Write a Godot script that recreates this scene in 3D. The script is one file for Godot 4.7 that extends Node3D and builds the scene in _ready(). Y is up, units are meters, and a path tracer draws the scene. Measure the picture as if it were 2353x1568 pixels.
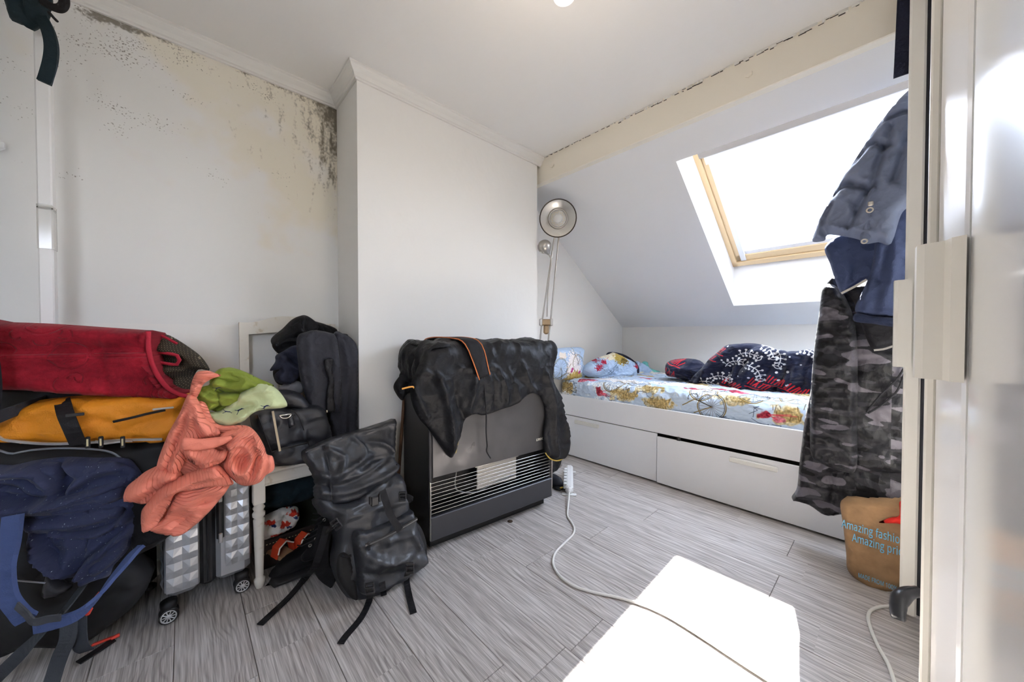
extends Node3D

const CEIL := 2.4
const SLOPE := 0.6076   # roof pitch in radians
var M := {}
var used := {}

# ---------------------------------------------------------------- basic helpers
func numbered(called: String) -> String:
	if not used.has(called):
		used[called] = 0
		return called
	used[called] += 1
	return "%s_%03d" % [called, used[called]]

func meta(o: Node, label: String, category: String, group := "") -> Node:
	o.set_meta("label", label)
	o.set_meta("category", category)
	if group != "":
		o.set_meta("group", group)
	return o

func thing(called: String, label: String, category: String, at := Vector3.ZERO, turn := 0.0, group := "") -> Node3D:
	var o := Node3D.new()
	o.name = numbered(called)
	add_child(o)
	o.position = at
	o.rotation.y = turn
	meta(o, label, category, group)
	return o

func part(called: String, mesh: Mesh, m: Material, parent: Node, at := Vector3.ZERO, label := "") -> MeshInstance3D:
	var o := MeshInstance3D.new()
	o.mesh = mesh
	o.material_override = m
	o.name = called if parent != self else numbered(called)
	parent.add_child(o, true)
	o.position = at
	if label != "":
		o.set_meta("label", label)
	return o

func struct(called: String, mesh: Mesh, m: Material, parent: Node = null, at := Vector3.ZERO) -> MeshInstance3D:
	var o := part(called, mesh, m, self if parent == null else parent, at)
	if parent == null:
		o.set_meta("kind", "structure")
	return o

func begin() -> SurfaceTool:
	var st := SurfaceTool.new()
	st.begin(Mesh.PRIMITIVE_TRIANGLES)
	return st

func done(st: SurfaceTool) -> ArrayMesh:
	st.generate_normals()
	return st.commit()

func tri(st: SurfaceTool, a: Vector3, b: Vector3, c: Vector3) -> void:
	st.add_vertex(a); st.add_vertex(b); st.add_vertex(c)

# quad seen from outside with corners in counter-clockwise order
func quad(st: SurfaceTool, a: Vector3, b: Vector3, c: Vector3, d: Vector3) -> void:
	tri(st, a, c, b)
	tri(st, a, d, c)

# eight-corner solid: bottom loop a[0..3] and top loop b[0..3], both counter-clockwise from above
func hexa(st: SurfaceTool, a: Array, b: Array) -> void:
	st.set_smooth_group(-1)
	quad(st, a[3], a[2], a[1], a[0])
	quad(st, b[0], b[1], b[2], b[3])
	for i in 4:
		var j := (i + 1) % 4
		quad(st, a[i], a[j], b[j], b[i])

func add_box(st: SurfaceTool, lo: Vector3, hi: Vector3, t := Transform3D.IDENTITY) -> void:
	var a := [Vector3(lo.x, lo.y, hi.z), Vector3(hi.x, lo.y, hi.z), Vector3(hi.x, lo.y, lo.z), Vector3(lo.x, lo.y, lo.z)]
	var b := []
	for k in 4:
		b.append(t * Vector3(a[k].x, hi.y, a[k].z))
		a[k] = t * a[k]
	hexa(st, a, b)

func boxm(lo: Vector3, hi: Vector3) -> ArrayMesh:
	var st := begin()
	add_box(st, lo, hi)
	return done(st)

# bevelled box centred on c
func bevel(st: SurfaceTool, c: Vector3, size: Vector3, r: float, t := Transform3D.IDENTITY) -> void:
	var h := size / 2.0
	r = minf(r, minf(h.x, minf(h.y, h.z)) * 0.98)
	st.set_smooth_group(-1)
	# layers in y, octagon outlines in xz
	var rings := []
	for lay in [[-h.y, r], [-h.y + r, 0.0], [h.y - r, 0.0], [h.y, r]]:
		var ins: float = lay[1]
		var x := h.x - ins
		var z := h.z - ins
		var k := r if ins == 0.0 else r * 0.4
		var ring := []
		for p in [[x - k, z], [x, z - k], [x, -z + k], [x - k, -z], [-x + k, -z], [-x, -z + k], [-x, z - k], [-x + k, z]]:
			ring.append(t * (c + Vector3(p[0], lay[0], p[1])))
		rings.append(ring)
	for l in 3:
		for i in 8:
			var j := (i + 1) % 8
			quad(st, rings[l][j], rings[l][i], rings[l + 1][i], rings[l + 1][j])
	for i in range(1, 7):
		tri(st, rings[3][0], rings[3][i], rings[3][i + 1])
		tri(st, rings[0][0], rings[0][i + 1], rings[0][i])

func bevelm(size: Vector3, r: float, c := Vector3.ZERO) -> ArrayMesh:
	var st := begin()
	bevel(st, c, size, r)
	return done(st)

# smooth tube through points
func add_tube(st: SurfaceTool, pts: Array, r, sides := 8, caps := true) -> void:
	st.set_smooth_group(1)
	var rings := []
	var n := pts.size()
	var up := Vector3.UP
	for i in n:
		var dir: Vector3 = (pts[mini(i + 1, n - 1)] - pts[maxi(i - 1, 0)]).normalized()
		if absf(dir.dot(up)) > 0.95:
			up = Vector3.RIGHT if absf(dir.x) < 0.9 else Vector3.BACK
		var x := dir.cross(up).normalized()
		var y := x.cross(dir).normalized()
		up = y
		var rad: float = r[i] if r is Array else r
		var ring := []
		for k in sides:
			var a := TAU * k / sides
			ring.append(pts[i] + (x * cos(a) + y * sin(a)) * rad)
		rings.append(ring)
	for i in n - 1:
		for k in sides:
			var j := (k + 1) % sides
			quad(st, rings[i][k], rings[i][j], rings[i + 1][j], rings[i + 1][k])
	if caps:
		st.set_smooth_group(-1)
		for k in range(1, sides - 1):
			tri(st, rings[0][0], rings[0][k], rings[0][k + 1])
			tri(st, rings[n - 1][0], rings[n - 1][k + 1], rings[n - 1][k])

func tubem(pts: Array, r, sides := 8) -> ArrayMesh:
	var st := begin()
	add_tube(st, pts, r, sides)
	return done(st)

func smooth_path(pts: Array, per := 6) -> Array:
	var c := Curve3D.new()
	for i in pts.size():
		var a: Vector3 = pts[maxi(i - 1, 0)]
		var b: Vector3 = pts[mini(i + 1, pts.size() - 1)]
		var t := (b - a) / 6.0
		c.add_point(pts[i], -t, t)
	var o := []
	for i in (pts.size() - 1) * per + 1:
		o.append(c.sample(mini(i / per, pts.size() - 2), float(i) / per - mini(i / per, pts.size() - 2)))
	return o

# flat webbing along a path: width direction turns from wa to wb
func add_ribbon(st: SurfaceTool, pts: Array, width: float, thick: float, wa: Vector3, wb: Vector3) -> void:
	st.set_smooth_group(-1)
	var rings := []
	var n := pts.size()
	for i in n:
		var dir: Vector3 = (pts[mini(i + 1, n - 1)] - pts[maxi(i - 1, 0)]).normalized()
		var w := wa.lerp(wb, float(i) / (n - 1))
		w = (w - dir * w.dot(dir)).normalized()
		var nn := dir.cross(w).normalized()
		rings.append([pts[i] - w * width / 2 - nn * thick / 2, pts[i] + w * width / 2 - nn * thick / 2, pts[i] + w * width / 2 + nn * thick / 2, pts[i] - w * width / 2 + nn * thick / 2])
	for i in n - 1:
		for k in 4:
			var j := (k + 1) % 4
			quad(st, rings[i][j], rings[i][k], rings[i + 1][k], rings[i + 1][j])
	quad(st, rings[0][0], rings[0][1], rings[0][2], rings[0][3])
	quad(st, rings[n - 1][3], rings[n - 1][2], rings[n - 1][1], rings[n - 1][0])

func ribbonm(pts: Array, width: float, thick: float, wa: Vector3, wb: Vector3, per := 5) -> ArrayMesh:
	var st := begin()
	add_ribbon(st, smooth_path(pts, per), width, thick, wa, wb)
	return done(st)

# lathe round y: profile [r, y] from bottom to top
func add_lathe(st: SurfaceTool, prof: Array, sides := 20, t := Transform3D.IDENTITY, smooth := true) -> void:
	st.set_smooth_group(1 if smooth else -1)
	for i in prof.size() - 1:
		for k in sides:
			var a := TAU * k / sides
			var b := TAU * (k + 1) / sides
			var p0 := t * Vector3(prof[i][0] * cos(a), prof[i][1], -prof[i][0] * sin(a))
			var p1 := t * Vector3(prof[i][0] * cos(b), prof[i][1], -prof[i][0] * sin(b))
			var p2 := t * Vector3(prof[i + 1][0] * cos(b), prof[i + 1][1], -prof[i + 1][0] * sin(b))
			var p3 := t * Vector3(prof[i + 1][0] * cos(a), prof[i + 1][1], -prof[i + 1][0] * sin(a))
			if prof[i][0] > 1e-5:
				tri(st, p0, p2, p1)
			if prof[i + 1][0] > 1e-5:
				tri(st, p0, p3, p2)

func lathem(prof: Array, sides := 20, t := Transform3D.IDENTITY) -> ArrayMesh:
	var st := begin()
	add_lathe(st, prof, sides, t)
	return done(st)

# prism of a 2D outline (counter-clockwise) pushed along dir
func add_prism(st: SurfaceTool, outline: Array, dir: Vector3) -> void:
	st.set_smooth_group(-1)
	var flat := PackedVector2Array()
	var o: Vector3 = outline[0]
	var x: Vector3 = (outline[1] - o).normalized()
	var nn := dir.normalized()
	x = (x - nn * x.dot(nn)).normalized()
	var y := nn.cross(x)
	for p in outline:
		flat.append(Vector2((p - o).dot(x), (p - o).dot(y)))
	var idx := Geometry2D.triangulate_polygon(flat)
	if Geometry2D.is_polygon_clockwise(flat):
		outline = outline.duplicate()
		outline.reverse()
		flat.reverse()
		idx = Geometry2D.triangulate_polygon(flat)
	for i in range(0, idx.size(), 3):
		var a: Vector3 = outline[idx[i]]
		var b: Vector3 = outline[idx[i + 1]]
		var c: Vector3 = outline[idx[i + 2]]
		if (b - a).cross(c - a).dot(nn) > 0:
			tri(st, a + dir, c + dir, b + dir)
			tri(st, a, b, c)
		else:
			tri(st, a + dir, b + dir, c + dir)
			tri(st, a, c, b)
	for i in outline.size():
		var j := (i + 1) % outline.size()
		quad(st, outline[i], outline[j], outline[j] + dir, outline[i] + dir)

func prismm(outline: Array, dir: Vector3) -> ArrayMesh:
	var st := begin()
	add_prism(st, outline, dir)
	return done(st)

# ---------------------------------------------------------------- materials
func mat(c: Color, rough := 0.8, metal := 0.0, spec := 0.5) -> StandardMaterial3D:
	var m := StandardMaterial3D.new()
	m.albedo_color = c
	m.roughness = rough
	m.metallic = metal
	m.metallic_specular = spec
	return m

func rgb(r: int, g: int, b: int) -> Color:
	return Color(r / 255.0, g / 255.0, b / 255.0)

func noise_tex(freq: float, size := 256, normal := true, strength := 4.0, kind := FastNoiseLite.TYPE_SIMPLEX_SMOOTH, sd := 1, ramp: Array = []) -> NoiseTexture2D:
	var n := FastNoiseLite.new()
	n.seed = sd
	n.noise_type = kind
	n.frequency = freq
	n.fractal_octaves = 4
	var t := NoiseTexture2D.new()
	t.width = size
	t.height = size
	t.seamless = true
	t.noise = n
	if normal:
		t.as_normal_map = true
		t.bump_strength = strength
	elif ramp.size() > 0:
		var g := Gradient.new()
		g.colors = PackedColorArray(ramp)
		var offs := PackedFloat32Array()
		for i in ramp.size():
			offs.append(float(i) / (ramp.size() - 1))
		g.offsets = offs
		t.color_ramp = g
	return t

func bumpy(m: StandardMaterial3D, tex: Texture2D, scale: float, strength := 1.0) -> StandardMaterial3D:
	m.normal_enabled = true
	m.normal_texture = tex
	m.normal_scale = strength
	m.uv1_triplanar = true
	m.uv1_scale = Vector3.ONE * scale
	return m

func cloth(c: Color, rough := 0.9, rim := 0.15, nscale := 1.0, tex := "weave") -> StandardMaterial3D:
	var m := mat(c, rough, 0.0, 0.35)
	if rim > 0.0:
		m.rim_enabled = true
		m.rim = rim
		m.rim_tint = 0.6
	if nscale > 0.0:
		bumpy(m, T[tex], 2.5, nscale * 0.3)
		crumple(m, 0.008, 0.6)
	return m

# sharp creases as relief: f cycles per texel of a 512-pixel tile, depth in centimetres
func crumple(m: StandardMaterial3D, f: float, depth: float) -> StandardMaterial3D:
	var key := "crumple%.3f" % f
	if not T.has(key):
		var n := FastNoiseLite.new()
		n.seed = 17
		n.noise_type = FastNoiseLite.TYPE_SIMPLEX_SMOOTH
		n.fractal_type = FastNoiseLite.FRACTAL_RIDGED
		n.frequency = f
		n.fractal_octaves = 2
		n.fractal_gain = 0.3
		n.domain_warp_enabled = true
		n.domain_warp_amplitude = 0.35 / f
		n.domain_warp_frequency = f * 0.6
		var t := NoiseTexture2D.new()
		t.width = 512
		t.height = 512
		t.seamless = true
		t.noise = n
		T[key] = t
	m.heightmap_enabled = true
	m.heightmap_texture = T[key]
	m.heightmap_scale = depth
	return m

var T := {}

# ---------------------------------------------------------------- soft goods
# A filled cushion-like sheet: outline on a bent base surface, raised on both sides, with folds.
func surf_at(s: Dictionary, u: float, v: float) -> Array:
	var p: Array = s.p
	var n := p.size() / 2
	var l := 0.0
	for i in n - 1:
		var a := Vector2(p[i * 2], p[i * 2 + 1])
		var b := Vector2(p[i * 2 + 2], p[i * 2 + 3])
		var d := (b - a).length()
		if v <= l + d or i == n - 2:
			var t := (b - a) / d
			var q := a + t * (v - l)
			var f := clampf((v - l) / d, 0, 1)
			var tn := t
			if f < 0.5 and i > 0:
				var tp := (a - Vector2(p[i * 2 - 2], p[i * 2 - 1])).normalized()
				tn = ((tp + t) * 0.5).lerp(t, f * 2)
			elif f >= 0.5 and i < n - 2:
				var tq := (Vector2(p[i * 2 + 4], p[i * 2 + 5]) - b).normalized()
				tn = t.lerp((t + tq) * 0.5, f * 2 - 1)
			tn = tn.normalized()
			var N: Vector3 = s.n
			return [s.o + s.u * u + N * q.x + Vector3.UP * q.y, (N * tn.y - Vector3.UP * tn.x).normalized()]
		l += d
	return []

func seg_dist(p: Vector2, a: Vector2, b: Vector2) -> float:
	var ab := b - a
	var t := clampf((p - a).dot(ab) / maxf(ab.length_squared(), 1e-9), 0, 1)
	return (a + ab * t - p).length()

func to_poly(flat: Array, close := true, step := 0.0, soft := true) -> PackedVector2Array:
	var raw := PackedVector2Array()
	for i in flat.size() / 2:
		raw.append(Vector2(flat[i * 2], flat[i * 2 + 1]))
	if step <= 0.0:
		return raw
	var o := PackedVector2Array()
	var n := raw.size()
	for i in (n if close else n - 1):
		var a := raw[(i - 1 + n) % n] if close or i > 0 else raw[i]
		var b := raw[i]
		var c := raw[(i + 1) % n]
		var d := raw[(i + 2) % n] if close or i < n - 2 else c
		var k := maxi(1, int(ceil((c - b).length() / step)))
		for j in k:
			o.append(b.cubic_interpolate(c, a, d, float(j) / k) if soft else b.lerp(c, float(j) / k))
	if not close:
		o.append(raw[n - 1])
	return o

# o: front, back (metres raised), edge (rounding width), cell, ridges [[height, width, flat points]], wrinkle [amp, freq u, freq v], seed, lift (extra offset), pleat [amp, waves per metre, angle]
func puff(s: Dictionary, outline: Array, o: Dictionary) -> ArrayMesh:
	var cell: float = o.get("cell", 0.012)
	var poly := to_poly(outline, true, cell, not o.get("sharp", false))
	var pts := PackedVector2Array(poly)
	var lo := poly[0]
	var hi := poly[0]
	for p in poly:
		lo = lo.min(p)
		hi = hi.max(p)
	var rng := RandomNumberGenerator.new()
	rng.seed = o.get("seed", 7)
	var edge: float = o.get("edge", 0.05)
	var dist := PackedFloat32Array()
	dist.resize(pts.size())
	var y := lo.y
	var row := 0
	while y < hi.y:
		var x := lo.x + (0.5 * cell if row % 2 else 0.0)
		while x < hi.x:
			var p := Vector2(x + rng.randf_range(-0.12, 0.12) * cell, y + rng.randf_range(-0.12, 0.12) * cell)
			x += cell
			if not Geometry2D.is_point_in_polygon(p, poly):
				continue
			var d := 1e9
			for i in poly.size():
				d = minf(d, seg_dist(p, poly[i], poly[(i + 1) % poly.size()]))
				if d < cell * 0.55:
					break
			if d < cell * 0.55:
				continue
			pts.append(p)
			dist.append(d)
		y += cell * 0.87
		row += 1
	var idx := Geometry2D.triangulate_delaunay(pts)
	var noise := FastNoiseLite.new()
	noise.seed = o.get("seed", 7)
	noise.noise_type = FastNoiseLite.TYPE_SIMPLEX_SMOOTH
	noise.frequency = 1.0
	noise.fractal_octaves = 3
	var big := FastNoiseLite.new()
	big.seed = int(o.get("seed", 7)) + 5
	big.noise_type = FastNoiseLite.TYPE_SIMPLEX_SMOOTH
	big.frequency = 1.0
	big.fractal_octaves = 1
	var wr: Array = o.get("wrinkle", [0.0, 8.0, 8.0])
	var lumps: Array = o.get("lumps", [0.0, 4.0])
	var pleat: Array = o.get("pleat", [0.0, 60.0, 0.0, 0.0])
	var ridges := []
	for r in o.get("ridges", []):
		var line := to_poly(r[2], false, cell * 1.5)
		var a := line[0]
		var b := line[0]
		for p in line:
			a = a.min(p)
			b = b.max(p)
		ridges.append([r[0], r[1], line, a - Vector2.ONE * r[1] * 2.5, b + Vector2.ONE * r[1] * 2.5])
	var nb := poly.size()
	var front: float = o.get("front", 0.04)
	var back: float = o.get("back", 0.02)
	var verts := PackedVector3Array()
	var norms := PackedVector3Array()
	var uvs := PackedVector2Array()
	var base := []
	for i in pts.size():
		var p := pts[i]
		var b := surf_at(s, p.x, p.y)
		base.append(b)
		var d := dist[i] if i >= nb else 0.0
		var e := clampf(d / edge, 0, 1)
		var prof := sqrt(maxf(0.0, 1.0 - (1.0 - e) * (1.0 - e)))
		var h := front * prof
		for r in ridges:
			if p.x < r[3].x or p.y < r[3].y or p.x > r[4].x or p.y > r[4].y:
				continue
			var dd := 1e9
			var line: PackedVector2Array = r[2]
			for k in line.size() - 1:
				dd = minf(dd, seg_dist(p, line[k], line[k + 1]))
			h += r[0] * exp(-dd * dd / (r[1] * r[1])) * minf(1.0, prof * 2.0)
		if lumps[0] != 0.0:
			h += lumps[0] * big.get_noise_2d(p.x * lumps[1], p.y * lumps[1]) * prof
		if wr[0] != 0.0:
			var wx := p.x + 0.05 * big.get_noise_2d(p.x * 5 + 3, p.y * 5)
			var wy := p.y + 0.05 * big.get_noise_2d(p.x * 5, p.y * 5 + 9)
			var nz := noise.get_noise_2d(wx * wr[1], wy * wr[2])
			h += wr[0] * 1.5 * (0.8 - 2.2 * pow(absf(nz), 0.75)) * prof
		if pleat[0] > 0.0:
			var ang: float = pleat[2] + pleat[3] * big.get_noise_2d(p.x * 3, p.y * 3)
			var q := p.x * cos(ang) + p.y * sin(ang) + 0.03 * big.get_noise_2d(p.x * 9, p.y * 9)
			h += pleat[0] * (absf(fposmod(q * pleat[1], 1.0) * 2.0 - 1.0) - 0.5) * prof
		verts.append(b[0] + b[1] * (h + o.get("lift", 0.0)))
		uvs.append(warp_uv(p, pleat, big) if pleat[0] < 0.0 else p)
	var nf := pts.size()
	var map := PackedInt32Array()
	map.resize(nf)
	for i in nf:
		if i < nb:
			map[i] = i
		else:
			map[i] = verts.size()
			var e := clampf(dist[i] / edge, 0, 1)
			var prof := sqrt(maxf(0.0, 1.0 - (1.0 - e) * (1.0 - e)))
			verts.append(base[i][0] + base[i][1] * (o.get("lift", 0.0) - back * prof))
			uvs.append(warp_uv(pts[i], pleat, big) if pleat[0] < 0.0 else pts[i])
	norms.resize(verts.size())
	var index := PackedInt32Array()
	for t in range(0, idx.size(), 3):
		var a := idx[t]
		var b := idx[t + 1]
		var c := idx[t + 2]
		if not Geometry2D.is_point_in_polygon((pts[a] + pts[b] + pts[c]) / 3.0, poly):
			continue
		if (pts[b] - pts[a]).cross(pts[c] - pts[a]) > 0:
			var sw := b
			b = c
			c = sw
		index.append_array([a, b, c, map[a], map[c], map[b]])
	for t in range(0, index.size(), 3):
		var n := (verts[index[t + 2]] - verts[index[t]]).cross(verts[index[t + 1]] - verts[index[t]])
		for k in 3:
			norms[index[t + k]] += n
	for i in norms.size():
		norms[i] = norms[i].normalized()
	var arr := []
	arr.resize(Mesh.ARRAY_MAX)
	arr[Mesh.ARRAY_VERTEX] = verts
	arr[Mesh.ARRAY_NORMAL] = norms
	arr[Mesh.ARRAY_TEX_UV] = uvs
	arr[Mesh.ARRAY_INDEX] = index
	var mesh := ArrayMesh.new()
	mesh.add_surface_from_arrays(Mesh.PRIMITIVE_TRIANGLES, arr)
	return mesh

# texture coordinates that run across sewn pleats, bending with the cloth
func warp_uv(p: Vector2, pleat: Array, big: FastNoiseLite) -> Vector2:
	var ang: float = pleat[2] + pleat[3] * big.get_noise_2d(p.x * 3, p.y * 3)
	if pleat.size() > 5:
		p -= Vector2(pleat[4], pleat[5])
	return Vector2(p.x * cos(ang) + p.y * sin(ang) + 0.012 * big.get_noise_2d(p.x * 9, p.y * 9), -p.x * sin(ang) + p.y * cos(ang)) * pleat[1]

# points on a soft surface, for seams, zips and straps that follow it
func on_surf(s: Dictionary, flat: Array, h: float, step := 0.02) -> Array:
	var o := []
	for p in to_poly(flat, false, step):
		var b := surf_at(s, p.x, p.y)
		o.append(b[0] + b[1] * h)
	return o

# ---------------------------------------------------------------- the scene
func _ready() -> void:
	var cam := Camera3D.new()
	cam.name = "camera"
	cam.fov = 87.93
	cam.near = 0.02
	cam.current = true
	add_child(cam)
	cam.position = Vector3(0, 1.05, 0)
	cam.rotation = Vector3(deg_to_rad(-0.93), deg_to_rad(-42.9), 0)

	var sky_m := ProceduralSkyMaterial.new()
	sky_m.sky_top_color = Color(0.80, 0.86, 0.96)
	sky_m.sky_horizon_color = Color(0.94, 0.96, 1.0)
	sky_m.ground_bottom_color = Color(0.5, 0.5, 0.5)
	sky_m.ground_horizon_color = Color(0.8, 0.8, 0.8)
	sky_m.energy_multiplier = 25.0
	var sky := Sky.new()
	sky.sky_material = sky_m
	var env := Environment.new()
	env.background_mode = Environment.BG_SKY
	env.sky = sky
	env.tonemap_mode = Environment.TONE_MAPPER_LINEAR
	env.tonemap_exposure = 1.02
	env.sdfgi_enabled = true
	env.ssao_enabled = true
	env.ssil_enabled = true
	var we := WorldEnvironment.new()
	we.name = "world"
	we.environment = env
	add_child(we)
	var sun := DirectionalLight3D.new()
	sun.name = "sun"
	sun.light_color = Color(1.0, 0.985, 0.965)
	sun.light_energy = 36.0
	sun.light_angular_distance = 0.8
	sun.shadow_enabled = true
	sun.sky_mode = DirectionalLight3D.SKY_MODE_LIGHT_ONLY
	add_child(sun)
	sun.look_at_from_position(Vector3(3.258, 1.69, -0.814), Vector3(1.73, 0, -0.69))

	make_materials()
	build_ceiling_lamp()
	build_room()
	build_window()
	build_wardrobe()
	build_objects()

func wood_image() -> ImageTexture:
	# four boards side by side: cerused grey laminate, grain along x
	var w := 1024
	var h := 512
	var n := FastNoiseLite.new()
	n.seed = 3
	n.noise_type = FastNoiseLite.TYPE_SIMPLEX_SMOOTH
	n.frequency = 1.0
	n.fractal_octaves = 2
	var im := Image.create(w, h, false, Image.FORMAT_RGB8)
	var dark := Vector3(0.54, 0.512, 0.495)
	var light := Vector3(0.825, 0.805, 0.79)
	for y in h:
		var b := y / 128
		var v := (y % 128) / 128.0 - 0.5
		var cy := 0.25 * sin(b * 2.3)
		for x in w:
			var u := x / 1024.0
			var bend := n.get_noise_3d(u * 3.0, v * 1.2, b * 7.0)
			var r := absf(v - cy + bend * 0.2) * (7.0 + 2.0 * b) + n.get_noise_3d(u * 7.0, v * 2.0, b * 3.0 + 20.0) * 0.4
			var rings := fposmod(r, 1.0)
			var line := clampf(1.0 - absf(rings - 0.5) * 4.0, 0, 1)
			var fine := n.get_noise_3d(u * 9.0, v * 70.0, b * 11.0)
			var streak := n.get_noise_3d(u * 2.0, v * 16.0, b * 5.0 + 40.0)
			var t := clampf(0.6 + fine * 0.6 + streak * 0.45 - line * (0.08 + 0.42 * clampf(bend * 2.0 + 0.2, 0, 1)), 0, 1)
			var c := dark.lerp(light, t)
			im.set_pixel(x, y, Color(c.x, c.y, c.z))
	return ImageTexture.create_from_image(im)

func mould_image() -> ImageTexture:
	# damp stains on the end wall: u along the wall (2.0 m), v down from the ceiling (1.3 m)
	var w := 1024
	var h := 666
	var n := FastNoiseLite.new()
	n.seed = 11
	n.noise_type = FastNoiseLite.TYPE_SIMPLEX_SMOOTH
	n.frequency = 1.0
	n.fractal_octaves = 4
	var im := Image.create(w, h, false, Image.FORMAT_RGB8)
	var clean := Vector3(0.925, 0.918, 0.905)
	var cream := Vector3(0.92, 0.89, 0.82)
	var mould := Vector3(0.30, 0.27, 0.22)
	for y in h:
		var vy := y / 512.0
		for x in w:
			var ux := x / 512.0
			var n1 := n.get_noise_2d(ux * 2.2, vy * 2.2)
			# yellowed patches with cloudy outlines, near the damp corner and along the top
			var damp := clampf(1.15 - (2.0 - ux) * 1.3 - vy * 0.55, 0, 1) + clampf(0.55 - vy * 2.2, 0, 1) * 0.8
			var yel := smoothstep(0.25, 0.75, damp + n1 * 0.8 - clampf(0.7 - ux * 1.4, 0, 1) - clampf(vy - 0.9, 0, 1) * 2.5)
			var c := clean.lerp(cream, yel * 0.85)
			var m := 0.0
			# corner growth
			var dc := (2.0 - ux)
			var fall := exp(-dc * 7.0) * smoothstep(0.75, 0.02, vy - 0.03)
			if fall > 0.02:
				var n2 := n.get_noise_2d(ux * 22.0, vy * 6.0)
				var n3 := n.get_noise_2d(ux * 60.0 + 9.0, vy * 45.0)
				m = maxf(m, smoothstep(0.25, 0.95, fall * 1.05 + n2 * 0.55 + n3 * 0.3) * 0.75)
			# band under the cornice
			if vy < 0.30:
				var n4 := n.get_noise_2d(ux * 9.0 + 4.0, vy * 14.0)
				var n5 := n.get_noise_2d(ux * 70.0, vy * 70.0 + 3.0)
				var band := exp(-maxf(vy - 0.075, 0.0) * 24.0)
				m = maxf(m, smoothstep(0.8, 1.5, band * (0.55 + 0.6 * exp(-pow((ux - 1.15) / 0.25, 2.0)) + 0.6 * exp(-pow((ux - 2.0) / 0.35, 2.0))) + n4 * 0.9 + n5 * 0.5) * 0.65)
			# scattered specks
			if vy < 0.75:
				var patch := n.get_noise_2d(ux * 3.0 + 30.0, vy * 5.0)
				var sp := n.get_noise_2d(ux * 95.0, vy * 95.0)
				var k := exp(-pow((ux - 1.15) / 0.4, 2.0)) * exp(-vy * 2.2) * 1.5 + exp(-pow((ux - 1.85) / 0.25, 2.0)) * exp(-vy * 3.0) * 0.8
				m = maxf(m, smoothstep(0.5, 0.62, sp + (patch - 0.45) * 0.7 + k * 0.42 - 0.12) * 0.6)
			c = c.lerp(mould, clampf(m, 0, 1))
			im.set_pixel(x, y, Color(c.x, c.y, c.z))
	return ImageTexture.create_from_image(im)

func make_materials() -> void:
	T.weave = noise_tex(0.2, 512, true, 3.0, FastNoiseLite.TYPE_SIMPLEX_SMOOTH, 4)
	T.leather = noise_tex(0.05, 256, true, 5.0, FastNoiseLite.TYPE_CELLULAR, 6)
	T.plaster = noise_tex(0.012, 512, true, 3.0, FastNoiseLite.TYPE_SIMPLEX_SMOOTH, 9)
	T.crease = noise_tex(0.02, 256, true, 7.0, FastNoiseLite.TYPE_SIMPLEX_SMOOTH, 12)
	M.wall = bumpy(mat(rgb(238, 236, 231), 0.75, 0, 0.3), T.plaster, 0.8, 0.25)
	M.ceiling = bumpy(mat(rgb(241, 239, 235), 0.8, 0, 0.3), T.plaster, 0.6, 0.2)
	M.slope = bumpy(mat(rgb(236, 236, 236), 0.6, 0, 0.4), T.plaster, 0.8, 0.25)
	M.trim = mat(rgb(230, 228, 222), 0.45)
	M.beam = bumpy(mat(rgb(240, 233, 218), 0.55), T.plaster, 1.2, 0.35)
	M.mould = mat(Color.WHITE, 0.8, 0, 0.3)
	M.mould.albedo_texture = mould_image()
	M.mould.texture_repeat = false
	M.floor = mat(Color.WHITE, 0.38, 0, 0.5)
	M.floor.albedo_texture = wood_image()
	M.joint = mat(rgb(70, 64, 60), 0.9)
	M.pine = mat(rgb(216, 190, 150), 0.5)
	M.pvc = mat(rgb(235, 236, 238), 0.4)
	M.blind = mat(rgb(128, 124, 122), 0.5)
	M.glass = mat(Color(1, 1, 1, 0.05), 0.02)
	M.glass.transparency = BaseMaterial3D.TRANSPARENCY_ALPHA
	M.gloss = mat(rgb(244, 244, 244), 0.16, 0, 0.5)
	M.gloss.clearcoat_enabled = true
	M.gloss.clearcoat = 0.6
	M.gloss.clearcoat_roughness = 0.1
	M.ivory = mat(rgb(236, 233, 224), 0.4)
	M.black = mat(rgb(20, 20, 22), 0.6)
	M.seal = mat(rgb(24, 26, 34), 0.8)
	M.dark_inside = mat(rgb(120, 116, 110), 0.8)

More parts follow.
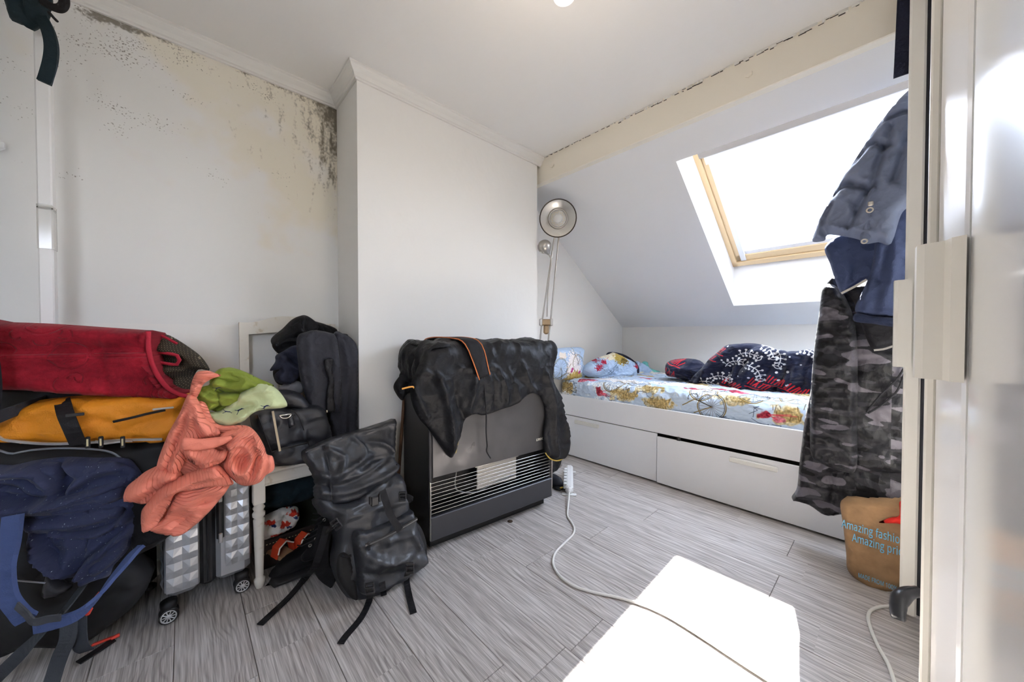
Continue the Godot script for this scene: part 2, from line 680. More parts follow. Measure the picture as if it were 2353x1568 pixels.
func build_room() -> void:
	# floor: sub-floor slab and single boards
	var fl := struct("floor", boxm(Vector3(-1.7, -0.2, -2.3), Vector3(3.75, -0.004, 0.85)), mat(rgb(122, 114, 108), 0.9))
	var rng := RandomNumberGenerator.new()
	rng.seed = 5
	var pitch := 0.193
	var x0 := 1.703 - 18 * pitch
	for k in 29:
		var xa := x0 + k * pitch
		var z: float = 0.80 - rng.randf_range(0.1, 1.2)
		if k == 18:
			z = -0.325
		elif k == 20:
			z = -0.33
		elif k == 16:
			z = -0.645
		elif k == 17:
			z = -1.05
		elif k == 19:
			z = -0.95
		while z < 0.8:
			z += 1.28
		while z > -2.28:
			var z1 := minf(z, 0.8)
			var z0 := maxf(z - 1.28, -2.28)
			if z1 - z0 > 0.02:
				plank(fl, xa, minf(xa + pitch, 3.7), z0, z1, rng)
			z -= 1.28
	# end wall with the damp stains, on the left of the chimney breast
	var st := begin()
	var zl := -2.18
	st.set_smooth_group(-1)
	var ws := struct("wall_left", boxm(Vector3(-1.7, -0.1, zl - 0.15), Vector3(0.7, CEIL + 0.1, zl - 0.001)), M.wall)
	st = begin()
	st.set_smooth_group(-1)
	wall_uv(st, -1.343, 0.657, 1.1, CEIL, zl, Vector2(0, 0), Vector2(1, 1))
	part("stained_plaster", done(st), M.mould, ws, Vector3.ZERO, "white plaster speckled with black mould and damp stains")
	st = begin()
	wall_uv(st, -1.7, 0.657, 0.0, 1.1, zl, Vector2(0, 0), Vector2(1, 1))
	part("lower_plaster", done(st), M.wall, ws)
	# chimney breast
	struct("wall_chimney_breast", boxm(Vector3(0.657, -0.1, -2.3), Vector3(1.99, CEIL + 0.05, -1.86)), M.wall)
	# gable wall at the head of the bed
	struct("wall_gable", boxm(Vector3(1.95, -0.1, -2.25), Vector3(3.8, 2.75, -2.07)), M.wall)
	struct("wall_knee", boxm(Vector3(3.616, -0.1, -2.2), Vector3(3.80, 1.16, 0.8)), M.wall)
	# wall behind the camera with a small casement window
	st = begin()
	add_box(st, Vector3(-1.7, -0.1, 0.80), Vector3(-1.15, 2.75, 0.95))
	add_box(st, Vector3(-1.15, -0.1, 0.80), Vector3(-0.6, 1.0, 0.95))
	add_box(st, Vector3(-1.15, 1.95, 0.80), Vector3(-0.6, 2.75, 0.95))
	add_box(st, Vector3(-0.6, -0.1, 0.80), Vector3(3.8, 2.75, 0.95))
	struct("wall_right", done(st), M.wall)
	var w2 := Node3D.new()
	w2.name = "window_2"
	w2.set_meta("kind", "structure")
	add_child(w2)
	for e in [[-1.15, -1.10, 1.0, 1.95], [-0.65, -0.60, 1.0, 1.95], [-1.10, -0.65, 1.0, 1.05], [-1.10, -0.65, 1.90, 1.95]]:
		part("frame_rail", boxm(Vector3(e[0], e[2], 0.85), Vector3(e[1], e[3], 0.91)), M.pvc, w2)
	part("pane", boxm(Vector3(-1.1, 1.05, 0.878), Vector3(-0.65, 1.9, 0.884)), M.glass, w2)
	struct("wall_back", boxm(Vector3(-1.85, -0.1, -2.3), Vector3(-1.7, 2.6, 0.95)), M.wall)
	struct("ceiling", boxm(Vector3(-1.8, CEIL, -2.3), Vector3(2.30, CEIL + 0.3, 0.9)), M.ceiling)
	# painted beam with coach bolts
	var bm := struct("trim_1", bevelm(Vector3(0.085, 0.20, 2.9), 0.004, Vector3(2.0625, 2.315, -0.62)), M.beam)
	bm.set_meta("label", "cream painted timber beam where the ceiling meets the roof slope")
	for p in [Vector3(2.02, 2.313, -0.489), Vector3(2.02, 2.307, -1.731)]:
		var t := Transform3D(Basis(Vector3.BACK, PI / 2), p)
		var b := begin()
		add_lathe(b, [[0.016, 0.0], [0.016, 0.008], [0.0, 0.0085]], 6, t, false)
		part("bolt_head", done(b), M.beam, bm)
	crack_line(bm)
	# cornices
	cornice("trim_2", [Vector3(-1.7, CEIL, -2.18), Vector3(0.657, CEIL, -2.18)], [0, 1])
	cornice("trim_3", [Vector3(0.657, CEIL, -2.18), Vector3(0.657, CEIL, -1.86)], [1, 2])
	cornice("trim_4", [Vector3(0.657, CEIL, -1.86), Vector3(2.02, CEIL, -1.86)], [2, 0])
	# skirting
	struct("baseboard_left", bevelm(Vector3(2.35, 0.07, 0.012), 0.003, Vector3(-0.52, 0.035, -2.174)), M.trim)
	struct("baseboard_chimney", bevelm(Vector3(1.33, 0.07, 0.012), 0.003, Vector3(1.323, 0.035, -1.853)), M.trim)

func wall_uv(st: SurfaceTool, xa: float, xb: float, ya: float, yb: float, z: float, uva: Vector2, uvb: Vector2) -> void:
	st.set_smooth_group(-1)
	var p := [Vector3(xa, ya, z), Vector3(xb, ya, z), Vector3(xb, yb, z), Vector3(xa, yb, z)]
	var t := [Vector2(uva.x, uvb.y), Vector2(uvb.x, uvb.y), Vector2(uvb.x, uva.y), Vector2(uva.x, uva.y)]
	for i in [0, 2, 1, 0, 3, 2]:
		st.set_uv(t[i])
		st.add_vertex(p[i])

func plank(fl: Node, xa: float, xb: float, z0: float, z1: float, rng: RandomNumberGenerator) -> void:
	var st := begin()
	st.set_smooth_group(-1)
	var g := 0.0006
	var c := 0.0016
	var v0 := 0.25 * rng.randi_range(0, 3) + 0.004
	var v1 := v0 + 0.242
	var u0 := rng.randf()
	var du := (z1 - z0) / 1.28
	if rng.randf() < 0.5:
		var s := v0
		v0 = v1
		v1 = s
	var lo := [Vector3(xa + g, -0.003, z1 - g), Vector3(xb - g, -0.003, z1 - g), Vector3(xb - g, -0.003, z0 + g), Vector3(xa + g, -0.003, z0 + g)]
	var hi := [Vector3(xa + c, 0, z1 - c), Vector3(xb - c, 0, z1 - c), Vector3(xb - c, 0, z0 + c), Vector3(xa + c, 0, z0 + c)]
	var uv := [Vector2(u0, v0), Vector2(u0, v1), Vector2(u0 + du, v1), Vector2(u0 + du, v0)]
	for i in [0, 2, 1, 0, 3, 2]:
		st.set_uv(uv[i])
		st.add_vertex(hi[i])
	for i in 4:
		var j := (i + 1) % 4
		for e in [[lo[i], uv[i]], [hi[j], uv[j]], [lo[j], uv[j]], [lo[i], uv[i]], [hi[i], uv[i]], [hi[j], uv[j]]]:
			st.set_uv(e[1])
			st.add_vertex(e[0])
	part("plank", done(st), M.floor, fl)

func crack_line(bm: Node) -> void:
	# flaking filler along the joint between beam and ceiling
	var rng := RandomNumberGenerator.new()
	rng.seed = 21
	var st := begin()
	var dk := begin()
	var z := -1.82
	while z < 0.3:
		var w := rng.randf_range(0.006, 0.03)
		var hgt := rng.randf_range(0.004, 0.016) * (0.35 if z < -1.2 else 1.0)
		bevel(st, Vector3(2.0185, CEIL - hgt / 2, z), Vector3(0.006, hgt, w), 0.001)
		if rng.randf() < 0.75:
			var w2 := rng.randf_range(0.006, 0.03)
			bevel(dk, Vector3(2.0195, CEIL - hgt - rng.randf_range(0.0, 0.003), z + rng.randf_range(-0.01, 0.01)), Vector3(0.003, rng.randf_range(0.002, 0.0045), w2), 0.0005)
		z += w + rng.randf_range(0.0, 0.01)
	var f := part("flaking_filler", done(st), M.trim, bm)
	f.set_meta("kind", "stuff")
	var g := part("open_crack", done(dk), M.joint, bm)
	g.set_meta("kind", "stuff")

# moulded cornice along a wall; ends: 0 square, 1 inner mitre, 2 outer mitre
func cornice(called: String, ab: Array, ends: Array) -> void:
	var a: Vector3 = ab[0]
	var b: Vector3 = ab[1]
	var dir := (b - a).normalized()
	var out := dir.cross(Vector3.UP)
	if called == "trim_3":
		out = Vector3(-1, 0, 0)
	else:
		out = Vector3(0, 0, 1)
	var prof := [[0.0, 0.0], [0.052, 0.0], [0.052, -0.008], [0.046, -0.012], [0.044, -0.018], [0.036, -0.026], [0.026, -0.034], [0.021, -0.044], [0.019, -0.050], [0.012, -0.053], [0.010, -0.060], [0.0, -0.060]]
	var st := begin()
	st.set_smooth_group(-1)
	var ra := []
	var rb := []
	for p in prof:
		var o: Vector3 = out * p[0] + Vector3.UP * p[1]
		var sa := 0.0
		var sb := 0.0
		if ends[0] == 1: sa = p[0]
		if ends[0] == 2: sa = -p[0]
		if ends[1] == 1: sb = -p[0]
		if ends[1] == 2: sb = p[0]
		ra.append(a + o + dir * sa)
		rb.append(b + o + dir * sb)
	for i in prof.size() - 1:
		quad(st, ra[i], rb[i], rb[i + 1], ra[i + 1])
	for i in range(1, prof.size() - 1):
		tri(st, ra[0], ra[i], ra[i + 1])
		tri(st, rb[0], rb[i + 1], rb[i])
	struct(called, done(st), M.trim)

# roof slope coordinates: s down the slope from the knee (negative is up), d outwards, z
func sl(s: float, d: float, z: float) -> Vector3:
	return Vector3(3.616 + cos(SLOPE) * s + sin(SLOPE) * d, 1.137 - sin(SLOPE) * s + cos(SLOPE) * d, z)

func slope_box(st: SurfaceTool, s0: float, s1: float, d0: float, d1: float, z0: float, z1: float) -> void:
	hexa(st, [sl(s0, d0, z1), sl(s1, d0, z1), sl(s1, d0, z0), sl(s0, d0, z0)], [sl(s0, d1, z1), sl(s1, d1, z1), sl(s1, d1, z0), sl(s0, d1, z0)])

func build_window() -> void:
	var zl := -0.912
	var zr := 0.25
	var st := begin()
	slope_box(st, -1.9, -1.705, 0.0, 0.3, -2.1, 0.85)
	slope_box(st, -1.705, 0.06, 0.0, 0.3, -2.1, zl)
	slope_box(st, -1.705, 0.06, 0.0, 0.3, zr, 0.85)
	# below the window: the sill reveal is plumb
	hexa(st, [sl(-0.28, 0, zr), sl(0.06, 0, zr), sl(0.06, 0, zl), sl(-0.28, 0, zl)], [sl(-0.488, 0.3, zr), sl(0.06, 0.3, zr), sl(0.06, 0.3, zl), sl(-0.488, 0.3, zl)])
	var sc := struct("ceiling_slope", done(st), M.slope)
	sc.set_meta("label", "white sloping roof lining around the skylight")
	var w := Node3D.new()
	w.name = "window_1"
	w.set_meta("kind", "structure")
	w.set_meta("label", "pine roof window with white sash and roller blind cassette")
	add_child(w)
	var s0 := -1.66
	var s1 := -0.485
	var d0 := 0.25
	# outer pine frame
	for e in [[s1 - 0.045, s1, zl, zr], [s0, s0 + 0.045, zl, zr], [s0, s1, zl, zl + 0.035], [s0, s1, zr - 0.035, zr]]:
		st = begin()
		slope_box(st, e[0], e[1], d0, d0 + 0.09, e[2], e[3])
		part("frame_rail", done(st), M.pine, w)
	# pine sash
	for e in [[s1 - 0.105, s1 - 0.05, zl + 0.04, zr - 0.04], [s0 + 0.05, s0 + 0.105, zl + 0.04, zr - 0.04], [s0 + 0.05, s1 - 0.05, zl + 0.036, zl + 0.075], [s0 + 0.05, s1 - 0.05, zr - 0.075, zr - 0.036]]:
		st = begin()
		slope_box(st, e[0], e[1], d0 + 0.012, d0 + 0.08, e[2], e[3])
		part("sash_rail", done(st), M.pine, w)
	# white blind guides and bottom rail
	for e in [[s0 + 0.1, s1 - 0.055, zl + 0.07, zl + 0.105], [s0 + 0.1, s1 - 0.055, zr - 0.105, zr - 0.07]]:
		st = begin()
		slope_box(st, e[0], e[1], d0 + 0.002, d0 + 0.05, e[2], e[3])
		part("blind_guide", done(st), M.pvc, w)
	st = begin()
	slope_box(st, s1 - 0.14, s1 - 0.105, d0 + 0.02, d0 + 0.06, zl + 0.098, zr - 0.098)
	part("glazing_bead", done(st), M.pvc, w)
	st = begin()
	slope_box(st, s0 + 0.125, s0 + 0.185, d0 - 0.012, d0 + 0.07, zl + 0.06, zr - 0.06)
	part("blind_cassette", done(st), M.pvc, w)
	st = begin()
	slope_box(st, s0 + 0.045, s0 + 0.125, d0 - 0.02, d0 + 0.05, zl + 0.036, zr - 0.036)
	part("blind_roll", done(st), M.blind, w)
	st = begin()
	slope_box(st, s0 + 0.1, s1 - 0.1, d0 + 0.058, d0 + 0.064, zl + 0.07, zr - 0.07)
	part("pane", done(st), M.glass, w)
	st = begin()
	for e in [[s1 - 0.12, s1, zl, zr], [s0, s0 + 0.12, zl, zr], [s0, s1, zl, zl + 0.08], [s0, s1, zr - 0.08, zr]]:
		slope_box(st, e[0], e[1], d0 + 0.078, d0 + 0.1, e[2], e[3])
	part("outer_cladding", done(st), M.blind, w)


func build_ceiling_lamp() -> void:
	var at := Vector3(0.9, 2.11, -0.724) + Vector3(0.0, 0.03, 0.0)
	var l := thing("ceiling_lamp", "small lit warm white ceiling lamp at the top edge", "lamp", at)
	var cup := mat(rgb(240, 238, 232), 0.4)
	part("cup", lathem([[0.0, 0.26], [0.05, 0.26], [0.05, 0.235], [0.006, 0.225], [0.005, 0.09], [0.018, 0.085], [0.02, 0.04], [0.0, 0.03]], 24), cup, l)
	var glow := mat(rgb(255, 244, 226), 0.5)
	glow.emission_enabled = true
	glow.emission = rgb(255, 240, 215)
	glow.emission_energy_multiplier = 3.0
	part("bulb", lathem([[0.0, -0.03], [0.018, -0.026], [0.033, -0.014], [0.04, 0.004], [0.036, 0.022], [0.02, 0.036], [0.0, 0.04]], 20), glow, l)
	var s := OmniLight3D.new()
	s.name = "bulb_light"
	s.light_color = Color(1.0, 0.93, 0.84)
	s.light_energy = 0.12
	s.light_size = 0.04
	s.omni_range = 12.0
	s.omni_attenuation = 2.0
	s.shadow_enabled = true
	l.add_child(s)
	s.position = Vector3(0, -0.06, 0)

# ---------------------------------------------------------------- soft thing helpers
func soft(called: String, label: String, category: String, s: Dictionary, outline: Array, o: Dictionary, m: Material) -> MeshInstance3D:
	var mesh := puff(s, outline, o)
	var c := mesh.get_aabb().get_center()
	c.y = mesh.get_aabb().position.y
	var x := part(called, recentre(mesh, c), m, self, c)
	meta(x, label, category)
	return x

func recentre(mesh: ArrayMesh, c: Vector3) -> ArrayMesh:
	var arr := mesh.surface_get_arrays(0)
	var v: PackedVector3Array = arr[Mesh.ARRAY_VERTEX]
	for i in v.size():
		v[i] -= c
	arr[Mesh.ARRAY_VERTEX] = v
	var o := ArrayMesh.new()
	o.add_surface_from_arrays(Mesh.PRIMITIVE_TRIANGLES, arr)
	return o

# a part whose mesh is given in room coordinates
func wp(called: String, mesh: Mesh, m: Material, owner_thing: Node3D, label := "") -> MeshInstance3D:
	var base := owner_thing.position
	if owner_thing.get_parent() != self:
		base += owner_thing.get_parent().position
	return part(called, mesh, m, owner_thing, -base, label)

func bar(a: Vector3, b: Vector3, r: float, sides := 8) -> ArrayMesh:
	return tubem([a, b], r, sides)

func build_objects() -> void:
	build_bed()
	build_heater()
	build_floor_lamp()
	build_chair()
	build_pile()
	build_backpack()
	build_coats()
	build_small()

# ---------------------------------------------------------------- print helpers
func dot(im: Image, c: Vector2, r: float, col: Color, a := 1.0) -> void:
	for y in range(maxi(0, int(c.y - r)), mini(im.get_height(), int(c.y + r) + 2)):
		for x in range(maxi(0, int(c.x - r)), mini(im.get_width(), int(c.x + r) + 2)):
			var d := Vector2(x, y).distance_to(c)
			if d < r + 0.5:
				im.set_pixel(x, y, im.get_pixel(x, y).lerp(col, a * clampf(r + 0.5 - d, 0, 1)))

func stroke(im: Image, a: Vector2, b: Vector2, w: float, col: Color, al := 1.0) -> void:
	var n := maxi(1, int(a.distance_to(b) / maxf(w * 0.6, 0.7)))
	for i in n + 1:
		dot(im, a.lerp(b, float(i) / n), w * 0.5, col, al)

func arc(im: Image, c: Vector2, r: float, a0: float, a1: float, w: float, col: Color) -> void:
	var n := maxi(4, int(absf(a1 - a0) * r / maxf(w * 0.7, 0.8)))
	for i in n + 1:
		var a := lerpf(a0, a1, float(i) / n)
		dot(im, c + Vector2(cos(a), sin(a)) * r, w * 0.5, col)

func blob(im: Image, c: Vector2, r: Vector2, col: Color, n: FastNoiseLite, a := 1.0, rough := 0.5) -> void:
	for y in range(maxi(0, int(c.y - r.y * 1.4)), mini(im.get_height(), int(c.y + r.y * 1.4))):
		for x in range(maxi(0, int(c.x - r.x * 1.4)), mini(im.get_width(), int(c.x + r.x * 1.4))):
			var q := (Vector2(x, y) - c) / r
			var e := q.length() + n.get_noise_2d(x * 0.06, y * 0.06) * rough
			if e < 1.0:
				var t := 0.92 + 0.3 * n.get_noise_2d(x * 0.25 + 50, y * 0.25)
				var cc := Color(col.r * t, col.g * t, col.b * t)
				im.set_pixel(x, y, im.get_pixel(x, y).lerp(cc, a * clampf((1.0 - e) * 6.0, 0, 1)))

func bicycle(im: Image, c: Vector2, r: float, ang: float, col: Color) -> void:
	var gold := rgb(120, 95, 40)
	arc(im, c, r, 0, TAU, 3.0, gold)
	arc(im, c, r * 0.9, 0, TAU, 1.6, col)
	for k in 18:
		var a := TAU * k / 18.0
		stroke(im, c, c + Vector2(cos(a), sin(a)) * r * 0.9, 1.0, rgb(90, 90, 100), 0.8)
	var d := Vector2(cos(ang), sin(ang))
	stroke(im, c, c + d * r * 1.3, 3.0, col)
	stroke(im, c + d * r * 1.3, c + d * r * 1.3 + d.rotated(0.9) * r * 1.1, 2.6, gold)
	stroke(im, c, c + d.rotated(0.8) * r * 1.4, 2.6, gold)
	arc(im, c + d * r * 1.5, r * 0.35, 0.3, 3.6, 2.2, col)

func sheet_image() -> ImageTexture:
	var w := 1100
	var h := 720
	var im := Image.create(w, h, false, Image.FORMAT_RGB8)
	im.fill(rgb(196, 212, 230))
	var n := FastNoiseLite.new()
	n.seed = 31
	n.frequency = 0.4
	n.fractal_octaves = 2
	var rng := RandomNumberGenerator.new()
	rng.seed = 77
	for k in 16:
		blob(im, Vector2(rng.randf() * w, rng.randf() * h), Vector2(rng.randf_range(60, 150), rng.randf_range(30, 80)), rgb(240, 230, 222) * 1.25, n, 0.9)
	for k in 10:
		blob(im, Vector2(rng.randf() * w, rng.randf() * h), Vector2(rng.randf_range(40, 110), rng.randf_range(25, 60)), rgb(225, 234, 243) * 1.2, n, 0.8)
	# crackle lines
	for k in 420:
		var p := Vector2(rng.randf() * w, rng.randf() * h)
		var a := rng.randf() * TAU
		stroke(im, p, p + Vector2(cos(a), sin(a)) * rng.randf_range(8, 26), 1.3, rgb(236, 232, 226), 0.8)
	# ochre buildings
	for p in [Vector2(40, 60), Vector2(70, 190), Vector2(330, 60), Vector2(430, 100), Vector2(480, 45), Vector2(560, 250), Vector2(1010, 90), Vector2(960, 360), Vector2(250, 420), Vector2(760, 480), Vector2(60, 560), Vector2(860, 60), Vector2(720, 100), Vector2(640, 300), Vector2(900, 260)]:
		blob(im, p, Vector2(58, 28), rgb(218, 200, 152), n, 0.85, 0.6)
		blob(im, p + Vector2(10, 4), Vector2(44, 18), rgb(184, 154, 92), n, 0.7, 0.8)
		for k in 10:
			var q: Vector2 = p + Vector2(rng.randf_range(-60, 60), rng.randf_range(-25, 25))
			stroke(im, q, q + Vector2(rng.randf_range(-4, 4), rng.randf_range(6, 22)), 1.6, rgb(96, 70, 30), 0.8)
	# red flowers
	for p in [Vector2(95, 110), Vector2(130, 125), Vector2(640, 200), Vector2(700, 190), Vector2(300, 300), Vector2(860, 420), Vector2(480, 480), Vector2(820, 60), Vector2(930, 120), Vector2(560, 150), Vector2(220, 60)]:
		blob(im, p, Vector2(22, 16), rgb(168, 46, 66), n, 0.95, 0.8)
		blob(im, p + Vector2(22, -8), Vector2(20, 10), rgb(222, 120, 140), n, 0.9, 0.8)
		dot(im, p, 6, rgb(120, 20, 40))
		for k in 5:
			stroke(im, p, p + Vector2(rng.randf_range(10, 70), rng.randf_range(-14, 10)), 2.0, rgb(200, 60, 80), 0.7)
	# bicycles and pen drawings
	for p in [[Vector2(270, 110), 0.3], [Vector2(360, 150), 2.6], [Vector2(770, 130), 0.2], [Vector2(880, 150), 2.9], [Vector2(520, 330), 0.6], [Vector2(990, 250), 0.4], [Vector2(180, 350), 1.0], [Vector2(700, 330), 0.1], [Vector2(620, 120), 0.5], [Vector2(1010, 190), 2.4], [Vector2(130, 250), 0.1], [Vector2(900, 380), 1.2], [Vector2(440, 420), 2.2], [Vector2(660, 60), 2.8]]:
		bicycle(im, p[0], 44, p[1], rgb(44, 40, 34))
	for k in 110:
		var p := Vector2(rng.randf() * w, rng.randf() * h)
		for j in 7:
			var q := p + Vector2(rng.randf_range(-26, 26), rng.randf_range(-14, 14))
			stroke(im, p, q, 1.4, rgb(58, 70, 96), 0.85)
			p = q
	return ImageTexture.create_from_image(im)

func pillow_image(which: int) -> ImageTexture:
	var w := 420
	var h := 300
	var im := Image.create(w, h, false, Image.FORMAT_RGB8)
	im.fill(rgb(182, 204, 230))
	var n := FastNoiseLite.new()
	n.seed = 12 + which
	n.frequency = 1.0
	n.fractal_octaves = 3
	if which == 0:
		blob(im, Vector2(235, 150), Vector2(80, 120), rgb(238, 224, 220) * 1.2, n, 0.95)
		blob(im, Vector2(260, 235), Vector2(95, 60), rgb(206, 176, 92), n, 0.95)
		blob(im, Vector2(270, 250), Vector2(60, 30), rgb(160, 124, 50), n, 0.7)
		blob(im, Vector2(120, 60), Vector2(50, 26), rgb(232, 214, 200) * 1.2, n, 0.9)
		bicycle(im, Vector2(90, 150), 74, 1.0, rgb(50, 40, 24))
		bicycle(im, Vector2(285, 125), 66, -2.0, rgb(50, 40, 24))
		bicycle(im, Vector2(165, 245), 60, -1.7, rgb(50, 40, 24))
		for p in [Vector2(215, 160), Vector2(300, 190), Vector2(210, 175)]:
			blob(im, p, Vector2(12, 12), rgb(190, 60, 130), n, 0.9)
	else:
		blob(im, Vector2(100, 150), Vector2(60, 50), rgb(150, 175, 205), n, 0.8)
		blob(im, Vector2(240, 70), Vector2(150, 50), rgb(236, 224, 196) * 1.15, n, 0.95)
		blob(im, Vector2(310, 110), Vector2(80, 55), rgb(196, 166, 76), n, 0.95)
		blob(im, Vector2(330, 130), Vector2(40, 28), rgb(104, 86, 40), n, 0.8, 0.9)
		for p in [Vector2(70, 110), Vector2(110, 80), Vector2(80, 170), Vector2(130, 130), Vector2(60, 190)]:
			blob(im, p, Vector2(26, 20), rgb(176, 34, 62), n, 0.95, 0.9)
			stroke(im, p, p + Vector2(60, -40), 3.0, rgb(200, 90, 110), 0.7)
		for k in 9:
			var a := Vector2(170 + k * 8, 210 - k * 12)
			stroke(im, a, a + Vector2(30, 22), 1.6, rgb(60, 72, 100))
		arc(im, Vector2(230, 190), 26, 0, TAU, 2.0, rgb(60, 72, 100))
		arc(im, Vector2(230, 190), 16, 0, TAU, 1.6, rgb(60, 72, 100))
		stroke(im, Vector2(150, 240), Vector2(250, 140), 2.6, rgb(70, 84, 116))
		stroke(im, Vector2(170, 250), Vector2(265, 160), 2.6, rgb(70, 84, 116))
	return ImageTexture.create_from_image(im)

func fleece_image() -> ImageTexture:
	# u 1.2 m wide, v 0.5 m tall
	var w := 960
	var h := 400
	var im := Image.create(w, h, false, Image.FORMAT_RGB8)
	im.fill(rgb(30, 34, 54))
	var rng := RandomNumberGenerator.new()
	rng.seed = 8
	var white := rgb(222, 222, 222)
	var red := rgb(196, 34, 44)
	# red fern stripes
	for q in [Vector2(90, 210), Vector2(60, 290), Vector2(300, 150), Vector2(560, 320), Vector2(640, 300), Vector2(430, 330), Vector2(880, 90), Vector2(900, 260), Vector2(930, 180), Vector2(720, 340), Vector2(340, 110)]:
		for k in 7:
			var a: Vector2 = q + Vector2(k * 13 - 40, k * 5 - 16)
			stroke(im, a, a + Vector2(rng.randf_range(16, 34), rng.randf_range(-40, -18)), 7.0, red)
		stroke(im, q + Vector2(-50, 0), q + Vector2(60, 30), 6.0, red)
	# white floral sprigs
	for q in [[Vector2(330, 290), -0.6], [Vector2(400, 210), -1.0], [Vector2(470, 130), -0.5], [Vector2(560, 70), 0.1], [Vector2(640, 90), 0.8], [Vector2(720, 90), -0.2], [Vector2(850, 190), -1.2], [Vector2(270, 320), -0.3], [Vector2(520, 190), 0.3]]:
		var p: Vector2 = q[0]
		var a: float = q[1]
		for k in 9:
			var nx := p + Vector2(cos(a), sin(a)) * 12.0
			stroke(im, p, nx, 5.0, white)
			if k % 2 == 0:
				for sgn in [-1.0, 1.0]:
					var e: Vector2 = nx + Vector2(cos(a + sgn * 1.2), sin(a + sgn * 1.2)) * 20.0
					stroke(im, nx, e, 4.0, white)
					dot(im, e, 6.0, white)
			a += 0.16
			p = nx
		arc(im, p, 16, 0, 5.0, 5.0, white)
	for k in 26:
		dot(im, Vector2(rng.randf_range(260, 760), rng.randf_range(60, 330)), rng.randf_range(3, 7), white)
	return ImageTexture.create_from_image(im)

func camo_image() -> ImageTexture:
	var n := FastNoiseLite.new()
	n.seed = 44
	n.frequency = 1.0
	n.fractal_octaves = 2
	var w := 400
	var h := 800
	var im := Image.create(w, h, false, Image.FORMAT_RGB8)
	for y in h:
		for x in w:
			var a := n.get_noise_2d(x * 0.010, y * 0.022)
			var b := n.get_noise_2d(x * 0.013 + 90, y * 0.030 + 7)
			var c := Color(0.105, 0.105, 0.125)
			if b > 0.12:
				c = Color(0.165, 0.165, 0.185)
			if a > 0.26:
				c = Color(0.33, 0.32, 0.35)
			elif a < -0.34:
				c = Color(0.07, 0.07, 0.085)
			im.set_pixel(x, y, c)
	return ImageTexture.create_from_image(im)

func speckle_image() -> ImageTexture:
	var im := Image.create(512, 512, false, Image.FORMAT_RGB8)
	im.fill(rgb(54, 60, 88))
	var rng := RandomNumberGenerator.new()
	rng.seed = 3
	for k in 600:
		var v := rng.randf_range(0.25, 1.0)
		dot(im, Vector2(rng.randf() * 512, rng.randf() * 512), rng.randf_range(0.3, 1.5), Color(v * 0.85, v * 0.92, v), v)
	return ImageTexture.create_from_image(im)

func rug_image(back: bool) -> ImageTexture:
	var n := FastNoiseLite.new()
	n.seed = 15
	n.frequency = 1.0
	n.fractal_octaves = 4
	var im := Image.create(512, 512, false, Image.FORMAT_RGB8)
	for y in 512:
		for x in 512:
			if back:
				var t := 0.8 + 0.3 * n.get_noise_2d(x * 0.1, y * 0.1)
				im.set_pixel(x, y, Color(0.27 * t, 0.235 * t, 0.19 * t))
			else:
				var t := 0.5 + 0.55 * n.get_noise_2d(x * 0.008, y * 0.012) + 0.2 * n.get_noise_2d(x * 0.09, y * 0.09)
				var c := Color(0.42, 0.06, 0.11).lerp(Color(0.66, 0.13, 0.19), clampf(t, 0, 1))
				im.set_pixel(x, y, c)
	if back:
		for y in range(0, 512, 16):
			for x in range(0, 512, 16):
				dot(im, Vector2(x + 8 * ((y / 16) % 2), y), 2.2, rgb(150, 138, 112))
		for q in [Vector2(120, 90), Vector2(330, 160), Vector2(210, 330), Vector2(420, 400), Vector2(60, 420)]:
			for k in 6:
				dot(im, q + Vector2(cos(k * 1.047), sin(k * 1.047)) * 15.0, 4.0, rgb(176, 164, 136))
			dot(im, q, 4.0, rgb(190, 176, 148))
	return ImageTexture.create_from_image(im)

func bird_image(pale: bool) -> ImageTexture:
	var im := Image.create(400, 300, false, Image.FORMAT_RGB8)
	im.fill(rgb(196, 206, 158) if pale else rgb(128, 142, 56))
	var rng := RandomNumberGenerator.new()
	rng.seed = 19
	for k in 13:
		var p := Vector2(rng.randf() * 400, rng.randf() * 300)
		var a := rng.randf_range(-0.8, 0.3)
		var d := Vector2(cos(a), sin(a))
		var ink := rgb(30, 36, 72)
		stroke(im, p, p + d * 16, 5.0, ink)
		stroke(im, p + d * 12, p + d * 24 + Vector2(0, 4), 2.0, ink)
		stroke(im, p + d * 4, p + d.rotated(2.2) * 14, 2.0, ink)
		stroke(im, p, p - d * 12 + Vector2(-2, -7), 1.6, ink)
	return ImageTexture.create_from_image(im)

func printed(tex: Texture2D, su: float, sv: float, ou: float, ov: float, rough := 0.9, rim := 0.1) -> StandardMaterial3D:
	var m := mat(Color.WHITE, rough, 0, 0.3)
	m.albedo_texture = tex
	m.uv1_scale = Vector3(su, -sv, 1)
	m.uv1_offset = Vector3(ou, ov, 0)
	if rim > 0:
		m.rim_enabled = true
		m.rim = rim
		m.rim_tint = 0.5
	return m

